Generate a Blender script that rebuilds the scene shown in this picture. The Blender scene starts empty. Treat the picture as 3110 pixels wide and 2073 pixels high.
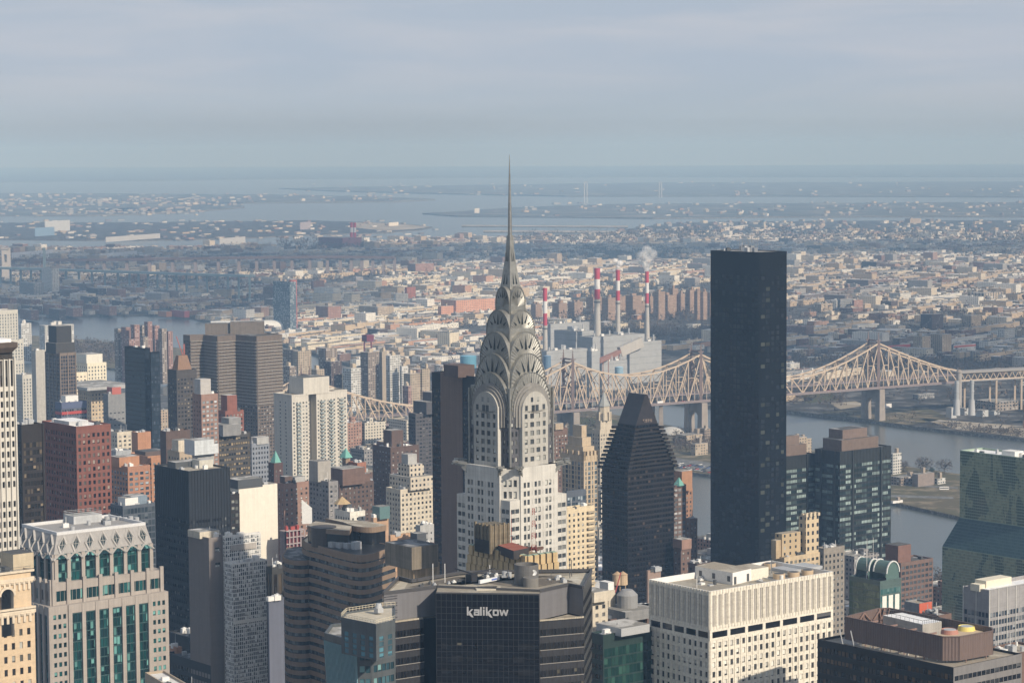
import bpy, math, random
from mathutils import Vector
import numpy as np
rnd = random.Random(7)
R = math.radians
scene = bpy.context.scene
COL = scene.collection

# ------------------------------------------------------------------ camera
W_PX, H_PX, F_PX = 3110.0, 2073.0, 7400.0        # focal length in pixels of the photograph
CX, CY = W_PX / 2, H_PX / 2
EYE = 336.0                                       # observation deck above the river
PITCH = math.atan((CY - 452.0) / F_PX)
ROLL = 0.0064
_f = Vector((0, math.cos(PITCH), -math.sin(PITCH)))
_u0 = Vector((0, math.sin(PITCH), math.cos(PITCH)))
_r0 = Vector((1, 0, 0))
_r = _r0 * math.cos(ROLL) - _u0 * math.sin(ROLL)
_u = _u0 * math.cos(ROLL) + _r0 * math.sin(ROLL)
cam_d = bpy.data.cameras.new("camera")
cam = bpy.data.objects.new("camera", cam_d)
COL.objects.link(cam)
cam_d.sensor_width = 36.0
cam_d.lens = 36.0 * F_PX / W_PX
cam_d.clip_start = 5.0
cam_d.clip_end = 120000.0
from mathutils import Matrix
M3 = Matrix((_r, _u, -_f)).transposed()
cam.matrix_world = Matrix.Translation((0, 0, EYE)) @ M3.to_4x4()
scene.camera = cam

# ------------------------------------------------------------------ world, sun, exposure
SUN_EL, SUN_REL = 32.0, 134.0                     # elevation, bearing clockwise from the view axis
sx, sy = math.sin(R(SUN_REL)), math.cos(R(SUN_REL))
sun_dir = Vector((sx * math.cos(R(SUN_EL)), sy * math.cos(R(SUN_EL)), math.sin(R(SUN_EL))))
sd = bpy.data.lights.new("sun", 'SUN')
sd.energy = 4.5
sd.angle = R(0.55)
sd.color = (1.0, 0.895, 0.745)
so = bpy.data.objects.new("sun", sd)
COL.objects.link(so)
so.rotation_euler = sun_dir.to_track_quat('Z', 'Y').to_euler()
so.location = (0, 0, 2000)

world = bpy.data.worlds.new("World")
scene.world = world
world.use_nodes = True
wn, wl = world.node_tree.nodes, world.node_tree.links
wn.clear()
w_out = wn.new("ShaderNodeOutputWorld")
w_bg = wn.new("ShaderNodeBackground")
w_sky = wn.new("ShaderNodeTexSky")
w_sky.sky_type = 'NISHITA'
w_sky.sun_disc = False
w_sky.sun_elevation = R(SUN_EL)
w_sky.sun_rotation = R(SUN_REL)
w_sky.air_density = 1.0
w_sky.dust_density = 1.5
w_bg.inputs['Strength'].default_value = 0.1
w_tc = wn.new("ShaderNodeTexCoord")
w_sep = wn.new("ShaderNodeSeparateXYZ")
wl.new(w_tc.outputs['Generated'], w_sep.inputs[0])
# high thin overcast: soft streaks of cloud over the clear sky
w_map = wn.new("ShaderNodeMapping")
w_map.inputs['Scale'].default_value = (5.0, 5.0, 38.0)
w_map.inputs['Rotation'].default_value = (0, R(-3), 0)
wl.new(w_tc.outputs['Generated'], w_map.inputs[0])
w_noi = wn.new("ShaderNodeTexNoise")
w_noi.inputs['Scale'].default_value = 1.6
w_noi.inputs['Detail'].default_value = 6.0
w_noi.inputs['Roughness'].default_value = 0.55
w_noi.inputs['Distortion'].default_value = 0.35
wl.new(w_map.outputs[0], w_noi.inputs['Vector'])
w_rmp = wn.new("ShaderNodeValToRGB")
w_rmp.color_ramp.elements[0].position = 0.40
w_rmp.color_ramp.elements[0].color = (0.438, 0.508, 0.615, 1)
w_rmp.color_ramp.elements[1].position = 0.66
w_rmp.color_ramp.elements[1].color = (0.525, 0.558, 0.635, 1)
wl.new(w_noi.outputs['Fac'], w_rmp.inputs[0])
w_mul = wn.new("ShaderNodeMix"); w_mul.data_type = 'RGBA'; w_mul.blend_type = 'MIX'
w_mr = wn.new("ShaderNodeMapRange")
w_mr.inputs['From Min'].default_value = -0.002
w_mr.inputs['From Max'].default_value = 0.040
w_mr.interpolation_type = 'SMOOTHSTEP'
wl.new(w_sep.outputs['Z'], w_mr.inputs['Value'])
wl.new(w_mr.outputs[0], w_mul.inputs['Factor'])
w_mul.inputs['A'].default_value = (0.432, 0.498, 0.556, 1)
wl.new(w_rmp.outputs[0], w_mul.inputs['B'])
w_sc = wn.new("ShaderNodeMix"); w_sc.data_type = 'RGBA'; w_sc.blend_type = 'MULTIPLY'
w_sc.inputs['Factor'].default_value = 1.0
w_sc.clamp_result = False
wl.new(w_mul.outputs['Result'], w_sc.inputs['A'])
w_sc.inputs['B'].default_value = (10, 10, 10, 1)
w_mix = wn.new("ShaderNodeMix"); w_mix.data_type = 'RGBA'
w_mf = wn.new("ShaderNodeMapRange")               # overcast near the horizon, opening to clear sky overhead
w_mf.inputs['From Min'].default_value = 0.15
w_mf.inputs['From Max'].default_value = 0.8
w_mf.inputs['To Min'].default_value = 0.94
w_mf.inputs['To Max'].default_value = 0.35
wl.new(w_sep.outputs['Z'], w_mf.inputs['Value'])
wl.new(w_mf.outputs[0], w_mix.inputs['Factor'])
wl.new(w_sky.outputs[0], w_mix.inputs['A'])
wl.new(w_sc.outputs['Result'], w_mix.inputs['B'])
wl.new(w_mix.outputs['Result'], w_bg.inputs['Color'])
wl.new(w_bg.outputs[0], w_out.inputs['Surface'])

HAZE_DENS, HAZE_COL = 8.2e-5, (0.37, 0.63, 1.0)
scene.view_settings.view_transform = 'Standard'
scene.view_settings.look = 'None'
scene.view_settings.exposure = 0.0
scene.view_settings.gamma = 1.0
scene.render.engine = 'CYCLES'
scene.cycles.max_bounces = 5
scene.cycles.diffuse_bounces = 2
scene.cycles.glossy_bounces = 2
scene.cycles.transmission_bounces = 2
scene.cycles.volume_bounces = 0
scene.cycles.use_denoising = True

# ------------------------------------------------------------------ photograph pixel <-> place
def ray(x, y):
    return _f + _r * ((x - CX) / F_PX) + _u * ((CY - y) / F_PX)
def at(x, y, Y):
    d = ray(x, y)
    t = Y / d.y
    return Vector((d.x * t, Y, EYE + d.z * t))
def gnd(x, y, z=0.0):
    d = ray(x, y)
    t = (z - EYE) / d.z
    return Vector((d.x * t, d.y * t, z))
def gD(x, y, z=0.0):                               # same, in pixels of the 2352-wide view
    k = 3110 / 2352
    return gnd(x * k, y * k, z)
def proj(p):
    v = Vector(p) - Vector((0, 0, EYE))
    d = v.dot(_f)
    return CX + F_PX * v.dot(_r) / d, CY - F_PX * v.dot(_u) / d
UP = Vector((math.sin(R(-38.7)), math.cos(R(-38.7))))     # up the avenues
EA = Vector((math.sin(R(51.3)), math.cos(R(51.3))))       # along the streets
def axes(rot=0.0):
    c, s = math.cos(R(rot)), math.sin(R(rot))
    f = lambda v: Vector((v.x * c - v.y * s, v.x * s + v.y * c))
    return f(EA), f(UP)

# ------------------------------------------------------------------ objects
def tag(o, label=None, cat=None, group=None, kind=None):
    if label: o['label'] = label
    if cat: o['category'] = cat
    if group: o['group'] = group
    if kind: o['kind'] = kind
    return o

class Geo:
    """collects faces in world coordinates, with a slot number and uv (metres) for each"""
    def __init__(s):
        s.v, s.f, s.m, s.uv, s.col = [], [], [], [], []
        s.smooth = False
    def face(s, pts, m=0, uv=None, col=None):
        n = len(s.v)
        s.v.extend([tuple(p) for p in pts])
        s.f.append(tuple(range(n, n + len(pts))))
        s.m.append(m)
        s.uv.append(uv if uv else [(p[0], p[1]) for p in pts])
        s.col.append(col)
    def wall(s, a, b, z0, z1, m=0, u0=0.0, col=None):
        L = math.hypot(b[0] - a[0], b[1] - a[1])
        s.face([(a[0], a[1], z0), (b[0], b[1], z0), (b[0], b[1], z1), (a[0], a[1], z1)], m,
               [(u0, z0), (u0 + L, z0), (u0 + L, z1), (u0, z1)], col)
    def prism(s, poly, z0, z1, m=0, mt=None, bottom=False, col=None, colt=None):
        n = len(poly)
        for i in range(n):
            s.wall(poly[i], poly[(i + 1) % n], z0, z1, m, col=col)
        if mt is not False:
            s.face([(p[0], p[1], z1) for p in poly], m if mt is None else mt, col=colt or col)
        if bottom:
            s.face([(p[0], p[1], z0) for p in reversed(poly)], m, col=col)
    def taper(s, poly0, z0, poly1, z1, m=0, mt=None):
        n = len(poly0)
        for i in range(n):
            a, b, c, d = poly0[i], poly0[(i + 1) % n], poly1[(i + 1) % n], poly1[i]
            L = math.hypot(b[0] - a[0], b[1] - a[1])
            s.face([(a[0], a[1], z0), (b[0], b[1], z0), (c[0], c[1], z1), (d[0], d[1], z1)], m,
                   [(0, z0), (L, z0), (L, z1), (0, z1)])
        s.face([(p[0], p[1], z1) for p in poly1], m if mt is None else mt)
    def ring(s, poly, z0, z1, t, m=0):
        q = inset(poly, t)
        n = len(poly)
        for i in range(n):
            a, b, c, d = poly[i], poly[(i + 1) % n], q[(i + 1) % n], q[i]
            s.face([(a[0], a[1], z1), (b[0], b[1], z1), (c[0], c[1], z1), (d[0], d[1], z1)], m)
            s.wall(c, d, z0, z1, m)
        return q
    def cyl(s, x, y, z0, z1, r0, r1=None, n=20, m=0, cap=True, bottom=False):
        r1 = r0 if r1 is None else r1
        a = [(x + r0 * math.cos(2 * math.pi * i / n), y + r0 * math.sin(2 * math.pi * i / n)) for i in range(n)]
        b = [(x + r1 * math.cos(2 * math.pi * i / n), y + r1 * math.sin(2 * math.pi * i / n)) for i in range(n)]
        for i in range(n):
            j = (i + 1) % n
            s.face([(a[i][0], a[i][1], z0), (a[j][0], a[j][1], z0), (b[j][0], b[j][1], z1), (b[i][0], b[i][1], z1)], m,
                   [(i, z0), (i + 1, z0), (i + 1, z1), (i, z1)])
        if cap: s.face([(p[0], p[1], z1) for p in b], m)
        if bottom: s.face([(p[0], p[1], z0) for p in reversed(a)], m)
    def beam(s, p, q, w, h=None, m=0):
        p, q = Vector(p), Vector(q)
        h = w if h is None else h
        d = (q - p)
        if d.length < 1e-6: return
        d.normalize()
        side = d.cross(Vector((0, 0, 1)))
        if side.length < 1e-3: side = Vector((1, 0, 0))
        side.normalize()
        up = side.cross(d)
        c = [side * (w / 2) * i + up * (h / 2) * j for i, j in ((-1, -1), (1, -1), (1, 1), (-1, 1))]
        A = [p + k for k in c]; B = [q + k for k in c]
        for i in range(4):
            j = (i + 1) % 4
            s.face([A[j], A[i], B[i], B[j]], m)
        s.face(A, m); s.face(list(reversed(B)), m)
    def box(s, c, ax, hx, hy, z0, z1, m=0, mt=None, bottom=False):
        ay = Vector((-ax[1], ax[0]))
        c = Vector(c[:2]); ax = Vector(ax[:2])
        poly = [c - ax * hx - ay * hy, c + ax * hx - ay * hy, c + ax * hx + ay * hy, c - ax * hx + ay * hy]
        s.prism(poly, z0, z1, m, mt, bottom)
        return poly
    def build(s, name, mats, parent=None, origin=None):
        if not s.f: return None
        o3 = Vector(origin) if origin is not None else (Vector(parent['_base']) if parent is not None and '_base' in parent else Vector((0, 0, 0)))
        me = bpy.data.meshes.new(name)
        me.from_pydata([(a - o3.x, b - o3.y, c - o3.z) for a, b, c in s.v], [], s.f)
        if not isinstance(mats, (list, tuple)): mats = [mats]
        for k in mats: me.materials.append(k)
        if max(s.m) > 0: me.polygons.foreach_set('material_index', s.m)
        uvl = me.uv_layers.new(name='UVMap')
        flat = np.array([c for f in s.uv for p in f for c in p], dtype=np.float32)
        uvl.data.foreach_set('uv', flat)
        if any(c is not None for c in s.col):
            at_ = me.color_attributes.new('Col', 'FLOAT_COLOR', 'CORNER')
            cc = []
            for f, c in zip(s.f, s.col):
                c = c or (0.5, 0.5, 0.5)
                cc.extend([c[0], c[1], c[2], 1.0] * len(f))
            at_.data.foreach_set('color', np.array(cc, dtype=np.float32))
        if s.smooth: me.polygons.foreach_set('use_smooth', [True] * len(me.polygons))
        me.update()
        o = bpy.data.objects.new(name, me)
        COL.objects.link(o)
        if parent is not None:
            o.parent = parent
            if origin is not None: o.location = o3 - Vector(parent['_base'])
        else:
            o.location = o3
        return o

def inset(poly, t):
    n = len(poly); out = []
    P = [Vector(p[:2]) for p in poly]
    for i in range(n):
        a, b, c = P[i - 1], P[i], P[(i + 1) % n]
        d1 = (b - a).normalized(); d2 = (c - b).normalized()
        n1 = Vector((-d1.y, d1.x)); n2 = Vector((-d2.y, d2.x))
        k = 1 + n1.dot(n2)
        out.append(b + (n1 + n2) * (t / max(k, 0.3)))
    return out

def thing(name, label, cat, base, group=None):
    o = bpy.data.objects.new(name, None)
    COL.objects.link(o)
    o.location = base
    o['_base'] = tuple(base)
    tag(o, label, cat, group, 'thing')
    o.empty_display_size = 5
    return o
# ------------------------------------------------------------------ materials
_mc = {}
def nd(nt, t, **kw):
    n = nt.nodes.new(t)
    for k, v in kw.items(): setattr(n, k, v)
    return n
def base_mat(name):
    m = bpy.data.materials.new(name)
    m.use_nodes = True
    nt = m.node_tree
    nt.nodes.clear()
    o = nd(nt, "ShaderNodeOutputMaterial")
    b = nd(nt, "ShaderNodeBsdfPrincipled")
    nt.links.new(b.outputs[0], o.inputs['Surface'])
    return m, nt, b
def mathn(nt, op, a, b=None, c=None):
    n = nd(nt, "ShaderNodeMath", operation=op)
    for i, x in enumerate((a, b, c)):
        if x is None: continue
        if hasattr(x, 'is_output'): nt.links.new(x, n.inputs[i])
        else: n.inputs[i].default_value = x
    return n.outputs[0]
def mixc(nt, f, a, b, mode='MIX'):
    n = nd(nt, "ShaderNodeMix", data_type='RGBA', blend_type=mode)
    for k, x in (('Factor', f), ('A', a), ('B', b)):
        if hasattr(x, 'is_output'): nt.links.new(x, n.inputs[k])
        else: n.inputs[k].default_value = (x if k == 'Factor' else (*x, 1) if len(x) == 3 else x)
    return n.outputs['Result']
def noise(nt, scale, detail=3, vec=None, rough=0.6, dist=0.0):
    n = nd(nt, "ShaderNodeTexNoise")
    n.inputs['Scale'].default_value = scale
    n.inputs['Detail'].default_value = detail
    n.inputs['Roughness'].default_value = rough
    n.inputs['Distortion'].default_value = dist
    if vec is None:
        tc = nd(nt, "ShaderNodeTexCoord"); vec = tc.outputs['Object']
    nt.links.new(vec, n.inputs['Vector'])
    return n.outputs['Fac']
def mapr(nt, v, a, b, c, d):
    n = nd(nt, "ShaderNodeMapRange")
    nt.links.new(v, n.inputs['Value'])
    for k, x in zip(('From Min', 'From Max', 'To Min', 'To Max'), (a, b, c, d)): n.inputs[k].default_value = x
    return n.outputs[0]

def wall(col, rough=0.85, var=0.14, scale=0.35, streak=0.10, spec=0.3, metal=0.0, key=''):
    """masonry or metal cladding: blotches, courses of slightly different tone, rain streaks"""
    k = ('wall', tuple(col), rough, var, scale, streak, metal, key)
    if k in _mc: return _mc[k]
    m, nt, b = base_mat("cladding")
    tc = nd(nt, "ShaderNodeTexCoord")
    n1 = noise(nt, scale, 4, tc.outputs['Object'])
    mp = nd(nt, "ShaderNodeMapping"); mp.inputs['Scale'].default_value = (0.9, 0.9, 0.03)
    nt.links.new(tc.outputs['Object'], mp.inputs[0])
    n2 = noise(nt, 1.0, 3, mp.outputs[0])
    mp3 = nd(nt, "ShaderNodeMapping"); mp3.inputs['Scale'].default_value = (0.05, 0.05, 1.4)
    nt.links.new(tc.outputs['Object'], mp3.inputs[0])
    n3 = noise(nt, 1.0, 2, mp3.outputs[0])
    f = mathn(nt, 'ADD', mapr(nt, n1, 0.25, 0.75, 1 - var, 1 + var), mapr(nt, n2, 0.3, 0.7, -streak, streak))
    f = mathn(nt, 'ADD', f, mapr(nt, n3, 0.3, 0.7, -var * 0.4, var * 0.4))
    cb = nd(nt, "ShaderNodeCombineColor")
    for i in range(3): nt.links.new(f, cb.inputs[i])
    nt.links.new(mixc(nt, 1.0, col, cb.outputs[0], 'MULTIPLY'), b.inputs['Base Color'])
    b.inputs['Roughness'].default_value = rough
    b.inputs['Specular IOR Level'].default_value = spec
    b.inputs['Metallic'].default_value = metal
    _mc[k] = m
    return m

def roofm(col=(0.22, 0.20, 0.18), patch=(0.45, 0.43, 0.40), amt=0.5, key=''):
    k = ('roof', tuple(col), tuple(patch), amt, key)
    if k in _mc: return _mc[k]
    m, nt, b = base_mat("roofing")
    n1 = noise(nt, 0.09, 5, dist=0.6)
    n2 = noise(nt, 0.8, 3)
    f = mapr(nt, n1, 0.62 - amt * 0.25, 0.70 - amt * 0.22, 0.0, 1.0)
    c = mixc(nt, f, col, patch)
    cb = nd(nt, "ShaderNodeCombineColor")
    v = mapr(nt, n2, 0.2, 0.8, 0.8, 1.2)
    for i in range(3): nt.links.new(v, cb.inputs[i])
    nt.links.new(mixc(nt, 1.0, c, cb.outputs[0], 'MULTIPLY'), b.inputs['Base Color'])
    b.inputs['Roughness'].default_value = 0.9
    b.inputs['Specular IOR Level'].default_value = 0.2
    _mc[k] = m
    return m

def glass(dark=(0.02, 0.025, 0.03), light=(0.35, 0.34, 0.31), frac=0.25, rough=0.12, mid=None, midfrac=0.3, spec=0.5, blind=0.5, key='', mirror=False):
    """window panes: each pane draws its own darkness and how far its blind is drawn; reflections are painted in"""
    k = ('glass', tuple(dark), tuple(light), frac, rough, mid, midfrac, spec, blind, key, mirror)
    if k in _mc: return _mc[k]
    m, nt, b = base_mat("window_glass")
    uv = nd(nt, "ShaderNodeUVMap"); uv.uv_map = 'UVMap'
    oi = nd(nt, "ShaderNodeObjectInfo")
    sp = nd(nt, "ShaderNodeSeparateXYZ"); nt.links.new(uv.outputs[0], sp.inputs[0])
    fl = nd(nt, "ShaderNodeCombineXYZ")
    nt.links.new(mathn(nt, 'FLOOR', sp.outputs[0]), fl.inputs[0])
    nt.links.new(mathn(nt, 'FLOOR', sp.outputs[1]), fl.inputs[1])
    nt.links.new(mathn(nt, 'MULTIPLY', oi.outputs['Random'], 937.0), fl.inputs[2])
    wnz = nd(nt, "ShaderNodeTexWhiteNoise", noise_dimensions='3D'); nt.links.new(fl.outputs[0], wnz.inputs['Vector'])
    cs = nd(nt, "ShaderNodeSeparateColor"); nt.links.new(wnz.outputs['Color'], cs.inputs[0])
    r1, r2, r3 = cs.outputs[0], cs.outputs[1], cs.outputs[2]
    mid = mid or tuple(a * 0.6 + b_ * 0.25 for a, b_ in zip(dark, light))
    c0 = mixc(nt, mathn(nt, 'LESS_THAN', r2, midfrac), dark, mid)
    has = mathn(nt, 'LESS_THAN', r1, frac)
    drawn = mathn(nt, 'GREATER_THAN', mathn(nt, 'FRACT', sp.outputs[1]), mathn(nt, 'MULTIPLY', r3, blind))
    lv = mapr(nt, r2, 0, 1, 0.55, 1.15)
    cb = nd(nt, "ShaderNodeCombineColor")
    for i in range(3): nt.links.new(lv, cb.inputs[i])
    lc = mixc(nt, 1.0, light, cb.outputs[0], 'MULTIPLY')
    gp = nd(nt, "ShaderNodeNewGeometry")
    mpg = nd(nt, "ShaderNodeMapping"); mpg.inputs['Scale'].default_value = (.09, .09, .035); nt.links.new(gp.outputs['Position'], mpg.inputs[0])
    nz = mapr(nt, noise(nt, 1.0, 4, mpg.outputs[0], .6, .8), .32, .68, .55, 1.7)  # soft blotches of reflection painted into the pane colour
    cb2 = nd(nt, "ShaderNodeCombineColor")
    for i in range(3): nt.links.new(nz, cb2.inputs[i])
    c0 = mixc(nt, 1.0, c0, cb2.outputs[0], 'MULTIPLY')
    if mirror: c0 = mixc(nt, mathn(nt, 'GREATER_THAN', nz, 1.08), dark, mixc(nt, r1, mid, light)); has = 0.0  # mirror: reflected light and dark painted as patches
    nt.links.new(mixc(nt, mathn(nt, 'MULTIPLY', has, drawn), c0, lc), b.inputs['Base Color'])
    b.inputs['Roughness'].default_value = rough
    b.inputs['Specular IOR Level'].default_value = spec
    _mc[k] = m
    return m

def facm(wallc, winc=(0.03, 0.035, 0.045), bw=3.2, fh=3.1, wf=0.5, hf=0.5, lightc=(0.4, 0.4, 0.38), frac=0.15, rough=0.7, attr=False, ribbons=False, var=0.12, key=''):
    """a far facade: masonry with rows of openings laid out in metres along each wall"""
    k = ('fac', tuple(wallc), tuple(winc), bw, fh, wf, hf, frac, attr, ribbons, rough, key, tuple(lightc))
    if k in _mc: return _mc[k]
    m, nt, b = base_mat("facade")
    uv = nd(nt, "ShaderNodeUVMap"); uv.uv_map = 'UVMap'
    sp = nd(nt, "ShaderNodeSeparateXYZ"); nt.links.new(uv.outputs[0], sp.inputs[0])
    u = mathn(nt, 'DIVIDE', sp.outputs[0], bw)
    v = mathn(nt, 'DIVIDE', sp.outputs[1], fh)
    fu, fv = mathn(nt, 'FRACT', u), mathn(nt, 'FRACT', v)
    mu = mathn(nt, 'LESS_THAN', mathn(nt, 'ABSOLUTE', mathn(nt, 'SUBTRACT', fu, 0.5)), wf / 2)
    mv = mathn(nt, 'LESS_THAN', mathn(nt, 'ABSOLUTE', mathn(nt, 'SUBTRACT', fv, 0.5)), hf / 2)
    win = mv if ribbons else mathn(nt, 'MULTIPLY', mu, mv)
    fl = nd(nt, "ShaderNodeCombineXYZ")
    nt.links.new(mathn(nt, 'FLOOR', u), fl.inputs[0]); nt.links.new(mathn(nt, 'FLOOR', v), fl.inputs[1])
    oi = nd(nt, "ShaderNodeObjectInfo")
    nt.links.new(mathn(nt, 'MULTIPLY', oi.outputs['Random'], 91.0), fl.inputs[2])
    wnz = nd(nt, "ShaderNodeTexWhiteNoise", noise_dimensions='3D'); nt.links.new(fl.outputs[0], wnz.inputs['Vector'])
    cs = nd(nt, "ShaderNodeSeparateColor"); nt.links.new(wnz.outputs['Color'], cs.inputs[0])
    wc = mixc(nt, mathn(nt, 'LESS_THAN', cs.outputs[0], frac), winc, lightc)
    n1 = noise(nt, 0.08, 4)
    cb = nd(nt, "ShaderNodeCombineColor")
    vv = mapr(nt, n1, 0.25, 0.75, 1 - var, 1 + var)
    for i in range(3): nt.links.new(vv, cb.inputs[i])
    if attr:
        at_ = nd(nt, "ShaderNodeVertexColor"); at_.layer_name = 'Col'
        wcol = at_.outputs[0]
    else:
        wcol = wallc
    wcol = mixc(nt, 1.0, wcol, cb.outputs[0], 'MULTIPLY')
    nt.links.new(mixc(nt, win, wcol, wc), b.inputs['Base Color'])
    nt.links.new(mapr(nt, win, 0, 1, 0.85, 0.15 if not attr else 0.5), b.inputs['Roughness'])
    b.inputs['Specular IOR Level'].default_value = 0.35
    _mc[k] = m
    return m

def plain(name, col, rough=0.7, metal=0.0, spec=0.4, var=0.08, scale=1.0):
    k = ('plain', name, tuple(col), rough, metal)
    if k in _mc: return _mc[k]
    m, nt, b = base_mat(name)
    n1 = noise(nt, scale, 3)
    cb = nd(nt, "ShaderNodeCombineColor")
    vv = mapr(nt, n1, 0.25, 0.75, 1 - var, 1 + var)
    for i in range(3): nt.links.new(vv, cb.inputs[i])
    nt.links.new(mixc(nt, 1.0, col, cb.outputs[0], 'MULTIPLY'), b.inputs['Base Color'])
    b.inputs['Roughness'].default_value = rough
    b.inputs['Metallic'].default_value = metal
    b.inputs['Specular IOR Level'].default_value = spec
    _mc[k] = m
    return m
# ------------------------------------------------------------------ building kit
_unit = {}
def unit_pane(mat):
    if mat.name in _unit: return _unit[mat.name]
    me = bpy.data.meshes.new("window")
    me.from_pydata([(-.5, 0, -.5), (.5, 0, -.5), (.5, 0, .5), (-.5, 0, .5)], [], [(0, 1, 2, 3)])
    u = me.uv_layers.new(name='UVMap')
    u.data.foreach_set('uv', [0.001, 0.001, 0.999, 0.001, 0.999, 0.999, 0.001, 0.999])
    me.materials.append(mat)
    _unit[mat.name] = me
    return me

class Bld:
    def __init__(s, name, label, cat, foot, z0, z1, group=None):
        s.foot = [Vector(p[:2]) for p in foot]
        c = sum(s.foot, Vector((0, 0))) / len(s.foot)
        s.root = thing(name, label, cat, (c.x, c.y, z0), group)
        s.z0, s.z1 = z0, z1
        s.g = Geo()
        s.win = {}
        s.rows = 0
    def part(s, name, geo, mats, parent=None, label=None, stuff=False, origin=None, under=None):
        o = geo.build(name, mats, s.root, origin)
        if o is None: return None
        if under is not None: o.parent = under
        if label: o['label'] = label
        if stuff: o['kind'] = 'stuff'
        return o
    def faces_cam(s, a, b, margin=0.0):
        d = (b - a); n = Vector((d.y, -d.x)).normalized()
        m = (a + b) / 2
        return n.dot(-m.normalized()) > margin
    # punched windows or ribbons on one wall plane a->b (outside is to the right of a->b)
    def facade(s, a, b, z0, z1, bay=3.0, fl=3.6, ww=0.5, wh=0.55, top=1.6, mx=0.4, rec=0.25, mat=None,
               m=0, mr=None, ribbon=False, rows=None, skip=None, fins=0, fin_d=0.3, fin_w=0.25, fm=0, cols=None, zoff=0.0, nx=None, bot=0.0, group_cols=None, wpat=None):
        a, b = Vector(a[:2]), Vector(b[:2])
        g = s.g
        L = (b - a).length
        d = (b - a) / L
        n = Vector((d.y, -d.x))
        mr = m if mr is None else mr
        if ribbon: nx = 1
        elif nx is None: nx = max(1, int(round((L - 2 * mx) / bay)))
        bw = (L - 2 * mx) / nx
        nz = int((z1 - top - z0 - bot) / fl)
        if rows: nz = min(nz, rows)
        # nothing is seen below the picture's lower edge: keep the wall, leave out its windows
        key = mat
        lst = s.win.setdefault(key, [])
        P = lambda t, z, o=0.0: (a.x + d.x * t - n.x * o, a.y + d.y * t - n.y * o, z)
        def q(t0, t1, za, zb, o0=0.0, o1=0.0, mm=m):
            g.face([P(t0, za, o0), P(t1, za, o1), P(t1, zb, o1), P(t0, zb, o0)], mm, [(t0, za), (t1, za), (t1, zb), (t0, zb)])
        edges = []
        xs = 0.0
        for i in range(nx):
            wp = wpat[i % len(wpat)] if wpat else (ww if not ribbon else 1.0)
            w = bw * wp
            c = mx + bw * (i + 0.5)
            edges.append((c - w / 2, c + w / 2))
        for i in range(nx + 1):
            x0 = 0.0 if i == 0 else edges[i - 1][1]
            x1 = L if i == nx else edges[i][0]
            if x1 - x0 > 0.01: q(x0, x1, z0, z1)
        for i, (x0, x1) in enumerate(edges):
            if cols and i not in cols:
                q(x0, x1, z0, z1); continue
            zc = z1
            for r in range(nz):
                wz1 = z1 - top - r * fl - (1 - wh) * fl * 0.5
                wz0 = wz1 - wh * fl
                px, py = proj(P((x0 + x1) / 2, wz1))
                if py > 2130: break
                if skip and skip(i, r): continue
                q(x0, x1, wz1, zc, mm=m)
                if rec > 0:
                    g.face([P(x0, wz0), P(x1, wz0), P(x1, wz0, rec), P(x0, wz0, rec)], mr)
                    g.face([P(x0, wz1, rec), P(x1, wz1, rec), P(x1, wz1), P(x0, wz1)], mr)
                    g.face([P(x0, wz0), P(x0, wz0, rec), P(x0, wz1, rec), P(x0, wz1)], mr)
                    g.face([P(x1, wz0, rec), P(x1, wz0), P(x1, wz1), P(x1, wz1, rec)], mr)
                lst.append((P((x0 + x1) / 2, (wz0 + wz1) / 2, rec if rec > 0 else -0.03), d, x1 - x0, wz1 - wz0, ribbon and bay or 0, s.rows + r))
                zc = wz0
            q(x0, x1, z0, zc)
        if fins:
            k = max(1, int(round(L / fins)))
            for i in range(k + 1):
                t = L * i / k
                c = Vector(P(t, 0, -fin_d / 2)[:2])
                g.box(c, d, fin_w / 2, fin_d / 2 + 0.01, z0, z1 + 0.02, fm)
        s.rows += nz
    def blank(s, a, b, z0, z1, m=0):
        s.g.wall(a, b, z0, z1, m)
    def volume(s, poly, z0, z1, st, st2=None, m=0, margin=-0.02):
        """walls of one storey block: st on right-hand (sunny) walls, st2 on the others"""
        n = len(poly)
        P = [Vector(p[:2]) for p in poly]
        for i in range(n):
            a, b = P[i], P[(i + 1) % n]
            if s.faces_cam(a, b, margin):
                d = (b - a); nn = Vector((d.y, -d.x))
                sty = st if (st2 is None or nn.x > 0) else st2
                if callable(sty): sty(a, b, z0, z1)
                elif sty is None: s.blank(a, b, z0, z1, m)
                else: s.facade(a, b, z0, z1, **sty)
            else:
                s.blank(a, b, z0, z1, m)
    def roof(s, poly, z1, mat, drop=0.9, t=0.5, pm=None, name='roof'):
        g = Geo()
        q = g.ring(poly, z1 - drop, z1, t, 0)
        s.part('parapet', g, pm or s.wallm)
        g2 = Geo(); g2.face([(p[0], p[1], z1 - drop) for p in q], 0)
        return s.part(name, g2, mat)
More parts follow.
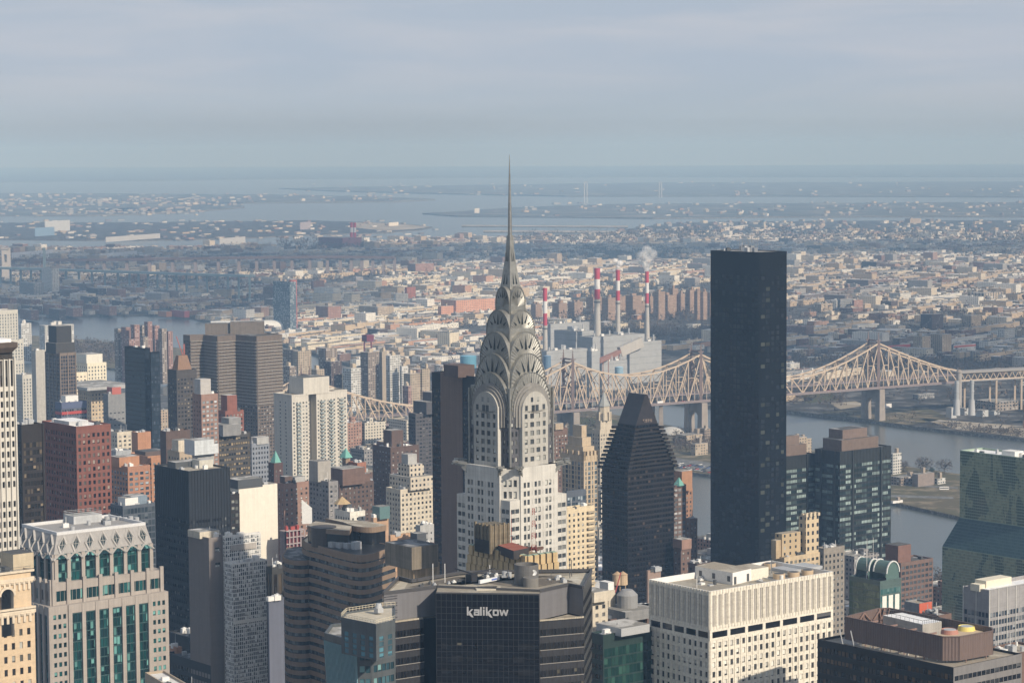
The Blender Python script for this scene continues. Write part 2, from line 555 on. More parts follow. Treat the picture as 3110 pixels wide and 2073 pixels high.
    def finish(s, wallmats, nwin=100, name='window', ribbon_name='window_band'):
        wallmats = wallmats if isinstance(wallmats, (list, tuple)) else [wallmats]
        s.part('wall', s.g, wallmats)
        for mat, lst in s.win.items():
            if mat is None or not lst: continue
            rib = [w for w in lst if w[4]]
            pun = [w for w in lst if not w[4]]
            vis = []
            for w in pun:
                px, py = proj(w[0])
                vis.append((0 if (-30 < px < 3140 and py < 2090) else 1, py, w))
            vis.sort(key=lambda t: t[:2])
            me = unit_pane(mat)
            for _, _, w in vis[:nwin]:
                o = bpy.data.objects.new(name, me)
                COL.objects.link(o)
                o.parent = s.root
                o.location = Vector(w[0]) - Vector(s.root['_base'])
                o.rotation_euler = (0, 0, math.atan2(w[1].y, w[1].x))
                o.scale = (w[2], 1, w[3])
            if len(vis) > nwin:
                g = Geo()
                for k, (_, _, w) in enumerate(vis[nwin:]):
                    c, d, ww, hh = Vector(w[0]), w[1], w[2], w[3]
                    e = Vector((d.x, d.y, 0)) * ww / 2
                    z = Vector((0, 0, hh / 2))
                    iu, iv = k % 97, k // 97
                    g.face([c - e - z, c + e - z, c + e + z, c - e + z], 0,
                           [(iu + .001, iv + .001), (iu + .999, iv + .001), (iu + .999, iv + .999), (iu + .001, iv + .999)])
                s.part(name, g, mat, stuff=True)
            for k, w in enumerate(rib[:100 if len(rib) <= 130 else 100]):
                s._ribbon([w], mat, ribbon_name)
            if len(rib) > 100:
                s._ribbon(rib[100:], mat, ribbon_name, True)
        s.win = {}
        return s.root
    def _ribbon(s, ws, mat, name, stuff=False):
        g = Geo()
        for w in ws:
            c, d, ww, hh = Vector(w[0]), w[1], w[2], w[3]
            e = Vector((d.x, d.y, 0)) * ww / 2
            z = Vector((0, 0, hh / 2))
            n = max(1, ww / w[4])
            g.face([c - e - z, c + e - z, c + e + z, c - e + z], 0,
                   [(.001, w[5] + .001), (n, w[5] + .001), (n, w[5] + .999), (.001, w[5] + .999)])
        s.part(name, g, mat, stuff=stuff)
    # roof pieces: each a part of its building
    def boxpart(s, name, c, ax, hx, hy, z0, z1, mat, mt=None):
        g = Geo(); g.box(c, ax, hx, hy, z0, z1, 0, 1 if mt else None)
        return s.part(name, g, [mat, mt] if mt else mat)
    def units(s, poly, z, n, seed, mat=None, size=(1.2, 3.0), hh=(1.0, 2.6), name='roof_unit'):
        r = random.Random(seed)
        P = [Vector(p[:2]) for p in poly]
        o = P[0]; e1 = P[1] - P[0]; e2 = P[-1] - P[0]
        d = e1.normalized()
        for k in range(n):
            c = o + e1 * r.uniform(.12, .88) + e2 * r.uniform(.12, .88)
            mm = mat or r.choice([M_UNIT, M_UNITD, M_UNITW])
            t = r.random()
            g = Geo()
            if t < 0.72:
                w, l, h = r.uniform(*size), r.uniform(*size), r.uniform(*hh)
                g.box(c, d, w / 2, l / 2, z, z + h)
                if r.random() < .5: g.cyl(c.x, c.y, z + h, z + h + .4, min(w, l) * .35, n=10)
            elif t < 0.88:
                g.cyl(c.x, c.y, z, z + r.uniform(.8, 2), r.uniform(.4, 1.0), n=10)
            else:
                g.cyl(c.x, c.y, z, z + r.uniform(3, 7), .12, n=5)
            s.part(name if t < .88 else 'mast', g, mm)
    def tank(s, c, z, r=2.2, h=4.0, mat=None):
        g = Geo()
        for i in range(4):
            a = math.pi / 4 + i * math.pi / 2
            g.beam((c[0] + r * .75 * math.cos(a), c[1] + r * .75 * math.sin(a), z), (c[0] + r * .75 * math.cos(a), c[1] + r * .75 * math.sin(a), z + 2.5), .25)
        g.cyl(c[0], c[1], z + 2.5, z + 2.5 + h, r, r * .95, n=14, bottom=True)
        o = s.part('water_tank', g, mat or M_WOOD)
        g = Geo(); g.cyl(c[0], c[1], z + 2.5 + h, z + 3.8 + h, r * 1.05, .1, n=14)
        s.part('tank_roof', g, M_WOODL, under=o)
        return o

M_UNIT = plain('galvanized_metal', (0.42, 0.43, 0.44), .45, .0)
M_UNITD = plain('dark_metal', (0.08, 0.085, 0.09), .5)
M_UNITW = plain('white_paint', (0.75, 0.74, 0.71), .6)
M_WOOD = plain('weathered_wood', (0.20, 0.15, 0.11), .9, scale=3)
M_WOODL = plain('pale_wood', (0.42, 0.30, 0.19), .85)
M_STEEL = plain('steel', (0.35, 0.36, 0.38), .4, .6)
R_DARK = roofm((0.10, 0.10, 0.10), (0.30, 0.30, 0.30), .4)
R_GREY = roofm((0.24, 0.23, 0.21), (0.50, 0.49, 0.47), .6)
R_TAN = roofm((0.33, 0.29, 0.23), (0.45, 0.41, 0.34), .5)
R_SNOW = roofm((0.45, 0.45, 0.45), (0.80, 0.80, 0.80), 1.6)

def foot_from(xl, xc, xr, yt, Y, rot=0.0):
    """footprint whose near corner, left end and right end fall on the three given bearings"""
    e, u = axes(rot)
    c = at(xc, yt, Y)
    def walk(d, x):
        lo, hi = 0.0, 400.0
        sgn = proj((c.x + d.x * 400, c.y + d.y * 400, c.z))[0] > proj(c)[0]
        for _ in range(40):
            mid = (lo + hi) / 2
            px = proj((c.x + d.x * mid, c.y + d.y * mid, c.z))[0]
            if (px < x) == sgn: lo = mid
            else: hi = mid
        return lo
    wr = walk(e, xr); wl_ = walk(u, xl)
    c2 = Vector((c.x, c.y))
    return [c2, c2 + e * wr, c2 + e * wr + u * wl_, c2 + u * wl_], c.z, wr, wl_

LAND = 9.0
def tower(name, label, cat, xl, xc, xr, yt, Y, wallm, st=None, st2='same', zb=None, roof=None, rot=0.0, units=3, group=None, nwin=100, extra=None, mats=None, par=0.9):
    foot, z1, wr, wl_ = foot_from(xl, xc, xr, yt, Y, rot)
    zb = LAND if zb is None else zb
    b = Bld(name, label, cat, foot, zb, z1, group)
    b.wallm = wallm
    b.e, b.u = axes(rot); b.wr, b.wl = wr, wl_
    b.volume(foot, zb, z1, st, st if st2 == 'same' else st2)
    b.roof(foot, z1, roof or R_GREY, par)
    zr = z1 - par
    if units: b.units(foot, zr, units * 2 + 1, int(xc * 7 + yt))
    if extra: extra(b, foot, z1, zr)
    b.finish(mats or [wallm], nwin)
    return b
def far_tower(name, label, cat, xl, xc, xr, yt, Y, fm, zb=5.0, rot=0.0, roof=None, group=None, heads=1, seed=0, headm=None, wallr=None):
    """a distant block: facade material carries its rows of windows; roof and bulkheads are parts"""
    foot, z1, wr, wl_ = foot_from(xl, xc, xr, yt, Y, rot)
    b = Bld(name, label, cat, foot, zb, z1, group)
    e, u = axes(rot)
    b.g.prism(foot, zb, z1, 0, False)
    b.part('wall', b.g, fm)
    g = Geo(); g.face([(p.x, p.y, z1) for p in foot]); b.part('roof', g, roof or R_GREY)
    r = random.Random(int(xc * 3 + yt) + seed)
    for k in range(heads):
        c = foot[0] + e * wr * r.uniform(.3, .7) + u * wl_ * r.uniform(.3, .7)
        w = min(wr, wl_)
        b.boxpart('bulkhead', c, e, max(1.5, w * .16), max(1.5, w * .16), z1, z1 + r.uniform(3, 6), headm or wall((.33, .28, .23)))
    b.e, b.u, b.wr, b.wl = e, u, wr, wl_
    return b
# ------------------------------------------------------------------ water, land, air
def water_mat():
    m, nt, b = base_mat("river_water")
    tc = nd(nt, "ShaderNodeTexCoord")
    n1 = noise(nt, 0.0025, 4, tc.outputs['Object'], dist=0.8)
    c = mixc(nt, mapr(nt, n1, 0.35, 0.7, 0, 1), (0.070, 0.082, 0.080), (0.105, 0.115, 0.110))
    nt.links.new(c, b.inputs['Base Color'])
    b.inputs['Roughness'].default_value = 0.25
    b.inputs['Specular IOR Level'].default_value = 0.42
    bp = nd(nt, "ShaderNodeBump"); bp.inputs['Strength'].default_value = 0.6; bp.inputs['Distance'].default_value = 0.5
    nt.links.new(noise(nt, 0.09, 5, tc.outputs['Object'], dist=0.4), bp.inputs['Height'])
    nt.links.new(bp.outputs[0], b.inputs['Normal'])
    return m
def ground_mat(name, a, b2, c3, s1, s2):
    m, nt, b = base_mat(name)
    tc = nd(nt, "ShaderNodeTexCoord")
    f1 = mapr(nt, noise(nt, s1, 5, tc.outputs['Object'], .65, .5), .42, .6, 0, 1)
    f2 = mapr(nt, noise(nt, s2, 4, tc.outputs['Object'], .6), .5, .62, 0, 1)
    c = mixc(nt, f2, mixc(nt, f1, a, b2), c3)
    nt.links.new(c, b.inputs['Base Color'])
    b.inputs['Roughness'].default_value = 0.95
    b.inputs['Specular IOR Level'].default_value = 0.1
    return m
M_STREET = ground_mat('street_ground', (0.06, 0.06, 0.06), (0.12, 0.115, 0.11), (0.2, 0.2, 0.2), .02, .08)
M_QUEENS = ground_mat('city_ground', (0.045, 0.044, 0.043), (0.085, 0.080, 0.073), (0.17, 0.165, 0.16), .006, .03)
M_FIELD = ground_mat('winter_grass', (0.125, 0.108, 0.072), (0.105, 0.10, 0.062), (0.24, 0.20, 0.14), .012, .05)
M_FARLAND = ground_mat('far_ground', (0.085, 0.092, 0.09), (0.12, 0.12, 0.115), (0.24, 0.225, 0.20), .0012, .004)
M_SAND = ground_mat('sand', (0.36, 0.31, 0.24), (0.30, 0.26, 0.2), (0.5, 0.46, 0.40), .004, .01)
M_ROCK = ground_mat('rock_bank', (0.11, 0.10, 0.085), (0.18, 0.16, 0.14), (0.3, 0.29, 0.27), .1, .4)

def struct(name, g, m):
    o = g.build(name, m)
    o['kind'] = 'structure'
    return o
g = Geo()
g.face([(-21000, -3000, 0), (21000, -3000, 0), (21000, 46000, 0), (-21000, 46000, 0)])
struct('water', g, water_mat())

def land(name, pts, z, mat, bank=None):
    P = [gD(x, y, 0) for x, y in pts]
    P = [(p.x, p.y) for p in P]
    area = sum(P[i - 1][0] * P[i][1] - P[i][0] * P[i - 1][1] for i in range(len(P)))
    if area < 0: P.reverse()
    g = Geo()
    g.prism(P, -0.5, z, 1, 0)
    return struct(name, g, [mat, bank or M_ROCK]), [Vector(p) for p in P]
Q_SHORE = [(2700, 1054), (2352, 1014), (2230, 1001), (2095, 985), (1962, 968), (1880, 958), (1806, 949), (1632, 938), (1520, 926), (1270, 905), (1000, 872),
           (820, 846), (700, 810), (560, 768), (480, 742), (430, 730), (330, 725), (170, 728), (60, 717), (-260, 702), (-260, 674), (20, 672), (42, 668), (42, 652), (0, 648), (-260, 646)]
Q_NORTH = [(-260, 574), (0, 572), (200, 575), (420, 572), (560, 566), (640, 571), (735, 568), (760, 560), (830, 561), (950, 553), (1050, 546), (1180, 549),
           (1300, 545), (1400, 538), (1440, 528), (1500, 520), (1560, 514), (1650, 511), (2352, 507), (2700, 507)]
_, P_QUEENS = land('city_ground', Q_SHORE + Q_NORTH, 4.0, M_QUEENS)
_, P_ISLAND = land('island_ground', [(2300, 1214), (2190, 1190), (2045, 1158), (1870, 1122), (1632, 1096), (1548, 1085), (1400, 1042), (1265, 1010), (1000, 962), (820, 936), (640, 906),
     (430, 872), (285, 853), (245, 848), (100, 830), (-260, 800), (-260, 768), (100, 775), (170, 782), (260, 790), (330, 790), (430, 806), (640, 838), (820, 868), (1000, 898), (1265, 934), (1400, 955), (1548, 984), (1632, 1000),
     (1870, 1040), (2045, 1072), (2200, 1094), (2300, 1110)], 3.0, M_FIELD)
land('low_island', [(-260, 515), (0, 513), (300, 512), (600, 509), (700, 507), (860, 512), (950, 517), (995, 523), (960, 530), (860, 537), (700, 541), (560, 548), (400, 552), (200, 553), (0, 551), (-260, 550)], 3.0, M_QUEENS)
land('sand_spit', [(800, 512.5), (860, 513), (945, 518), (988, 523), (950, 528), (880, 531), (820, 525)], 3.4, M_SAND, M_SAND)
land('runway', [(1060, 518.6), (1442, 520.6), (1442, 523.6), (1060, 521.2)], 4.0, M_SAND)
land('runway', [(1110, 531.2), (1442, 532.6), (1442, 536.0), (1110, 534.4)], 4.0, M_SAND)
land('far_shore', [(-260, 457), (300, 461), (556, 472), (562, 477), (480, 485), (380, 491), (200, 497), (0, 497), (-260, 500)], 6.0, M_FARLAND)
land('far_shore', [(230, 482), (300, 479), (385, 483), (340, 488), (260, 488)], 6.0, M_FARLAND)
land('far_shore', [(970, 492), (1060, 487), (1170, 479), (1400, 471), (2352, 466), (2700, 466), (2700, 499), (2100, 499), (1800, 500), (1500, 503), (1250, 500), (1050, 498)], 6.0, M_FARLAND)
land('far_shore', [(-260, 444), (640, 449), (900, 455), (1000, 460), (900, 465), (560, 468), (200, 462), (-260, 456)], 8.0, M_FARLAND)
land('far_shore', [(640, 434), (1000, 428), (1500, 421), (2700, 418), (2700, 455), (1800, 452), (1300, 452), (1000, 446), (760, 440)], 8.0, M_FARLAND)
land('far_shore', [(-300, 386.5), (2700, 378), (2700, 408), (1500, 407), (700, 412), (-300, 424)], 8.0, M_FARLAND)
_, P_MANH = land('street_ground', [(2700, 1500), (2250, 1412), (1900, 1350), (1700, 1300), (1560, 1262), (1300, 1180), (1000, 1085), (700, 1010), (500, 960), (285, 895), (150, 882), (-260, 850), (-1500, 1100), (-1500, 4000), (4000, 4000)], LAND, M_STREET)
# playing fields, paths on the island and the far bank
def patch(name, pts, z, mat):
    P = [gD(x, y, z) for x, y in pts]
    a = sum(P[i - 1].x * P[i].y - P[i].x * P[i - 1].y for i in range(len(P)))
    if a < 0: P.reverse()
    g = Geo(); g.face(P)
    return struct(name, g, mat)
M_GREEN = ground_mat('park_grass', (0.075, 0.085, 0.045), (0.09, 0.095, 0.05), (0.12, 0.115, 0.06), .02, .06)
M_PAVE = ground_mat('asphalt', (0.13, 0.13, 0.13), (0.18, 0.18, 0.175), (0.25, 0.25, 0.24), .03, .2)
patch('lawn', [(868, 903), (905, 895), (962, 905), (975, 921), (930, 934), (880, 930)], 3.1, M_GREEN)
patch('lawn', [(1300, 958), (1390, 958), (1430, 970), (1340, 976)], 3.1, M_GREEN)
patch('lawn', [(1840, 902), (1905, 899), (1930, 918), (1850, 926)], 4.1, M_GREEN)
patch('path', [(1905, 925), (1965, 921), (1990, 930), (1930, 940)], 4.1, M_SAND)
patch('path', [(1810, 912), (1870, 914), (1860, 921), (1812, 920)], 4.1, M_SAND)
patch('lawn', [(1870, 945), (2130, 935), (2180, 960), (2090, 975), (1970, 962)], 4.1, M_FIELD)
patch('car_park', [(1548, 1050), (1632, 1062), (1632, 1082), (1560, 1072)], 3.1, M_PAVE)
patch('path', [(2045, 1135), (2190, 1140), (2190, 1145), (2045, 1141)], 3.1, M_PAVE)
patch('path', [(2045, 1108), (2200, 1118), (2200, 1122), (2045, 1113)], 3.1, M_PAVE)
patch('sand', [(2110, 960), (2352, 978), (2352, 1004), (2200, 986)], 4.1, M_SAND)

# the air: one even, pale volume round everything
g = Geo()
x, y0, y1, za, zb = 21500, -3500, 46500, -2.0, 420.0
c = [(-x, y0), (x, y0), (x, y1), (-x, y1)]
g.prism(c, za, zb, 0, 0, True)
hz = bpy.data.materials.new('haze'); hz.use_nodes = True
nt = hz.node_tree; nt.nodes.clear()
o_ = nd(nt, "ShaderNodeOutputMaterial"); pv = nd(nt, "ShaderNodeVolumePrincipled")
pv.inputs['Density'].default_value = HAZE_DENS
pv.inputs['Color'].default_value = (*HAZE_COL, 1)
pv.inputs['Anisotropy'].default_value = -0.15
pv.inputs['Absorption Color'].default_value = (.50, .50, .5, 1)
nt.links.new(pv.outputs[0], o_.inputs['Volume'])
ho = g.build('haze', hz); ho['kind'] = 'stuff'; tag(ho, 'pale blue haze that thickens towards the horizon')

# broken cloud high over the far bank: outside the picture, its shade lies on the district
def cloud_mat():
    m = bpy.data.materials.new('cloud'); m.use_nodes = True; nt = m.node_tree; nt.nodes.clear()
    o = nd(nt, "ShaderNodeOutputMaterial"); mx = nd(nt, "ShaderNodeMixShader"); tr = nd(nt, "ShaderNodeBsdfTransparent"); df = nd(nt, "ShaderNodeBsdfDiffuse")
    df.inputs['Color'].default_value = (.85, .86, .88, 1)
    tc = nd(nt, "ShaderNodeTexCoord")
    gr = nd(nt, "ShaderNodeTexGradient", gradient_type='SPHERICAL'); mp = nd(nt, "ShaderNodeMapping"); mp.inputs['Location'].default_value = (-1, -1, -1); mp.inputs['Scale'].default_value = (2, 2, 2)
    nt.links.new(tc.outputs['Generated'], mp.inputs[0]); nt.links.new(mp.outputs[0], gr.inputs[0])
    n1 = noise(nt, .0022, 5, tc.outputs['Object'])
    ed = nd(nt, "ShaderNodeVectorMath", operation='LENGTH'); sc = nd(nt, "ShaderNodeVectorMath", operation='MULTIPLY'); sc.inputs[1].default_value = (1, 1, 0)
    nt.links.new(mp.outputs[0], sc.inputs[0]); nt.links.new(sc.outputs[0], ed.inputs[0])
    f = mathn(nt, 'ADD', mapr(nt, ed.outputs['Value'], .35, 1.0, .95, -.25), mapr(nt, n1, .3, .7, -.35, .35))
    nt.links.new(mapr(nt, f, .1, .5, 0, .68), mx.inputs[0]); nt.links.new(tr.outputs[0], mx.inputs[1]); nt.links.new(df.outputs[0], mx.inputs[2]); nt.links.new(mx.outputs[0], o.inputs['Surface'])
    return m
M_CLOUD = cloud_mat()
CH = 1600.0
for k, (dx, dy, rx, ry) in enumerate(((240, 690, 800, 1250), (200, 605, 1500, 1000), (1010, 584, 1500, 800), (1980, 572, 1900, 600), (2120, 800, 760, 560))):
    p = gD(dx, dy); kk = CH / math.tan(R(SUN_EL))
    c = Vector((p.x + sx * kk, p.y + sy * kk, CH)); g = Geo(); n1_, n2_ = 8, 28
    pt = lambda i, j: (c.x + rx * math.sin(math.pi * i / n1_) * math.cos(2 * math.pi * j / n2_), c.y + ry * math.sin(math.pi * i / n1_) * math.sin(2 * math.pi * j / n2_), c.z - 110 * math.cos(math.pi * i / n1_) * (1 + .3 * math.sin(j * 1.7)))
    for i in range(n1_):
        for j in range(n2_):
            q = [pt(i, j), pt(i, j + 1), pt(i + 1, j + 1), pt(i + 1, j)]
            g.face([q[0], q[2], q[3]] if i == 0 else [q[0], q[1], q[2]] if i == n1_ - 1 else q)
    o = g.build('cloud', M_CLOUD, None, c); o['kind'] = 'stuff'
# ------------------------------------------------------------------ the nearer city, block by block
G_DARK = glass((.014, .016, .020), (.22, .21, .20), .10, .08)
G_STD = glass((.028, .032, .038), (.46, .45, .42), .28, .10)
G_BRIGHT = glass((.03, .035, .04), (.62, .62, .60), .5, .12)
G_BLUE = glass((.03, .05, .07), (.38, .44, .48), .3, .08)
G_TEALD = glass((.006, .026, .029), (.15, .36, .34), .24, .08, (.010, .060, .060), .35)
G_BRONZE = glass((.018, .015, .013), (.24, .19, .13), .15, .10)
def S(bay, fl, ww, wh, mat, **k):
    d = dict(bay=bay, fl=fl, ww=ww, wh=wh, mat=mat); d.update(k); return d

W_TANB = wall((.42, .34, .25)); W_CREAM = wall((.58, .52, .42)); W_RED = wall((.215, .095, .070)); W_BROWN = wall((.16, .105, .085))
W_PINK = wall((.30, .19, .15)); W_ORANGE = wall((.42, .22, .13)); W_GREYL = wall((.40, .40, .39)); W_GREY = wall((.24, .24, .24))
W_DKGREY = wall((.026, .029, .035), rough=.5, spec=.2); W_BLACK = wall((.010, .011, .014), rough=.35, spec=.16); W_WHITE = wall((.72, .69, .62)); W_BLKBR = wall((.030, .024, .022), rough=.5)
W_BRN2 = wall((.115, .08, .068)); W_SLATE = wall((.10, .115, .14), rough=.5)

def head(rel, hx, hy, h, mat=None, roof=None, name='bulkhead'):
    """a box on the roof: rel = position (along street, along avenue) as shares of the roof"""
    def f(b, foot, z1, zr):
        c = foot[0] + b.e * b.wr * rel[0] + b.u * b.wl * rel[1]
        b.boxpart(name, c, b.e, hx, hy, zr, zr + h, mat or b.wallm, roof or R_GREY)
    return f
def many(*fs):
    def f(b, foot, z1, zr):
        for k in fs: k(b, foot, z1, zr)
    return f
def tank(rel, r=2.2, h=4):
    def f(b, foot, z1, zr):
        c = foot[0] + b.e * b.wr * rel[0] + b.u * b.wl * rel[1]
        b.tank((c.x, c.y), zr, r, h)
    return f

# --- left: slabs and office towers
tower('office_tower', 'brown black glass office tower with vertical fins behind the white ribbed tower', 'tower', 28, 66, 130, 1290, 1150, W_BLKBR,
      S(1.6, 3.7, .85, .62, G_BRONZE, top=8, fins=9, fin_d=.5, fin_w=1.0), roof=R_DARK)
tower('granite_tower', 'red granite office tower with small square windows and a snowy roof', 'tower', 127, 231, 336, 1295, 1330, wall((.20, .082, .062)),
      S(2.9, 3.75, .50, .58, glass((.012, .012, .014), (.32, .28, .24), .22, .1), top=3.5, rec=.35), roof=R_SNOW, units=5, nwin=100,
      extra=many(head((.35, .5), 6, 9, 2.6, wall((.5, .5, .5)), R_SNOW), head((.65, .7), 3, 3, 2.2, M_UNITD)))
tower('apartment_block', 'tan brick apartment house with a plain roof behind the red granite tower', 'apartment block', 322, 356, 402, 1312, 1750, W_CREAM,
      S(3.6, 3.1, .5, .45, G_STD, top=2), units=5)
tower('brick_building', 'plain orange brick water tower house with one blank lit side', 'building', 399, 418, 458, 1313, 1700, W_ORANGE, None, units=1)
tower('brick_building', 'orange brick apartment house with a glazed rooftop terrace', 'building', 387, 448, 515, 1385, 1600, W_ORANGE,
      S(3.0, 3.1, .5, .5, G_BLUE, top=4), units=3, extra=head((.6, .5), 8, 7, 3, wall((.12, .09, .08)), R_DARK))
tower('metal_clad_building', 'pale grey building clad in upright metal ribs', 'building', 328, 352, 398, 1369, 1500, wall((.36, .38, .40), rough=.5),
      S(1.4, 60, .5, .9, glass((.22, .24, .26), (.3, .3, .3), .1, .4), top=1, rec=.3), units=2)
tower('brick_building', 'orange brick building with bands of pale glass beside the dark ribbed tower', 'building', 327, 388, 456, 1417, 1470, wall((.38, .20, .13)),
      S(3.4, 3.2, .62, .55, G_BLUE, top=3), units=3, extra=head((.35, .55), 7, 6, 6, W_ORANGE))
tower('office_tower', 'dark ribbed office tower with a blank louvred crown and a flat roof', 'tower', 470, 573, 697, 1430, 1200, W_DKGREY,
      S(1.7, 3.7, .9, .42, glass((.018, .020, .026), (.16, .17, .18), .12, .1), top=24, fins=1.7, fin_d=.25, fin_w=.18), S(1.7, 3.7, .9, .45, G_DARK, top=24, fins=1.7, fin_d=.2, fin_w=.15), roof=R_TAN, units=4, nwin=100,
      extra=many(head((.72, .45), 4, 3.5, 4, wall((.5, .48, .42))), head((.5, .7), 8, 4, 3, M_UNITD)))
tower('glass_block', 'low dark glass block with a gridded front at the foot of the ribbed tower', 'building', 335, 373, 472, 1536, 1310, W_SLATE,
      S(2.2, 3.6, .88, .8, glass((.03, .04, .05), (.12, .14, .16), .15, .08), top=1.5, rec=.08), roof=R_DARK, units=2,
      extra=many(head((.35, .5), 4, 4, 4.5, M_UNITW), head((.6, .6), 5, 5, 5, wall((.2, .25, .3)))))
tower('office_building', 'dark brown banded office building with rounded blank windows below the white party wall', 'building', 650, 700, 727, 1500, 1290, W_BLKBR,
      S(2.4, 3.6, .8, .55, glass((.03, .035, .035), (.34, .35, .32), .35, .1), top=2.5), roof=R_GREY, units=2)
tower('office_building', 'white office building whose sunny side is one blank plaster wall', 'building', 693, 725, 842, 1480, 1330, wall((.75, .70, .60), var=.05, streak=.05),
      None, S(2.4, 3.6, .7, .5, G_BRONZE), units=3, roof=R_GREY, extra=head((.3, .55), 8, 6, 5, M_UNITD))
tower('office_building', 'dark office building with rows of tan blinds and a bulky plant room', 'building', 648, 664, 760, 1320, 1700, wall((.075, .068, .062)),
      S(2.0, 3.6, .8, .5, glass((.02, .02, .02), (.34, .27, .17), .6, .12), top=2), units=4, roof=R_TAN,
      extra=many(head((.3, .5), 7, 8, 8, W_GREY), head((.5, .6), 5, 5, 12, W_GREY)))
tower('office_building', 'blue grey office building with tidy small windows beside the twin cream slabs', 'building', 752, 764, 818, 1347, 1740, wall((.24, .26, .30)),
      S(2.6, 3.5, .5, .5, G_DARK, top=2), units=3, extra=head((.6, .6), 5, 4, 5, W_GREYL))
tower('brick_building', 'tan brick loft block with a low penthouse beside the white modern house', 'building', 508, 545, 583, 1372, 1530, W_TANB, S(3.2, 3.3, .5, .5, G_STD, top=3), units=2, extra=head((.6, .4), 5, 4, 8, W_CREAM))
tower('modern_building', 'white cubic modern building with blank stepped walls', 'building', 586, 600, 650, 1375, 1480, W_GREYL, S(4, 3.6, .5, .6, G_BLUE, top=9), units=3,
      extra=many(head((.25, .5), 7, 6, 9, wall((.55, .58, .60))), head((.7, .4), 5, 5, 6, wall((.6, .62, .64)))))
tower('brick_building', 'dark brown windowless brick block below the black glass tower', 'building', 486, 504, 577, 1310, 1560, W_BRN2, None, units=2)
tower('black_tower', 'sheer black glass slab, its far half lower and reflecting blue', 'tower', 378, 439, 456, 1057, 2000, W_BLACK,
      S(1.6, 3.7, .92, .8, glass((.010, .014, .020), (.05, .07, .09), .15, .05), top=1.5, rec=.06), S(1.6, 3.7, .95, .85, glass((.006, .007, .009), (.03, .04, .05), .05, .05), top=1.5, rec=.05), roof=R_DARK, units=1, nwin=60)
tower('black_tower', 'lower blue black glass wing leaning against the sheer black slab', 'tower', 455, 457, 485, 1068, 1990, W_BLACK,
      S(1.6, 3.7, .92, .8, glass((.018, .028, .040), (.08, .10, .13), .2, .05), top=1.5, rec=.06), roof=R_DARK, units=0, nwin=60)
def hatroof(b, foot, z1, zr):
    g = Geo(); q = inset(foot, 2.5); q2 = inset(foot, 5)
    g.taper(q, zr, q2, zr + 11.5, 0, 0)
    b.part('hat_roof', g, wall((.24, .15, .10)))
    c = sum(foot, Vector((0, 0))) / 4
    g = Geo(); g.beam((c.x + 1, c.y, zr + 11), (c.x - 4, c.y + 1, zr + 26), .6); g.beam((c.x + 2, c.y, zr + 12), (c.x + 2, c.y, zr + 20), 1)
    b.part('roof_crane', g, plain('crane_paint', (.4, .14, .12)))
tower('apartment_tower', 'dark apartment tower with a tan pyramid roof and a small crane', 'tower', 508, 536, 597, 1124, 1850, wall((.075, .068, .066)),
      S(3.0, 3.1, .55, .5, glass((.02, .02, .024), (.30, .26, .20), .22), top=6), units=0, extra=hatroof)
tower('apartment_tower', 'pinkish apartment house with white bay windows and a square tank house', 'apartment block', 584, 611, 662, 1198, 1620, W_PINK,
      S(2.9, 3.0, .7, .6, glass((.08, .09, .10), (.55, .58, .60), .6), top=4), S(4, 3, .3, .4, G_STD, top=4), units=2, extra=head((.35, .5), 4, 4, 11, wall((.45, .43, .41))))
tower('brick_building', 'red brick apartment house with a tall square brick tank tower', 'apartment block', 663, 684, 740, 1248, 1750, wall((.24, .10, .075)),
      S(3, 3.1, .5, .5, G_STD, top=2), units=2, extra=head((.4, .5), 4.2, 4.2, 12, wall((.24, .10, .075))))
tower('stepped_tower', 'brown glass tower with stone ribs and a dark louvred cap near the white hospital', 'tower', 138, 182, 229, 1072, 2300, wall((.20, .155, .12)),
      S(2.6, 3.4, .82, .8, glass((.03, .032, .04), (.10, .10, .12), .2, .08), top=2.5, fins=7.5, fin_d=.5, fin_w=1.1), units=0, roof=R_DARK,
      extra=many(head((.5, .5), 10, 10, 10, wall((.06, .055, .05))), head((.5, .5), 8.0, 8.0, 26, wall((.045, .042, .04)))))
def bands(b, foot, z1, zr):
    for k, (h0, h1, c) in enumerate([(0, 5.5, (.10, .12, .20)), (8, 10.5, (.42, .07, .06)), (15.5, 18.5, (.42, .07, .06))]):
        g = Geo()
        a, c1, d = foot[3], foot[0], foot[1]
        off = .35
        nL = -b.e * off; nR = -b.u * off
        g.wall(foot[0] + nR, foot[1] + nR, z1 - h1, z1 - h0 + .03); g.wall(foot[3] + nL, foot[0] + nL, z1 - h1, z1 - h0 + .03)
        b.part('colour_band', g, plain('enamel', c, .5))
tower('banded_building', 'low building with blue and red enamel bands and a white plant room', 'building', 168, 186, 263, 1222, 2050, wall((.12, .13, .17)),
      S(2.4, 3.6, .7, .5, G_DARK, top=5.5), units=3, extra=many(bands, head((.45, .5), 6, 4, 6, M_UNITW)))
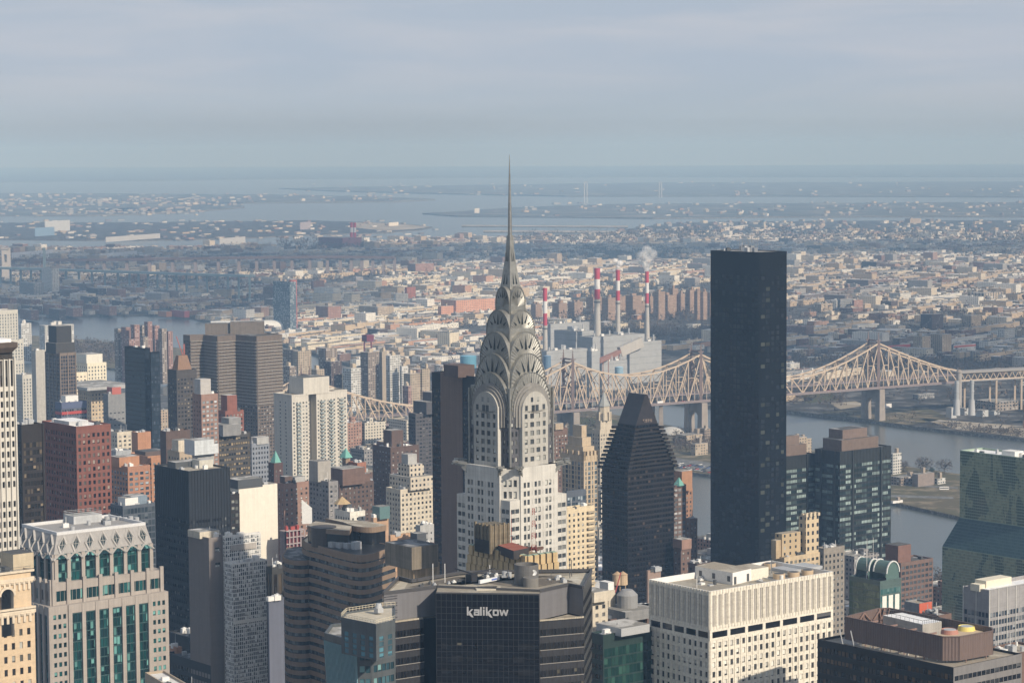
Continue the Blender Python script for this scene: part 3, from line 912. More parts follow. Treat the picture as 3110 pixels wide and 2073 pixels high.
# white hospital on the river
tower('hospital_building', 'cream hospital pavilion with arched windows catching full sun by the river', 'hospital', 229, 265, 323, 1103, 2700, wall((.74, .68, .53), var=.05),
      S(4.2, 4, .4, .55, glass((.06, .065, .07), (.3, .3, .28), .2), top=3), units=0, extra=lambda b, foot, z1, zr: b.boxpart('upper_storey', foot[0] + b.e * b.wr * .42 + b.u * b.wl * .52, b.e, b.wr * .42, b.wl * .46, zr, zr + 10.5, wall((.70, .67, .58), var=.05), R_GREY))
tower('hospital_building', 'lower cream wing with small square windows below the hospital pavilion', 'hospital', 226, 229, 264, 1131, 2660, wall((.74, .66, .50), var=.05), S(4, 4, .45, .4, G_STD, top=3), units=0)
tower('hall_building', 'beige columned hall with a wide flat grey roof', 'building', 236, 276, 337, 1176, 2500, wall((.52, .42, .29)), S(4, 4, .4, .5, G_STD, top=6), units=0, roof=R_GREY, extra=head((.5, .5), 28, 36, 3, W_GREYL))
tower('school_building', 'grey concrete block with a red court on its roof', 'building', 313, 328, 380, 1196, 2350, W_GREY, S(5, 6, .5, .18, G_DARK, top=16), units=2, roof=roofm((.35, .12, .10), (.4, .3, .28)), extra=head((.5, .5), 5, 5, 7, plain('red_court', (.45, .13, .1))))
for xl, xc, xr, yt, Y, lab in ((-60, -30, 54, 944, 2790, 'tallest cream hospital shaft with pointed arches at the picture edge'), (20, 25, 71, 1032, 2740, 'cream hospital shoulder block with upright window strips'),
                               (20, 37, 73, 1094, 2700, 'cream hospital step with one arched window'), (42, 68, 106, 1138, 2640, 'lowest cream hospital wing with blue glass panels')):
    tower('hospital_tower', lab, 'hospital', xl, xc, xr, yt, Y, wall((.52, .50, .44), var=.07), S(3.4, 3.5, .42, .62, glass((.08, .09, .10), (.3, .32, .32), .3), top=4), units=1, nwin=80, roof=R_GREY)
tower('slab_tower', 'plain pale grey windowless slab between the hospital and the stepped tower', 'tower', 95, 108, 139, 1064, 2500, wall((.42, .40, .36)), None, units=2)

# --- middle: twin cream slabs, brown and red brick apartments
ft, zt, wr, wl_ = foot_from(825, 886, 1078, 1203, 1850)
e, u = EA, UP
p0 = ft[0]
def offs(a, b_): return p0 + e * a + u * b_
w3 = wr / 3.0
b = Bld('cream_apartment_block', 'pair of joined cream apartment slabs with stacked balconies and a square plant tower', 'apartment block', ft, LAND, zt)
b.wallm = wall((.56, .53, .47), var=.06)
stR = S(3.2, 2.85, .5, .48, glass((.06, .065, .07), (.5, .5, .46), .3), top=4.2, rec=.4)
stL = S(9.5, 2.85, .22, .48, glass((.06, .065, .07), (.3, .36, .38), .3), top=4.2, mx=5)
wd = wl_
# two wings pushed forward with a recess between, a third at the far end
plan = [offs(0, 0), offs(w3 * .78, 0), offs(w3 * .78, 11), offs(w3 * 1.25, 11), offs(w3 * 1.25, 3), offs(w3 * 2.2, 3), offs(w3 * 2.2, 8), offs(w3 * 2.9, 8), offs(w3 * 2.9, wd * .9), offs(0, wd * .9)]
P = [Vector(p) for p in plan]
b.foot = P
b.volume(P, LAND, zt, stR, stL)
g = Geo(); g.face([(p.x, p.y, zt - .02) for p in P]); b.part('roof', g, R_TAN)
g = Geo()
for i in range(10):
    a_, c_ = P[i], P[(i + 1) % 10]
    g.beam((a_.x, a_.y, zt + .5), (c_.x, c_.y, zt + .5), .5, 1.0)
b.part('parapet', g, b.wallm)
b.boxpart('plant_tower', offs(w3 * 1.25, wd * .45), e, 12, 10, zt, zt + 13, b.wallm, R_DARK)
b.boxpart('plant_tower', offs(w3 * 1.0, wd * .8), e, 5, 5, zt, zt + 7, W_GREY, R_DARK)
gg = Geo()
nfl = int((zt - LAND - 4) / 2.85)
nb = 0
for (s0, dep) in ((w3 * .30, 0), (w3 * 1.52, 3), (w3 * 1.95, 3), (w3 * 2.62, 8)):
    for k in range(nfl):
        z = zt - 4.2 - k * 2.85 - 2.7
        if z < zt - 75: break
        c = offs(s0, dep - .75)
        gb = Geo(); gb.box(c, e, 1.9, .75, z, z + 1.15, 0, None, True)
        if nb < 100: b.part('balcony', gb, plain('balcony_panel', (.29, .33, .33), .4))
        nb += 1
b.finish([b.wallm], 100)

tower('brick_tower', 'dark brown brick apartment tower with a square tank house beside the cream slabs', 'apartment block', 1131, 1186, 1272, 1358, 1750, wall((.115, .078, .066)),
      S(4.4, 2.9, .34, .42, glass((.05, .05, .055), (.55, .55, .55), .35), top=3), S(3.4, 2.9, .5, .42, glass((.05, .05, .055), (.5, .5, .5), .3), top=3), roof=R_SNOW, units=4, extra=head((.42, .5), 5.2, 5.2, 12, W_BRN2))
tower('stepped_apartments', 'tan terraced apartment house stepping up to a square tower', 'apartment block', 1172, 1216, 1314, 1486, 1480, W_CREAM,
      S(3.1, 3.0, .48, .5, G_STD, top=2.2), units=4, roof=R_GREY,
      extra=many(head((.58, .55), 8.5, 11, 8, facm((.56, .50, .41), bw=3, fh=3, wf=.45, hf=.48), name='setback'), head((.58, .55), 5.5, 6, 15, facm((.56, .50, .41), bw=3, fh=3, wf=.45, hf=.48), name='setback'), head((.55, .6), 3.4, 3.4, 21, W_GREYL)))
# dark slab with a brown masonry panel, west side only in view
ft, zt, wr, wl_ = foot_from(1311, 1440, 1475, 1143, 1400)
b = Bld('office_tower', 'tall dark slab with a broad blank brown panel beside the spired tower', 'tower', ft, LAND, zt); b.wallm = W_BLACK
a_, c_ = ft[3], ft[0]
d_ = (c_ - a_)
m1, m2 = a_ + d_ * .225, a_ + d_ * .73
stb = S(1.8, 3.6, .85, .5, glass((.010, .010, .012), (.20, .16, .11), .12), top=9)
b.facade(a_, m1, LAND, zt, **stb)
b.facade(m2, c_, LAND, zt, **stb)
nn = Vector((d_.y, -d_.x)).normalized() * .6
b.g.prism([m1 + nn, m2 + nn, m2 - nn, m1 - nn], LAND, zt + .3, 1)
b.facade(ft[0], ft[1], LAND, zt, **stb)
b.blank(ft[1], ft[2], LAND, zt); b.blank(ft[2], ft[3], LAND, zt)
b.roof(ft, zt, R_DARK); b.units(ft, zt - .9, 4, 3)
b.boxpart('bulkhead', ft[0] + UP * wl_ * .35, EA, 6, 7, zt - .9, zt + 6, W_BRN2)
b.finish([W_BLACK, wall((.175, .115, .082), var=.06)], 100)
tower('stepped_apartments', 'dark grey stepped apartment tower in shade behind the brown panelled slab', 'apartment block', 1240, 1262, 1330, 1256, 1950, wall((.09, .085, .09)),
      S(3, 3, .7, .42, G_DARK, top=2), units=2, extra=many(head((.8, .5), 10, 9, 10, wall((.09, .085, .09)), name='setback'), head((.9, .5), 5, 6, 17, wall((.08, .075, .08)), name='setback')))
tower('brick_building', 'pinkish prewar brick apartment house with two rooftop houses behind the white party wall', 'apartment block', 842, 862, 939, 1468, 1560, W_PINK,
      S(3.6, 3.1, .36, .48, G_BRIGHT, top=3, rec=.3), units=3, extra=many(head((.25, .6), 3, 3, 5, W_BRN2), head((.7, .6), 4, 3, 4, W_GREYL)))
tower('brick_building', 'grey brick apartment block with a tall plain stair tower', 'apartment block', 938, 998, 1027, 1462, 1530, wall((.26, .25, .25)), S(3.4, 3.0, .5, .5, G_STD, top=2), units=3,
      extra=head((.35, .6), 5, 5, 13, wall((.36, .34, .31))))
tower('brick_building', 'dark red prewar apartment mass with a raised middle block', 'apartment block', 1004, 1030, 1135, 1470, 1600, W_BRN2, S(3.4, 3.1, .4, .46, G_STD, top=2), units=3,
      extra=many(head((.35, .5), 9, 8, 11, W_BROWN, name='setback'), head((.75, .6), 5, 5, 6, W_BROWN)))
def spire(h, r, mat):
    def f(b, foot, z1, zr):
        c = sum(foot, Vector((0, 0))) / 4
        g = Geo(); g.cyl(c.x, c.y, zr + .5, zr + h, r, .05, 4); b.part('pyramid_roof', g, mat)
    return f
M_COPPER = plain('green_copper', (.16, .38, .33), .7)
tower('tower_house', 'dark brick tower house topped by a small green copper spire', 'building', 815, 832, 859, 1406, 1640, wall((.10, .06, .055)), S(3, 3.2, .4, .5, G_STD, top=4), units=0, extra=spire(9, 4, M_COPPER))
tower('tower_house', 'brick turret with a broad green copper pyramid before the cream slabs', 'building', 1039, 1050, 1062, 1388, 1640, wall((.30, .22, .16)), S(2, 4, .5, .6, G_DARK, top=3), units=0, extra=spire(7, 4.6, M_COPPER))
tower('brick_building', 'orange brick house with arched gable beside the copper turret', 'building', 1058, 1085, 1112, 1405, 1630, wall((.34, .16, .11)), S(3, 3.2, .5, .5, G_STD, top=2), units=1)
def pagoda(b, foot, z1, zr):
    c = foot[0] + b.e * b.wr * .35 + b.u * b.wl * .5
    g = Geo(); g.cyl(c.x, c.y, zr, zr + 4, 2.6, n=8); th = b.part('tank_house', g, M_UNITD)
    g = Geo(); g.cyl(c.x - 3, c.y, zr + 4.5, zr + 8.5, 5.0, .2, 6); b.part('tank_roof', g, plain('tan_tile', (.45, .33, .18)), under=th)
tower('white_building', 'small white painted house with a tan peaked tank roof', 'building', 1016, 1063, 1109, 1554, 1350, W_WHITE, S(3.4, 3.6, .35, .4, G_DARK, top=2.5), S(2.6, 3.6, .5, .5, G_DARK, top=2.5), units=2, extra=pagoda)
# concrete frame under red netting
ft, zt, wr, wl_ = foot_from(852, 868, 925, 1612, 1330)
b = Bld('construction_frame', 'open concrete frame of a new building wrapped in red netting', 'building', ft, LAND, zt); b.wallm = W_GREYL
q = inset(ft, 1.2); b.g.prism(q, LAND, zt - 1, 1)
for k in range(9):
    z = zt - k * 3.6
    b.g.prism(ft, z - .5, z, 0, 0, True)
for a_, c_ in ((ft[0], ft[1]), (ft[3], ft[0])):
    for i in range(6):
        p = a_ + (c_ - a_) * (i / 5)
        b.g.beam((p.x, p.y, zt - 36), (p.x, p.y, zt), .6)
b.units(ft, zt, 5, 9, plain('red_net', (.36, .07, .06)))
b.finish([wall((.42, .36, .36)), wall((.20, .055, .06))])
tower('brick_building', 'salmon brick block with a plain sunny side wall behind the curved banded tower', 'building', 1180, 1186, 1246, 1625, 1300, wall((.50, .32, .20)), S(9, 3.6, .16, .2, G_DARK, top=12), None, units=2)
tower('brick_building', 'small tan block with a glass tank frame on its roof', 'building', 1126, 1134, 1180, 1572, 1340, wall((.44, .29, .19)), None, units=2, extra=head((.6, .5), 3.5, 3.5, 7, plain('tank_glass', (.12, .2, .2), .3)))
tower('grey_building', 'pale grey stepped block beside the brown panelled slab foot', 'building', 1262, 1276, 1318, 1595, 1290, W_GREYL, S(3, 3.3, .3, .3, G_DARK, top=3), units=2)
tower('brick_building', 'low brown block between the salmon building and the dark slab', 'building', 1246, 1258, 1320, 1655, 1260, W_BROWN, S(3, 3.3, .5, .5, G_STD, top=2), units=3, extra=head((.3, .5), 3, 3, 7, M_UNITD))
def hutroof(b, foot, z1, zr):
    c = foot[0] + b.e * b.wr * .8 + b.u * b.wl * .6
    g = Geo(); g.cyl(c.x, c.y, zr, zr + 5, 3.2, n=6); th = b.part('tank_house', g, W_TANB)
    g = Geo(); g.cyl(c.x, c.y, zr + 5, zr + 8, 3.6, .1, 6); b.part('tank_roof', g, W_ORANGE, under=th)
tower('brick_building', 'buff brick building with a black stained top and rooftop vents', 'building', 1208, 1256, 1335, 1716, 950, wall((.46, .34, .21), streak=.35), S(4, 4, .22, .5, G_DARK, top=8), None, units=3, roof=R_TAN,
      extra=many(head((.2, .45), 6.5, 9, 9, wall((.20, .17, .13), streak=.3), R_DARK), hutroof))
tower('dark_building', 'low black mullioned block with a white dish between the gridded slab and the banded tower', 'building', 808, 826, 860, 1722, 1000, wall((.05, .048, .045)), S(2.2, 16, .7, .8, G_BRONZE, top=1.5), units=4, roof=R_DARK)
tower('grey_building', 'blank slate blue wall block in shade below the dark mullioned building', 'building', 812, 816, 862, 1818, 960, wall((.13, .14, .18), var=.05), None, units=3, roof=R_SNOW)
tower('white_roof_block', 'low block with a snowy white roof and round vents along the lower edge', 'building', 440, 650, 712, 2165, 880, W_TANB, None, units=8, roof=roofm((.7, .69, .66), (.6, .58, .55)), rot=-12)
tower('brick_building', 'small orange brick roof house in the shadow of the teal tower', 'building', 512, 536, 553, 1965, 1080, W_ORANGE, None, units=1)
tower('dark_building', 'low dark podium with ledges behind the teal tower', 'building', 505, 640, 700, 2020, 1050, W_DKGREY, S(2.5, 4, .8, .5, G_DARK, top=3), units=5, roof=R_DARK)
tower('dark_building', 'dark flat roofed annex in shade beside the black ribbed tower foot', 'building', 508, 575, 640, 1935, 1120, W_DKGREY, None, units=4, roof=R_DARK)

# --- right of the spire
tower('brick_tower', 'brown apartment tower with bright white windows just right of the spired tower', 'apartment block', 1664, 1676, 1724, 1302, 1900, W_BROWN, S(3.1, 3.0, .5, .5, G_BRIGHT, top=5), units=2, extra=head((.4, .5), 4, 4, 5, W_TANB))
tower('glass_building', 'blue glass block with a pale green skylight roof', 'building', 1715, 1722, 1780, 1492, 1370, W_SLATE, S(1.8, 3.4, .85, .7, G_BLUE, top=3), units=0, roof=roofm((.25, .38, .37), (.4, .5, .48)), nwin=80)
tower('apartment_block', 'cream yellow apartment house with a stack of dark balconies at its corner', 'apartment block', 1700, 1721, 1806, 1543, 1320, wall((.62, .52, .36)), S(3.3, 3.05, .42, .5, G_STD, top=2.5), units=2,
      extra=lambda b, foot, z1, zr: [b.boxpart('balcony', foot[0] + b.e * (b.wr - 3) - b.u * .7, b.e, 2.6, .7, z1 - 4 - k * 3.05, z1 - 3 - k * 3.05, plain('balcony_wall', (.4, .34, .25))) for k in range(24)])
def deco_top(b, foot, z1, zr):
    c = sum(foot, Vector((0, 0))) / 4
    w = b.wallm
    b.boxpart('setback', c, b.e, b.wr * .40, b.wl * .40, zr, zr + 7, w, R_TAN)
    b.boxpart('setback', c, b.e, b.wr * .31, b.wl * .31, zr + 7, zr + 13, w, R_TAN)
    b.boxpart('bulkhead', c, b.e, b.wr * .17, b.wl * .2, zr + 13, zr + 21, w, R_GREY)
    for i in range(5):
        for k in range(2):
            p = foot[0] + b.e * b.wr * (i / 4) if k == 0 else foot[3] + (foot[0] - foot[3]) * (i / 4)
            b.boxpart('pinnacle', p + (b.u + b.e) * .7, b.e, .9, .9, zr - 2, zr + 4, w)
tower('tan_tower', 'tan stepped tower with blue glass strips and corner pinnacles', 'tower', 1706, 1773, 1816, 1385, 1650, wall((.50, .40, .28)),
      S(3.3, 3.2, .5, .78, glass((.05, .07, .09), (.30, .34, .36), .3), top=4, wpat=(.34, .75, .34, .75)), units=0, extra=deco_top)
def cupola(b, foot, z1, zr):
    c = sum(foot, Vector((0, 0))) / 4
    b.boxpart('setback', c, b.e, b.wr * .36, b.wl * .3, zr, zr + 8, b.wallm)
    g = Geo(); g.cyl(c.x, c.y, zr + 8, zr + 20, 5.2, 4.6, 8); dr = b.part('drum', g, b.wallm)
    g = Geo(); g.cyl(c.x, c.y, zr + 20, zr + 25, 5.4, 3, 8); g.cyl(c.x, c.y, zr + 25, zr + 31, 2.9, .6, 8); g.cyl(c.x, c.y, zr + 31, zr + 36, .3, .1, 5); b.part('cupola_roof', g, plain('lead', (.32, .33, .32)), under=dr)
    for i in range(8):
        a = i * math.pi / 4
        b.boxpart('buttress', (c.x + 5.6 * math.cos(a), c.y + 5.6 * math.sin(a)), Vector((math.cos(a), math.sin(a))), .8, .6, zr + 8, zr + 15, b.wallm)
tower('stone_tower', 'pale stone tower ending in an octagonal cupola with buttresses', 'tower', 1798, 1822, 1870, 1305, 2000, wall((.50, .44, .35)), S(2.9, 3.3, .45, .55, glass((.06, .065, .07), (.5, .48, .44), .3), top=3), units=0, extra=cupola)
tower('apartment_block', 'brown apartment block with white framed bay windows beside the pointed black tower', 'apartment block', 2040, 2046, 2084, 1474, 1600, W_BROWN, S(4, 3.1, .8, .62, glass((.09, .10, .11), (.5, .52, .54), .5), top=2), units=2, extra=spire(6, 4, M_COPPER))
tower('brick_building', 'orange brown stepped brick tower with a rough stepped crown near the river', 'building', 2062, 2070, 2104, 1485, 1700, wall((.30, .17, .11)), S(3, 3.1, .4, .5, G_STD, top=2), units=1, extra=head((.2, .6), 5, 5, 14, wall((.36, .20, .12)), name='setback'))
tower('brick_building', 'brown brick riverside block with a tank house at the black tower foot', 'building', 2080, 2096, 2118, 1575, 1620, W_BROWN, S(3, 3.1, .4, .5, G_STD, top=2), units=2)
tower('brick_building', 'low dark brick house with two roof blocks between the dark towers', 'building', 2046, 2068, 2098, 1664, 1450, W_BROWN, S(3, 3.1, .4, .5, G_STD, top=2), units=2, extra=head((.5, .5), 4, 4, 6, W_PINK))
tower('brick_building', 'low dark brick terraces with chimneys before the black shaft', 'building', 2090, 2118, 2162, 1712, 1400, W_BRN2, S(3, 3.1, .4, .5, G_STD, top=2), units=4)
tower('brick_building', 'narrow reddish tan tower house behind the white louvred block', 'building', 1962, 1967, 2007, 1732, 1080, wall((.30, .22, .185)), None, units=1)
# bronze twins by the river
GB = glass((.018, .030, .034), (.36, .46, .45), .46, .08, (.06, .085, .085), .3, blind=.12)
for (xl, xc, xr, yt, lab) in ((2330, 2352, 2475, 1390, 'bronze glass slab tower half hidden behind the black shaft, brown plant room on top'), (2476, 2551, 2706, 1371, 'bronze glass slab tower standing clear with two stacked brown plant rooms')):
    foot, z1, wr, wl_ = foot_from(xl, xc, xr, yt, 1700)
    b = Bld('bronze_tower', lab, 'tower', foot, LAND, z1); b.wallm = wall((.030, .033, .034), rough=.45)
    b.e, b.u, b.wr, b.wl = EA, UP, wr, wl_
    n_ = 4 if xl > 2400 else 3
    def st(a, c, z0_, z1_, b=b):
        d = c - a
        b.facade(a, c, z0_, z1_, bay=5.5, fl=3.75, ww=1, wh=.60, top=9, mx=.3, mat=GB, ribbon=True, rec=.12, fins=1.5, fin_d=.16, fin_w=.16)
        for t in (.245, .80):
            p = a + d * t
            nn = Vector((d.y, -d.x)).normalized()
            b.g.box(p + nn * .35, d.normalized(), .8, .5, z0_, z1_ + .05, 0)
    b.volume(foot, LAND, z1, st)
    b.roof(foot, z1, R_DARK); b.units(foot, z1 - .9, 3, int(xl))
    b.boxpart('plant_room', foot[0] + EA * wr * .45 + UP * wl_ * .5, EA, wr * .36, wl_ * .38, z1 - .9, z1 + 7.5, wall((.16, .12, .10)), R_DARK)
    b.boxpart('plant_room', foot[0] + EA * wr * .42 + UP * wl_ * .55, EA, wr * .24, wl_ * .28, z1 + 7.5, z1 + 14, wall((.18, .135, .115)), R_DARK)
    b.finish([b.wallm], 100)
tower('brick_building', 'brown brick riverside building with a gridded front and a square brick stair house', 'apartment block', 2676, 2736, 2834, 1709, 1400, wall((.17, .115, .098)),
      S(3.4, 3.2, .74, .56, glass((.04, .05, .06), (.12, .13, .14), .4), top=1.5), S(12, 3.2, .1, .1, G_STD, top=3), units=2, roof=R_DARK, extra=head((.22, .5), 5.5, 5, 10.5, wall((.19, .11, .09)), R_DARK))
def deco2(b, foot, z1, zr):
    b.boxpart('setback', foot[0] + b.e * b.wr * .3 + b.u * b.wl * .62, b.e, b.wr * .26, b.wl * .3, zr, zr + 12.5, facm((.46, .36, .23), bw=4, fh=3.1, wf=.3, hf=.45), R_TAN)
    b.boxpart('setback', foot[0] + b.e * b.wr * .06 + b.u * b.wl * .6, b.e, b.wr * .16, b.wl * .2, zr, zr + 9.5, wall((.44, .34, .22)), R_TAN)
    c = foot[0] + b.e * b.wr * .80 + b.u * b.wl * .35
    b.boxpart('tower_block', c, b.e, b.wr * .18, b.wl * .30, zr, zr + 20, facm((.54, .44, .30), bw=3.4, fh=4, wf=.42, hf=.5), R_TAN)
    for i in range(8):
        p = c + b.e * b.wr * (-.17 + .34 * (i % 4) / 3) + b.u * b.wl * (-.29 if i < 4 else .0)
        b.boxpart('finial', p, b.e, .7, .7, zr + 20, zr + 21.6, wall((.60, .50, .36)))
tower('tan_building', 'tan stepped apartment building with a crenellated square tower', 'apartment block', 2346, 2382, 2490, 1692, 1230, wall((.50, .40, .27)),
      S(3.2, 3.1, .6, .5, glass((.05, .055, .055), (.4, .40, .36), .3), top=1.5), units=4, roof=R_TAN, extra=deco2)
tower('grey_building', 'grey brown gridded building with a plain flat roof behind the white louvred block', 'building', 2478, 2502, 2565, 1665, 1330, wall((.25, .225, .195)), S(3.3, 3.3, .46, .5, glass((.03, .035, .04), (.32, .33, .33), .25), top=3), units=2, roof=R_GREY)
def skyl(b, foot, z1, zr):
    for k, off in enumerate((.28, .74)):
        g = Geo()
        c = foot[0] + b.e * b.wr * .5 + b.u * b.wl * off if k else foot[0] + b.e * b.wr * .62 + b.u * b.wl * .22
        n = 10; r = b.wr * (.30 if k == 0 else .26)
        for i in range(n):
            a0, a1 = math.pi * i / n, math.pi * (i + 1) / n
            for d_, s_ in ((b.e, b.u),):
                pA = c + d_ * (r * math.cos(a0)); pB = c + d_ * (r * math.cos(a1))
                zA, zB = zr + 4 + 6 * math.sin(a0), zr + 4 + 6 * math.sin(a1)
                for sg in (-1, 1):
                    o_ = s_ * (b.wl * .2 * sg)
                    pts = [(pA.x + o_.x, pA.y + o_.y, zr), (pB.x + o_.x, pB.y + o_.y, zr), (pB.x + o_.x, pB.y + o_.y, zB), (pA.x + o_.x, pA.y + o_.y, zA)]
                    g.face(pts)
                o_ = s_ * b.wl * .2
                g.face([(pA.x - o_.x, pA.y - o_.y, zA), (pB.x - o_.x, pB.y - o_.y, zB), (pB.x + o_.x, pB.y + o_.y, zB), (pA.x + o_.x, pA.y + o_.y, zA)])
        cvt = b.part('crown_vault', g, plain('crown_glass', (.10, .16, .145), .15))
        g = Geo()
        for i in range(n):
            a0, a1 = math.pi * i / n, math.pi * (i + 1) / n
            for sg in (-1, 1):
                o_ = b.u * (b.wl * .21 * sg)
                pA = c + b.e * (r * math.cos(a0)) + o_; pB = c + b.e * (r * math.cos(a1)) + o_
                g.beam((pA.x, pA.y, zr + 4.2 + 6 * math.sin(a0)), (pB.x, pB.y, zr + 4.2 + 6 * math.sin(a1)), .6)
        b.part('crown_rib', g, plain('white_rim', (.7, .7, .68)), under=cvt)
    for k in (.2, .5, .8):
        p = foot[0] + b.e * b.wr * k - b.u * .12
        b.boxpart('white_panel', p, b.e, 1.6, .1, z1 - 17, z1 - 8, plain('white_panel_paint', (.75, .74, .68)))
    for k in (.25, .55):
        g = Geo(); p = foot[0] + b.e * b.wr * k + b.u * b.wl * .6; g.cyl(p.x, p.y, zr, zr + 21, .15, .08, 5); b.part('mast', g, M_UNITW)
tower('glass_tower', 'green mirror glass tower with vaulted crown screens and thin masts', 'tower', 2579, 2673, 2737, 1764, 1230, wall((.09, .13, .12), rough=.3),
      S(1.6, 3.6, .94, .78, glass((.03, .09, .09), (.12, .22, .21), .3, .06), top=4, rec=.06), S(1.6, 3.6, .95, .85, glass((.07, .12, .085), (.20, .26, .16), .4, .05, mirror=True), top=2, rec=.05), roof=R_DARK, units=0, extra=skyl)  # mirrored look of the left wall is painted patches
tower('red_fronted_building', 'low grey block whose sunny end is painted red with three windows', 'building', 2747, 2791, 2829, 1832, 1150, W_GREY, S(5, 60, .001, .1, None), units=0, roof=R_TAN,
      extra=lambda b, foot, z1, zr: (b.boxpart('red_end', foot[0] + b.e * b.wr * .5 - b.u * .15, b.e, b.wr * .5, .12, LAND, z1 + .05, wall((.50, .12, .07), var=.05)),
                                     [b.boxpart('window', foot[0] + b.e * b.wr * (.3 + .18 * k) - b.u * .33, b.e, .55, .05, z1 - 6.2, z1 - 3.6, G_DARK) for k in range(3)]))
tower('brick_building', 'low brown roofed block with vents beside the red fronted building', 'building', 2800, 2850, 2890, 1868, 1120, W_BROWN, S(3, 3.3, .4, .5, G_STD), units=4, roof=R_GREY)
def cooler(b, foot, z1, zr):
    c = foot[0] + b.e * b.wr * .28 + b.u * b.wl * .52
    b.boxpart('cooling_unit', c, b.e, 8.5, 3.2, zr + .4, zr + 4.8, plain('cream_paint', (.72, .66, .52)))
    b.boxpart('cooling_unit', c - b.e * 10, b.e, 2.2, 2.6, zr + .4, zr + 3.4, plain('cream_paint', (.72, .66, .52)))
    b.boxpart('roof_deck', foot[0] + b.e * b.wr * .5 + b.u * b.wl * .28, b.e, b.wr * .47, b.wl * .18, zr, zr + 1.6, W_GREYL, R_SNOW)
def stg(a, c, z0_, z1_):
    CURB.facade(a, c, z0_, z1_ - 9, bay=1.9, fl=3.5, ww=.8, wh=.62, top=0.4, mat=glass((.03, .04, .055), (.3, .32, .34), .2), rec=.18)
    CURB.blank(a, c, z1_ - 9, z1_)
    d = (c - a); L = d.length; d = d / L; nn = Vector((d.y, -d.x))
    k = max(2, int(L / 5.8))
    for i in range(k + 1):
        CURB.g.box(a + d * (L * i / k) + nn * .1, d, .14, .14, z0_, z1_ + .1, 1)
foot, z1, wr, wl_ = foot_from(2926, 3005, 3190, 1792, 1050)
CURB = Bld('gridded_building', 'grey panelled building with a white window grid and a cream cooling plant', 'building', foot, LAND, z1)
CURB.wallm = wall((.30, .29, .29)); CURB.e, CURB.u, CURB.wr, CURB.wl = EA, UP, wr, wl_
CURB.volume(foot, LAND, z1, stg, stg); CURB.roof(foot, z1, R_SNOW, 1.6); cooler(CURB, foot, z1, z1 - 1.6)
CURB.finish([CURB.wallm, plain('white_mullion', (.62, .61, .57))], 100)
tower('grey_building', 'low grey brown roof with a gravel mound behind the black screened tower', 'building', 2960, 3050, 3180, 1990, 900, W_BROWN, None, units=4, roof=R_TAN)

# big dark brown apartment slab with folded fronts
xs = [(577, 2208), (618, 2216), (660, 2196), (716, 2212), (779, 2192), (857, 2214)]
pts = []
zt = at(660, 1022, 2190).z
for x, Y in xs:
    p = at(x, 1022, Y); pts.append(Vector((p.x, p.y)))
back = [pts[-1] + UP * 25, pts[0] + UP * 12]
poly = pts + back
b = Bld('folded_apartments', 'huge brown apartment slab with folded fronts and pale balcony lines', 'apartment block', poly, LAND, zt)
b.wallm = wall((.155, .125, .105))
stw = S(3.4, 2.95, .72, .52, glass((.05, .055, .06), (.62, .62, .60), .16), top=4.5, rec=.7)
b.volume(poly, LAND, zt, stw, S(3.4, 2.95, .72, .52, glass((.045, .05, .055), (.50, .5, .5), .14), top=4.5, rec=.7))
b.roof(poly, zt, R_DARK, .8, .4)
for i in range(5):
    a_, c_ = pts[i], pts[i + 1]
    d = (c_ - a_).normalized(); n_ = Vector((d.y, -d.x))
    for k in range(20):
        z = zt - 5.2 - k * 2.95
        g = Geo(); g.box((a_ + c_) / 2 + n_ * .5, d, (c_ - a_).length * .49, .5, z - .9, z, 0, None, True)
        if i * 20 + k < 100 and k < 20: b.part('balcony_line', g, wall((.25, .225, .195)))
for xa, xb, h in ((624, 712, 9), (700, 803, 10.5)):
    pa, pb = at(xa, 1020, 2235), at(xb, 1020, 2235)
    b.boxpart('plant_room', ((pa.x + pb.x) / 2, (pa.y + pb.y) / 2), Vector((1, .1)).normalized(), (pb.x - pa.x) / 2, 7, zt - .8, zt + h, wall((.17, .145, .125)), R_DARK)
b.finish([b.wallm], 100)

# low pieces behind the sign tower: terraces, tanks, cooling cell
tower('tan_building', 'tan terraced apartment house at the right flank of the sign tower', 'apartment block', 1778, 1800, 1846, 1818, 930, W_CREAM, S(3, 3.1, .45, .5, G_STD, top=2), units=2, roof=R_TAN, extra=head((.3, .5), 4, 5, 4, W_CREAM))
tower('cream_tower_house', 'cream cube carrying a white cooling cell and a red boom', 'building', 1816, 1848, 1869, 1794, 960, W_CREAM, None, units=0, roof=R_DARK,
      extra=lambda b, foot, z1, zr: (b.boxpart('cooling_cell', sum(foot, Vector((0, 0))) / 4, b.e, b.wr * .42, b.wl * .42, zr + 1, zr + 4.2, M_UNITW),
                                     (lambda g: (g.beam((foot[1].x, foot[1].y, zr), (foot[1].x + 2.2, foot[1].y, zr + 8), .4), b.part('boom', g, plain('red_paint', (.4, .08, .08)))))(Geo())))
bb = tower('flat_roofed_building', 'low building with a big grey steel tank, two wooden tanks and white roofs', 'building', 1800, 1855, 1985, 1880, 950, W_BROWN, S(3, 3.3, .4, .5, G_STD), units=6, roof=R_SNOW)
zr = bb.z1 - .9
p = at(1905, 1862, 960); bb.boxpart('tank_stand', (p.x, p.y), EA, 8, 8, zr, zr + 4, W_GREY, R_GREY)
g = Geo(); g.cyl(p.x, p.y, zr + 4, zr + 9, 4.2, n=20); g.cyl(p.x, p.y, zr + 9, zr + 11, 4.2, 2.2, 20); bb.part('steel_tank', g, plain('tank_steel', (.28, .28, .28), .5))
for x in (1875, 1892):
    p = at(x, 1850, 985); bb.tank((p.x, p.y), zr + 6, 2.0, 4.2, wall((.48, .36, .24)))
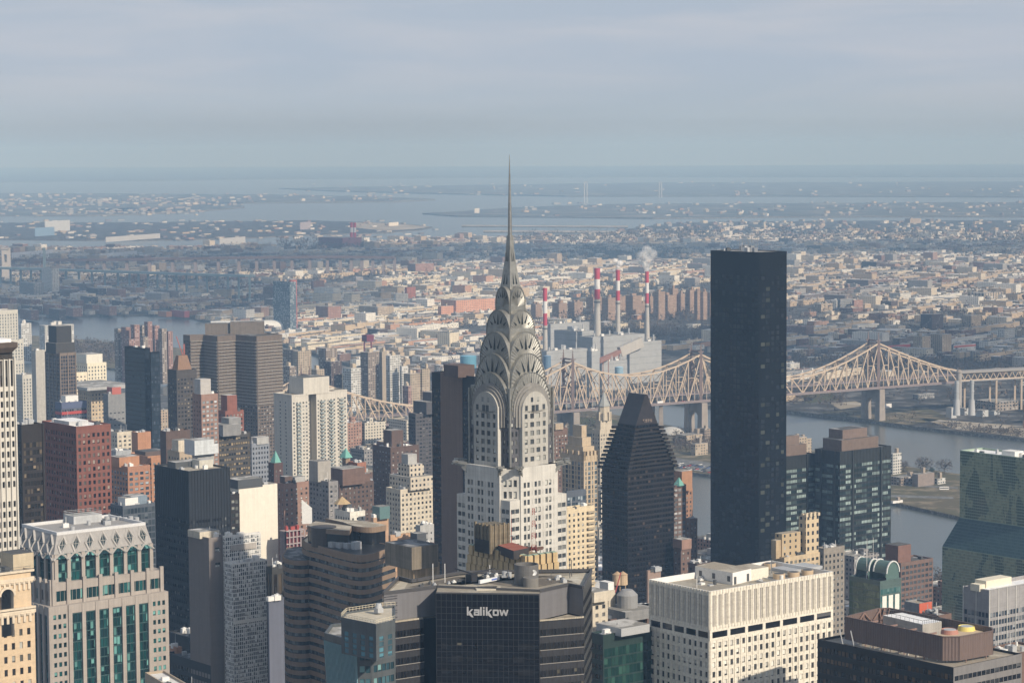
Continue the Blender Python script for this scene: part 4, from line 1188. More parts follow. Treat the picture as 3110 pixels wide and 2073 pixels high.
for k in range(4):
    p = at(1935 + k * 14, 1868 + k * 3, 970); bb.boxpart('roof_house', (p.x, p.y), EA, 2.5, 3, zr, zr + 3, M_UNITW)
b = tower('green_glass_building', 'dark green glass block at the foot of the white louvred block', 'building', 1793, 1832, 1990, 1927, 880, wall((.03, .05, .045), rough=.3),
      S(1.8, 3.7, .95, .85, glass((.008, .030, .026), (.05, .13, .10), .18, .06), top=5, rec=.06), S(2.4, 3.7, .8, .5, G_BRONZE, top=3), units=6, roof=R_SNOW, extra=head((.5, .5), 7, 7, 3, M_UNIT))
# ------------------------------------------------------------------ the white tower with the steel crown
e, u = axes(4.6)
c0 = at(1552.6, 1310, 935); C = Vector((c0.x, c0.y))
def cz(y, off=13): return at(1555, y, 935 - off * .7).z
W_CHR = wall((.55, .53, .485), var=.10, scale=.2, streak=.14); W_CHRD = wall((.10, .10, .11), var=.1); W_CHRS = wall((.40, .385, .35), var=.10, scale=.2, streak=.14)
M_STEELC = plain('stainless_steel', (.30, .295, .272), .46, .6, var=.22, scale=.5)
def sqr(h, hv=None):
    hv = h if hv is None else hv
    return [C - u * hv - e * h, C - u * hv + e * h, C + u * hv + e * h, C + u * hv - e * h]
Z2, Z1c = cz(1509, 15), cz(1413, 15)
sp = Bld('spired_tower', 'tall white tower with a steel crown of stacked arches and a needle spire', 'tower', sqr(15), LAND, 336)
sp.wallm = W_CHR
G_CH = glass((.045, .05, .055), (.50, .50, .46), .28, .10)
sides = [(-u, e), (-e, -u), (u, -e), (e, u)]         # outward normal, direction left->right seen from outside
def P2(n, d, t, o): return C + d * t + n * o
for k, (n, d) in enumerate(sides):
    f = sp.facade if k < 2 else None
    # banded corners
    for (t0, t1) in ((-15, -9.8), (9.8, 15)):
        a, b_ = P2(n, d, t0, 15), P2(n, d, t1, 15)
        if f: f(a, b_, LAND, Z2, bay=2.6, fl=3.3, ww=.90, wh=.52, top=2.6, mx=.35, rec=.35, mat=G_CH, rows=32)
        else: sp.blank(a, b_, LAND, Z2)
    # middle strip, rising to the eagles' ledge
    a, b_ = P2(n, d, -9.8, 15.5), P2(n, d, 9.8, 15.5)
    if f: f(a, b_, LAND, Z1c, nx=9, fl=3.3, ww=.58, wh=.62, top=5.2, mx=1.2, rec=.4, mat=G_CH, rows=32, wpat=(.66, .66, .06, .66, .66, .06, .66, .66, .06), fins=0)
    else: sp.blank(a, b_, LAND, Z1c)
    sp.blank(P2(n, d, -9.8, 9), P2(n, d, -9.8, 15.5), LAND, Z1c)
    sp.blank(P2(n, d, 9.8, 15.5), P2(n, d, 9.8, 9), LAND, Z1c)
    # angled corner with the arched loggia
    m0 = P2(n, d, 9.8, 14.6); n2, d2 = sides[(k + 3) % 4]
    if k == 0: pass
crn = [P2(*sides[1], 9.8, 14.6), P2(*sides[0], -9.8, 14.6)]
sp.facade(crn[0], crn[1], Z2 - 4, Z1c - .6, nx=3, fl=4.4, ww=.62, wh=.6, top=3.2, mx=.5, rec=.5, mat=G_CH)
for k in (1, 2, 3):
    sp.blank(P2(*sides[(k + 1) % 4], 9.8, 14.6), P2(*sides[k], -9.8, 14.6), Z2 - 4, Z1c - .6)
g = sp.g
g.face([(p.x, p.y, Z2) for p in sqr(15)], 0)
oct_ = []
for n, d in sides: oct_ += [P2(n, d, -9.8, 15.5), P2(n, d, 9.8, 15.5)]
g.face([(p.x, p.y, Z1c) for p in oct_], 0)
# shaft above the ledge: deep bays with recessed corners
ZS, ZA = cz(1246), cz(1188)
for k, (n, d) in enumerate(sides):
    a, b_ = P2(n, d, -6.8, 13.4), P2(n, d, 6.8, 13.4)
    if k < 2: sp.facade(a, b_, Z1c, ZS, m=2, nx=4, fl=3.29, ww=.5, wh=.58, top=.3, mx=.4, rec=.4, mat=G_CH, wpat=(.46, .62, .62, .46))
    else: sp.blank(a, b_, Z1c, ZS)
    for s_ in (-1, 1):
        q0, q1 = P2(n, d, 6.8 * s_, 13.4), P2(n, d, 6.8 * s_, 11.4)
        g.wall(*((q1, q0) if s_ < 0 else (q0, q1)), Z1c, ZS + 2)
        q0, q1 = P2(n, d, 6.8 * s_, 11.4), P2(n, d, 11.4 * s_, 11.4)
        q = (q1, q0) if s_ < 0 else (q0, q1)
        if k < 2: sp.facade(q[0], q[1], Z1c, ZS, nx=2, fl=3.29, ww=.5, wh=.58, top=.3, mx=.3, rec=.3, mat=G_CH, m=1)
        else: sp.blank(q[0], q[1], Z1c, ZS, 1)
    # pale quoin lines beside the bay
def arch_pts(w, zs, h, n=24, pw=1.0):
    return [(w * math.cos(math.pi * (1 - i / n)), zs + h * abs(math.sin(math.pi * i / n)) ** pw) for i in range(n + 1)]
def arch_prism(g, n, d, w, zb, zs, h, o0, o1, m=0, flute=0.0, m_face=None, N=24):
    """an arch-shaped block from o0 (inside) out to o1 along the outward direction n"""
    pts = [(-w, zb)] + arch_pts(w, zs, h, N) + [(w, zb)]
    T = lambda t, z, o: (C.x + d.x * t + n.x * o, C.y + d.y * t + n.y * o, z)
    for i in range(len(pts) - 1):
        (t0, z0), (t1, z1) = pts[i], pts[i + 1]
        g.face([T(t0, z0, o0), T(t0, z0, o1), T(t1, z1, o1), T(t1, z1, o0)][::-1], m)
    mf = m if m_face is None else m_face
    cc = (0, zs - h * .15)
    if flute:
        fine = []
        for i in range(len(pts) - 1):
            for s in range(2):
                fine.append((pts[i][0] + (pts[i + 1][0] - pts[i][0]) * s / 2, pts[i][1] + (pts[i + 1][1] - pts[i][1]) * s / 2))
        fine.append(pts[-1])
        for i in range(len(fine) - 1):
            oa = o1 - (flute if i % 2 else 0); ob = o1 - (flute if (i + 1) % 2 else 0)
            g.face([T(cc[0], cc[1], o1 - flute / 2), T(fine[i + 1][0], fine[i + 1][1], ob), T(fine[i][0], fine[i][1], oa)], mf)
        g.face([T(cc[0], cc[1], o1 - flute / 2), T(-w, zb, o1), T(w, zb, o1)], mf)
    else:
        for i in range(len(pts) - 1):
            g.face([T(cc[0], cc[1], o1), T(pts[i + 1][0], pts[i + 1][1], o1), T(pts[i][0], pts[i][1], o1)], mf)
        g.face([T(cc[0], cc[1], o1), T(-w, zb, o1), T(w, zb, o1)], mf)
for k, (n, d) in enumerate(sides):
    arch_prism(g, n, d, 6.8, ZS, ZS, ZA - ZS, 8, 13.4, 2)
    if k < 2:
        for t, z, w_, h_ in ((-4.6, ZS + 1.2, 1.4, 2.0), (4.6, ZS + 1.2, 1.4, 2.0), (-1.6, ZS + 4.3, 1.2, 1.8), (1.6, ZS + 4.3, 1.2, 1.8), (-1.0, ZS + 1.0, 1.7, 2.4), (1.0, ZS + 1.0, 1.7, 2.4)):
            p = P2(n, d, t, 13.44)
            sp.win.setdefault(G_CH, []).insert(0, ((p.x, p.y, z), d, w_, h_, 0, 0))
sp.finish([W_CHR, W_CHRD, W_CHRS], 100)
for (w_, o_, dz) in ((7.9, 12.7, 1.2), (8.9, 12.1, 2.2), (9.7, 11.7, 3.2)):
    for n, d in sides:
        g = Geo(); arch_prism(g, n, d, w_, ZS - 6 if w_ < 9 else ZS - 2, ZS, ZA - ZS + dz, 7, o_)
        sp.part('arch_moulding', g, wall((.23, .22, .205), rough=.5))
g = Geo(); g.box(C, e, 11.0, 11.0, ZS - .5, ZS + 9); sp.part('core', g, M_STEELC)
for k in range(4):
    n, d = sides[k]; n2, d2 = sides[(k + 1) % 4]
    p = C + n * 11.35 + n2 * 11.35
    g = Geo(); g.box(p, e, .35, .35, Z1c, ZS + 8); sp.part('corner_rib', g, M_STEELC)
tiers = [(10.5, 11.35, cz(1130)), (9.2, 9.8, cz(1073)), (8.3, 8.5, cz(1008)), (6.6, 6.6, cz(943)), (3.9, 4.2, cz(872))]
G_TRI = plain('crown_window', (.020, .024, .026), .2)
for k, (w_, dd, za) in enumerate(tiers):
    h_ = w_ * 1.3 if k < 4 else w_ * 1.75
    zs = za - h_
    zb = (ZS - 3) if k == 0 else tiers[k - 1][2] - tiers[k - 1][0] * 1.0
    for j, (n, d) in enumerate(sides):
        g = Geo(); arch_prism(g, n, d, w_, zb, zs, h_, 0, dd, 0, .24)
        arc = sp.part('crown_arch', g, M_STEELC)
        # raised rim
        pts = [(-w_, zb)] + arch_pts(w_, zs, h_) + [(w_, zb)]
        g = Geo()
        for i in range(len(pts) - 1):
            a = P2(n, d, pts[i][0] * .99, dd + .05); b_ = P2(n, d, pts[i + 1][0] * .99, dd + .05)
            g.beam((a.x, a.y, pts[i][1] - .15), (b_.x, b_.y, pts[i + 1][1] - .15), .22)
        sp.part('crown_rim', g, M_STEELC, under=arc)
        if j > 1: continue
        for th, r0, r1, wd in ((90, .36, .88, 5.6), (62, .46, .88, 5.0), (118, .46, .88, 5.0), (35, .58, .88, 4.2), (145, .58, .88, 4.2)):
            g = Geo()
            T = lambda r_, a_, o: (C.x + d.x * w_ * r_ * math.cos(R(a_)) + n.x * o, C.y + d.y * w_ * r_ * math.cos(R(a_)) + n.y * o, zs + h_ * r_ * math.sin(R(a_)))
            kk = 1.35 if th == 90 else 1.2
            a, b_, c_ = T(r0, th + wd * kk / r0 * .55, dd + .06), T(r0, th - wd * kk / r0 * .55, dd + .06), T(r1, th, dd + .06)
            g.face([a, b_, c_])
            a, b_, c_ = [tuple(Vector(p) - Vector((n.x, n.y, 0)) * .3) for p in (a, b_, c_)]
            g.face([c_, b_, a])
            sp.part('window', g, G_TRI, under=arc)
# upper lantern and needle
def lz(y): return at(1550, y, 934).z
prof = [(862, 2.75), (838, 2.2), (800, 1.62), (790, 1.5), (760, 1.15), (715, .85)]
for i in range(len(prof) - 1):
    (ya, ra), (yb, rb) = prof[i], prof[i + 1]
    g = Geo(); g.taper(sqr(ra), lz(ya) - (2 if i == 0 else 0), sqr(rb), lz(yb)); sp.part('lantern', g, M_STEELC)
for (n, d) in sides:
    for (w_, dd, yb, ya) in ((1.75, 2.75, 868, 796), (1.05, 1.65, 800, 722)):
        zb, za = lz(yb), lz(ya); zs = zb + (za - zb) * .25
        g = Geo()
        pts = [(-w_, zb)] + [(w_ * math.cos(math.pi * (1 - i / 16)) , zs + (za - zs) * math.sin(math.pi * i / 16)) for i in range(17)] + [(w_, zb)]
        T = lambda t, z, o: (C.x + d.x * t + n.x * o, C.y + d.y * t + n.y * o, z)
        for i in range(len(pts) - 1):
            oa = dd * (1 - .55 * (pts[i][1] - zb) / (za - zb)); ob = dd * (1 - .55 * (pts[i + 1][1] - zb) / (za - zb))
            g.face([T(pts[i][0], pts[i][1], 0), T(pts[i + 1][0], pts[i + 1][1], 0), T(pts[i + 1][0], pts[i + 1][1], ob), T(pts[i][0], pts[i][1], oa)])
            g.face([T(0, zb, dd), T(pts[i + 1][0], pts[i + 1][1], ob), T(pts[i][0], pts[i][1], oa)])
        lf = sp.part('lancet_fin', g, M_STEELC)
        g = Geo()
        for s_ in (-.45, .45):
            z0, z1 = zb + (za - zb) * .08, zb + (za - zb) * .55
            g.face([T(w_ * s_ - w_ * .2, z0, dd * .97 + .12), T(w_ * s_ + w_ * .2, z0, dd * .97 + .12), T(w_ * s_ * .8, z1, dd * .72 + .14)])
        sp.part('window', g, G_TRI, under=lf)
g = Geo(); zt_ = lz(470)
zz = [lz(715), lz(640), lz(560), zt_]; rr = [.84, .66, .42, .07]
for i in range(3): g.cyl(C.x, C.y, zz[i], zz[i + 1], rr[i], rr[i + 1], 8, cap=(i == 2))
sp.part('needle', g, plain('needle_steel', (.24, .24, .235), .4, .6, var=.3, scale=1.2))
# eagle heads on the ledge corners
for k, (n, d) in enumerate(sides):
    for s_ in (-1, 1):
        base = P2(n, d, 9.3 * s_, 15.2)
        o_ = (n * .55 + d * s_ * .85).normalized()
        side = Vector((-o_.y, o_.x))
        g = Geo()
        z = Z1c - .4
        g.beam((base.x, base.y, z), (base.x + o_.x * 4.2, base.y + o_.y * 4.2, z + .7), 1.3, 1.5)
        tip = base + o_ * 4.2
        g.beam((tip.x, tip.y, z + .9), (tip.x + o_.x * 1.5, tip.y + o_.y * 1.5, z + .2), .8, .7)
        g.beam((tip.x - side.x * 1.2, tip.y - side.y * 1.2, z + 1.1), (tip.x + side.x * 1.2, tip.y + side.y * 1.2, z + 1.1), 1.6, .8)
        for q in (-1, 1):
            g.beam((base.x + side.x * q * .9, base.y + side.y * q * .9, z + .5), (base.x + side.x * q * 1.3 + o_.x * 2.8, base.y + side.y * q * 1.3 + o_.y * 2.8, z + 1.0), .5, .9)
        g.beam((base.x - o_.x, base.y - o_.y, z - 3.0), (base.x + o_.x * 1.4, base.y + o_.y * 1.4, z - .6), 1.2, 1.2)
        sp.part('eagle_gargoyle', g, M_STEELC)

# ------------------------------------------------------------------ black residential shaft
MBLK = wall((.006, .007, .009), rough=.22, var=.2, streak=.15, spec=.22)
foot, z1, wr, wl_ = foot_from(2158, 2306, 2389.5, 766, 1560)
b = Bld('black_shaft', 'very tall plain black glass shaft with faint grid and a few pale windows', 'tower', foot, LAND, z1); b.wallm = MBLK
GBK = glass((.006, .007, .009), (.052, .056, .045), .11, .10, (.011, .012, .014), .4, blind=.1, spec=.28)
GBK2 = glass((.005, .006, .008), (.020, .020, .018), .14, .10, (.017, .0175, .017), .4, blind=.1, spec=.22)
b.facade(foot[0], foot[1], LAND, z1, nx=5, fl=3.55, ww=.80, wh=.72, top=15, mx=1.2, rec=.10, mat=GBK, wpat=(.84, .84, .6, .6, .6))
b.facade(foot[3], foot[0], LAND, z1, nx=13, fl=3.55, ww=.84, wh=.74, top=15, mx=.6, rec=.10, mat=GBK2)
b.blank(foot[1], foot[2], LAND, z1); b.blank(foot[2], foot[3], LAND, z1)
b.roof(foot, z1, R_GREY, .5, .4)
b.units(foot, z1 - .5, 9, 5, size=(1, 4), hh=(1, 3))
for k in range(13):
    p = foot[0].lerp(foot[2], .2 + .05 * k) + UP * (5 * math.sin(k * 2.1))
    if k % 3 == 0: b.boxpart('antenna_frame', p, EA, 1.5, 1.0, z1 - .5, z1 + 2.5 + k % 2, M_STEEL)
    g = Geo(); g.cyl(p.x, p.y, z1 - .5, z1 + 3.5 + 2.6 * (k % 4), .2, .1, 5); b.part('mast', g, M_STEEL)
b.finish([MBLK], 100)

# ------------------------------------------------------------------ pointed black tower with stepped balconies
Yp = 1440
f0, zb0, wr0, wl0 = foot_from(1828, 1906, 2047, 1428, Yp)
f1, zb1, wr1, wl1 = foot_from(1877, 1931, 1997, 1291, Yp + 6)
W_PT = wall((.013, .012, .013), rough=.4, spec=.2); W_PTB = wall((.022, .018, .017), rough=.6)
GP = glass((.009, .009, .012), (.12, .09, .07), .08, .10, (.015, .013, .013), .3, spec=.3)
b = Bld('pointed_tower', 'dark wedge topped tower whose balconies step in towards a steep gabled roof', 'tower', f0, LAND, zb1); b.wallm = W_PT
def lines(poly, z0, z1_, prot=.9, fl=3.1):
    n = int((z1_ - z0) / fl)
    q = inset(poly, -prot)
    for k in range(n):
        z = z1_ - k * fl
        if z < 130 - 20: break
        gg = Geo(); gg.prism(q, z - 1.05, z - .05, 0, 0, True)
        b.part('balcony_line', gg, W_PTB)
stp = dict(bay=2.3, fl=3.1, ww=.8, wh=.6, top=.4, rec=.3, mat=GP)
b.volume(f0, LAND, zb0, stp)
lines(f0, LAND, zb0, .55)
NS = 11
for k in range(NS):
    t0 = (k + .8) / NS
    poly = [a.lerp(c, t0) for a, c in zip(f0, f1)]
    z0 = zb0 + (zb1 - zb0) * k / NS; z1_ = zb0 + (zb1 - zb0) * (k + 1) / NS
    b.volume(poly, z0, z1_, dict(stp, fl=(z1_ - z0) - .02, top=.01))
    gg = Geo(); gg.prism(inset(poly, -1.3), z0 - .5, z0 + .5, 0, 0, True); b.part('balcony_line', gg, W_PTB)
    c = [p for p in inset(poly, -1.6)]
    for q in (c[0], c[1], c[3]):
        gg = Geo(); gg.box(q.lerp(sum(c, Vector((0, 0))) / 4, .04), EA, 1.5, 1.5, z0 - .7, z0 + .8); b.part('corner_balcony', gg, W_PTB)
gg = Geo()
zr = at(1964, 1198, Yp + 10).z
mA, mB = f1[0].lerp(f1[1], .5), f1[3].lerp(f1[2], .5)
mA, mB = mA.lerp(mB, .02), mB.lerp(mA, .05)
mm = (f1[1] - f1[0]).normalized() * .9
V = lambda p, z: (p.x, p.y, z)
gg.face([V(f1[0], zb1), V(f1[1], zb1), V(mA + mm, zr), V(mA - mm, zr)], 0); gg.face([V(f1[2], zb1), V(f1[3], zb1), V(mB - mm, zr), V(mB + mm, zr)], 0)
gg.face([V(f1[1], zb1), V(f1[2], zb1), V(mB + mm, zr), V(mA + mm, zr)], 0)
gg.face([V(f1[3], zb1), V(f1[0], zb1), V(mA - mm, zr), V(mB - mm, zr)], 0); gg.face([V(mA - mm, zr), V(mA + mm, zr), V(mB + mm, zr), V(mB - mm, zr)], 0)
gbr = b.part('gabled_roof', gg, wall((.035, .030, .032), rough=.35, var=.25))
gg = Geo(); w_n = -EA
def wp(s, t): return V(f1[3].lerp(f1[0], s).lerp(mB.lerp(mA, s), t) + w_n * .12, zb1 + (zr - zb1) * t + .1)
gg.face([wp(.35, .42), wp(.62, .42), wp(.62, .70), wp(.35, .70)]); b.part('roof_hatch', gg, plain('hatch', (.008, .008, .010), .4), under=gbr)
for k in range(4):
    gg = Geo(); p = f1[0].lerp(f1[1], .36 + .11 * k) - UP * .1
    gg.box(p, EA, .7, .1, zb1 + 1.2, zb1 + 3.2); b.part('window', gg, glass((.05, .04, .035), (.25, .2, .17), .9, .2))
b.finish([W_PT], 100)

# ------------------------------------------------------------------ white block with louvred crown
W_MOB = wall((.73, .68, .58), var=.20, scale=1.1, streak=.06, rough=.6)
foot, z1, wr, wl_ = foot_from(1970, 2156, 2531, 1795, 870)
b = Bld('louvred_tower', 'big pale office block with a tall louvred crown above one dark window band', 'tower', foot, LAND, z1); b.wallm = W_MOB
GM = glass((.045, .045, .045), (.74, .72, .66), .48, .12, (.10, .10, .10), .4, blind=.35)
GBAND = glass((.010, .010, .012), (.10, .10, .10), .06, .08)
GLV = wall((.52, .49, .45), var=.10, scale=.8, rough=.6)
nlv = dict(fl=12.3, wh=.93, top=1.2, rec=.45, mat=GLV)
for (a, c, nx) in ((foot[0], foot[1], 21), (foot[3], foot[0], 11)):
    b.facade(a, c, z1 - 14.2, z1, nx=nx, ww=.56, mx=.5, **nlv)
    d = (c - a); L = d.length; d /= L; nb_ = 7 if nx > 15 else 5
    b.facade(a, c, z1 - 18.2, z1 - 14.2, nx=nb_, ww=.84, fl=3.4, wh=.68, top=.3, mx=.5, rec=.3, mat=GBAND)
    b.facade(a, c, LAND, z1 - 18.2, nx=nx, ww=.47, fl=3.52, wh=.62, top=.2, mx=.5, rec=.4, mat=GM)
    nn = Vector((d.y, -d.x))
    for i in range(nx * 2 + 1):
        t = .5 + (L - 1) * i / (nx * 2)
        b.g.box(a + d * t + nn * .06, d, .09 if i % 2 else .20, .14, z1 - 14.2, z1 + .03, 0)
        if i % 2 == 0: b.g.box(a + d * t + nn * .06, d, .20, .14, LAND, z1 - 18.2, 0)
b.blank(foot[1], foot[2], LAND, z1); b.blank(foot[2], foot[3], LAND, z1)
zr = z1 - 2.2
W_WH = plain('white_render', (.78, .76, .72), .7)
b.roof(foot, z1, roofm((.30, .27, .22), (.38, .35, .29), .5), 2.2, .6, W_WH)
q = [gnd(*p, zr) for p in ((2111, 1754), (2225, 1776), (2282, 1762), (2282, 1762))]
pa, pb, pc = (Vector((p.x, p.y)) for p in q[:3])
g = Geo()
pd = pa + (pc - pb)
g.prism([pa, pb, pc, pd], zr, zr + 4.6, 0, 1); pho = b.part('penthouse', g, [W_WH, R_TAN])
g = Geo(); pe = pc + (pd - pc) * .5; g.prism([pc, pc + EA * 9, pe + EA * 9, pe], zr, zr + 4.2, 0, 1); b.part('penthouse', g, [plain('ivory_render', (.70, .66, .56), .7), R_TAN])
for k in range(3):
    p = pb + (pa - pb) * (.10, .85, .5)[k] - EA * .1
    g = Geo(); g.box(p + EA * (.05), UP, .7, .12, zr + 1.2, zr + 3.2); b.part('window', g, M_UNITD, under=pho)
for k in range(2):
    p = pb + (pc - pb) * (.12, .8)[k] - UP * .1
    g = Geo(); g.box(p, EA, .6, .12, zr + .2, zr + 3); b.part('door', g, M_UNITD, under=pho)
for k, (px, py) in enumerate(((2366, 1756), (2410, 1751), (2452, 1745), (2338, 1724))):
    p = gnd(px, py, zr); g = Geo(); g.cyl(p.x, p.y, zr, zr + 2.0, 2.3, n=22); fh = b.part('fan_housing', g, plain('tan_steel', (.52, .40, .27), .6))
    g = Geo(); g.cyl(p.x, p.y, zr + 2.02, zr + 2.06, 1.9, n=18); b.part('fan', g, M_UNITD, under=fh)
g = Geo(); p = gnd(2420, 1728, zr); g.box(p, EA, 9, 5, zr, zr + 1.1); b.part('machine_deck', g, M_UNIT)
b.units(foot, zr, 16, 21, size=(.8, 2.2), hh=(.3, 1.2))
for k in range(5):
    p, q_ = foot[0].lerp(foot[1], .45 + .1 * k) + UP * 3, foot[0].lerp(foot[1], .45 + .1 * k) + UP * (9 + 3 * (k % 3)); g = Geo(); g.beam((p.x, p.y, zr + .4), (q_.x, q_.y, zr + .4), .35); b.part('roof_pipe', g, M_UNIT)
b.finish([W_MOB], 100)

# ------------------------------------------------------------------ black block with brown corrugated screen
foot, z1, wr, wl_ = foot_from(2483, 2896, 3104, 2026, 800)
W_6 = wall((.016, .015, .016), rough=.45); W_6S = wall((.20, .19, .185), rough=.5, var=.08)
b = Bld('screened_tower', 'black office block with a brown corrugated screen around the plant on its roof', 'tower', foot, LAND, z1); b.wallm = W_6
GW6 = glass((.016, .013, .011), (.16, .10, .055), .35, .1, (.05, .034, .022), .45, blind=.2)
b.facade(foot[3], foot[0], LAND, z1, nx=34, fl=3.7, ww=.86, wh=.5, top=1.6, mx=.6, rec=.2, mat=GW6)
b.facade(foot[0], foot[1], LAND, z1, nx=15, fl=3.7, ww=.9, wh=.45, top=2.0, mx=.5, rec=.2, mat=GBAND, m=1)
b.blank(foot[1], foot[2], LAND, z1); b.blank(foot[2], foot[3], LAND, z1)
zr = z1 - .8
b.roof(foot, z1, R_TAN, .8, .5)
W_SCR = wall((.155, .112, .098), var=.06, streak=.06, rough=.6)
zs0, zs1 = zr + 1.0, zr + 9.2
Pq = [gnd(px, py, zs1) for px, py in ((2567, 1871.5), (2863, 1932), (2914, 1932), (3016, 1914), (3013, 1905), (2700, 1845), (2668, 1846))]
Pq = [Vector((p.x, p.y)) for p in Pq]
g = Geo()
n = len(Pq)
for i in range(n):
    a, c = Pq[i], Pq[(i + 1) % n]
    d = c - a; L = d.length; d /= L; nn = Vector((d.y, -d.x)); k = max(1, int(L / .55))
    for j in range(k):
        t0, t1 = L * j / k, L * (j + 1) / k; o0, o1 = (.0, .14) if j % 2 else (.14, .0)
        g.wall(a + d * t0 + nn * o0, a + d * t1 + nn * o1, zs0, zs1)
        g.wall(a + d * t1 + nn * (o1 - .25), a + d * t0 + nn * (o0 - .25), zs0, zs1)
    g.beam((a.x, a.y, zs1), (c.x, c.y, zs1), .5, .3)
b.part('plant_screen', g, W_SCR)
M_BR = plain('brown_steel', (.26, .17, .14), .6)
for i in (0, 6, 5):
    a, c = Pq[i], Pq[(i + 1) % n]; d = c - a; nn = Vector((d.y, -d.x)).normalized() * -.8
    kk = max(2, int(d.length / 8))
    for j in range(kk):
        p, q_ = a + d * (j / kk) + nn, a + d * ((j + 1) / kk) + nn
        g = Geo(); g.beam((p.x, p.y, zs0), (q_.x, q_.y, zs1), .4); g.beam((p.x, p.y, zs1 - .3), (q_.x, q_.y, zs0), .4); g.beam((p.x, p.y, zs0 - 1), (p.x, p.y, zs1), .4); b.part('brace', g, M_BR)
for k in range(4):
    p = Pq[0].lerp(Pq[1], .2 + .2 * k); q_ = p + EA * 7
    g = Geo(); g.beam((p.x, p.y, zs1 - 1), (q_.x, q_.y, zs1 - 1), .6, .5); b.part('roof_beam', g, M_BR)
for k in range(9):
    p = Pq[0].lerp(Pq[1], .3 + .7 * k / 8) - EA * .2 if k < 7 else Pq[2].lerp(Pq[3], (k - 7) * .6 + .2)
    g = Geo(); g.cyl(p.x, p.y, zr, zs0 + .2, .18, n=6); b.part('screen_post', g, M_BR)
pp = [gnd(px, py, zs1 - .3) for px, py in ((2682, 1865), (2802, 1893), (2860, 1884), (2740, 1857))]
pp = [Vector((p.x, p.y)) for p in pp]
g = Geo(); g.prism(pp, zr, zs1 - .5, 0, 1); plh = b.part('plant_house', g, [wall((.40, .38, .35)), R_SNOW])
g = Geo()
for i in range(4):
    a, c = pp[i], pp[(i + 1) % 4]
    g.beam((a.x, a.y, zs1 + .8), (c.x, c.y, zs1 + .8), .12)
    for j in range(9):
        p = a.lerp(c, j / 9); g.beam((p.x, p.y, zs1 - .5), (p.x, p.y, zs1 + .8), .1)
b.part('railing', g, M_UNITD, under=plh)
pp = [gnd(px, py, zs1 - 1.0) for px, py in ((2838, 1924), (2905, 1930), (2988, 1912), (2930, 1898))]
pp = [Vector((p.x, p.y)) for p in pp]
g = Geo(); g.prism(pp, zs0, zs1 - 1.6); b.part('fan_deck', g, plain('tan_deck', (.50, .40, .28), .8))
for (px, py, col) in ((2884, 1908, (.42, .20, .15)), (2935, 1898, (.72, .60, .18))):
    p = gnd(px, py, zs1)
    g = Geo(); g.cyl(p.x, p.y, zs1 - 1.6, zs1 - .1, 3.1, 2.7, 26, cap=False); g.cyl(p.x, p.y, zs1 - .1, zs1 - .9, 2.7, 2.2, 26); fh = b.part('fan_housing', g, plain('painted_fan', col, .6))
    g = Geo(); g.cyl(p.x, p.y, zs1 - .3, zs1 - .12, 2.3, 2.0, 16); b.part('fan', g, M_UNIT, under=fh)
for k in range(2):
    p = gnd(2560 + 34 * k, 1955 + 6 * k, zr); g = Geo(); g.beam((p.x, p.y, zr), (p.x - 1.2, p.y, zr + 5.5), .35); b.part('davit', g, M_UNIT)
g = Geo(); p = gnd(2585, 1952, zr); g.box(p, EA, 2, 3.2, zr, zr + 1.2); b.part('window_rig', g, M_UNIT)
for k in range(12):
    p = Pq[0].lerp(Pq[2], k / 12) - EA * 1.2; g = Geo(); g.cyl(p.x, p.y, zr, zr + .7, .2, n=6); b.part('floodlight', g, M_UNITW)
b.finish([W_6, W_6S], 100)

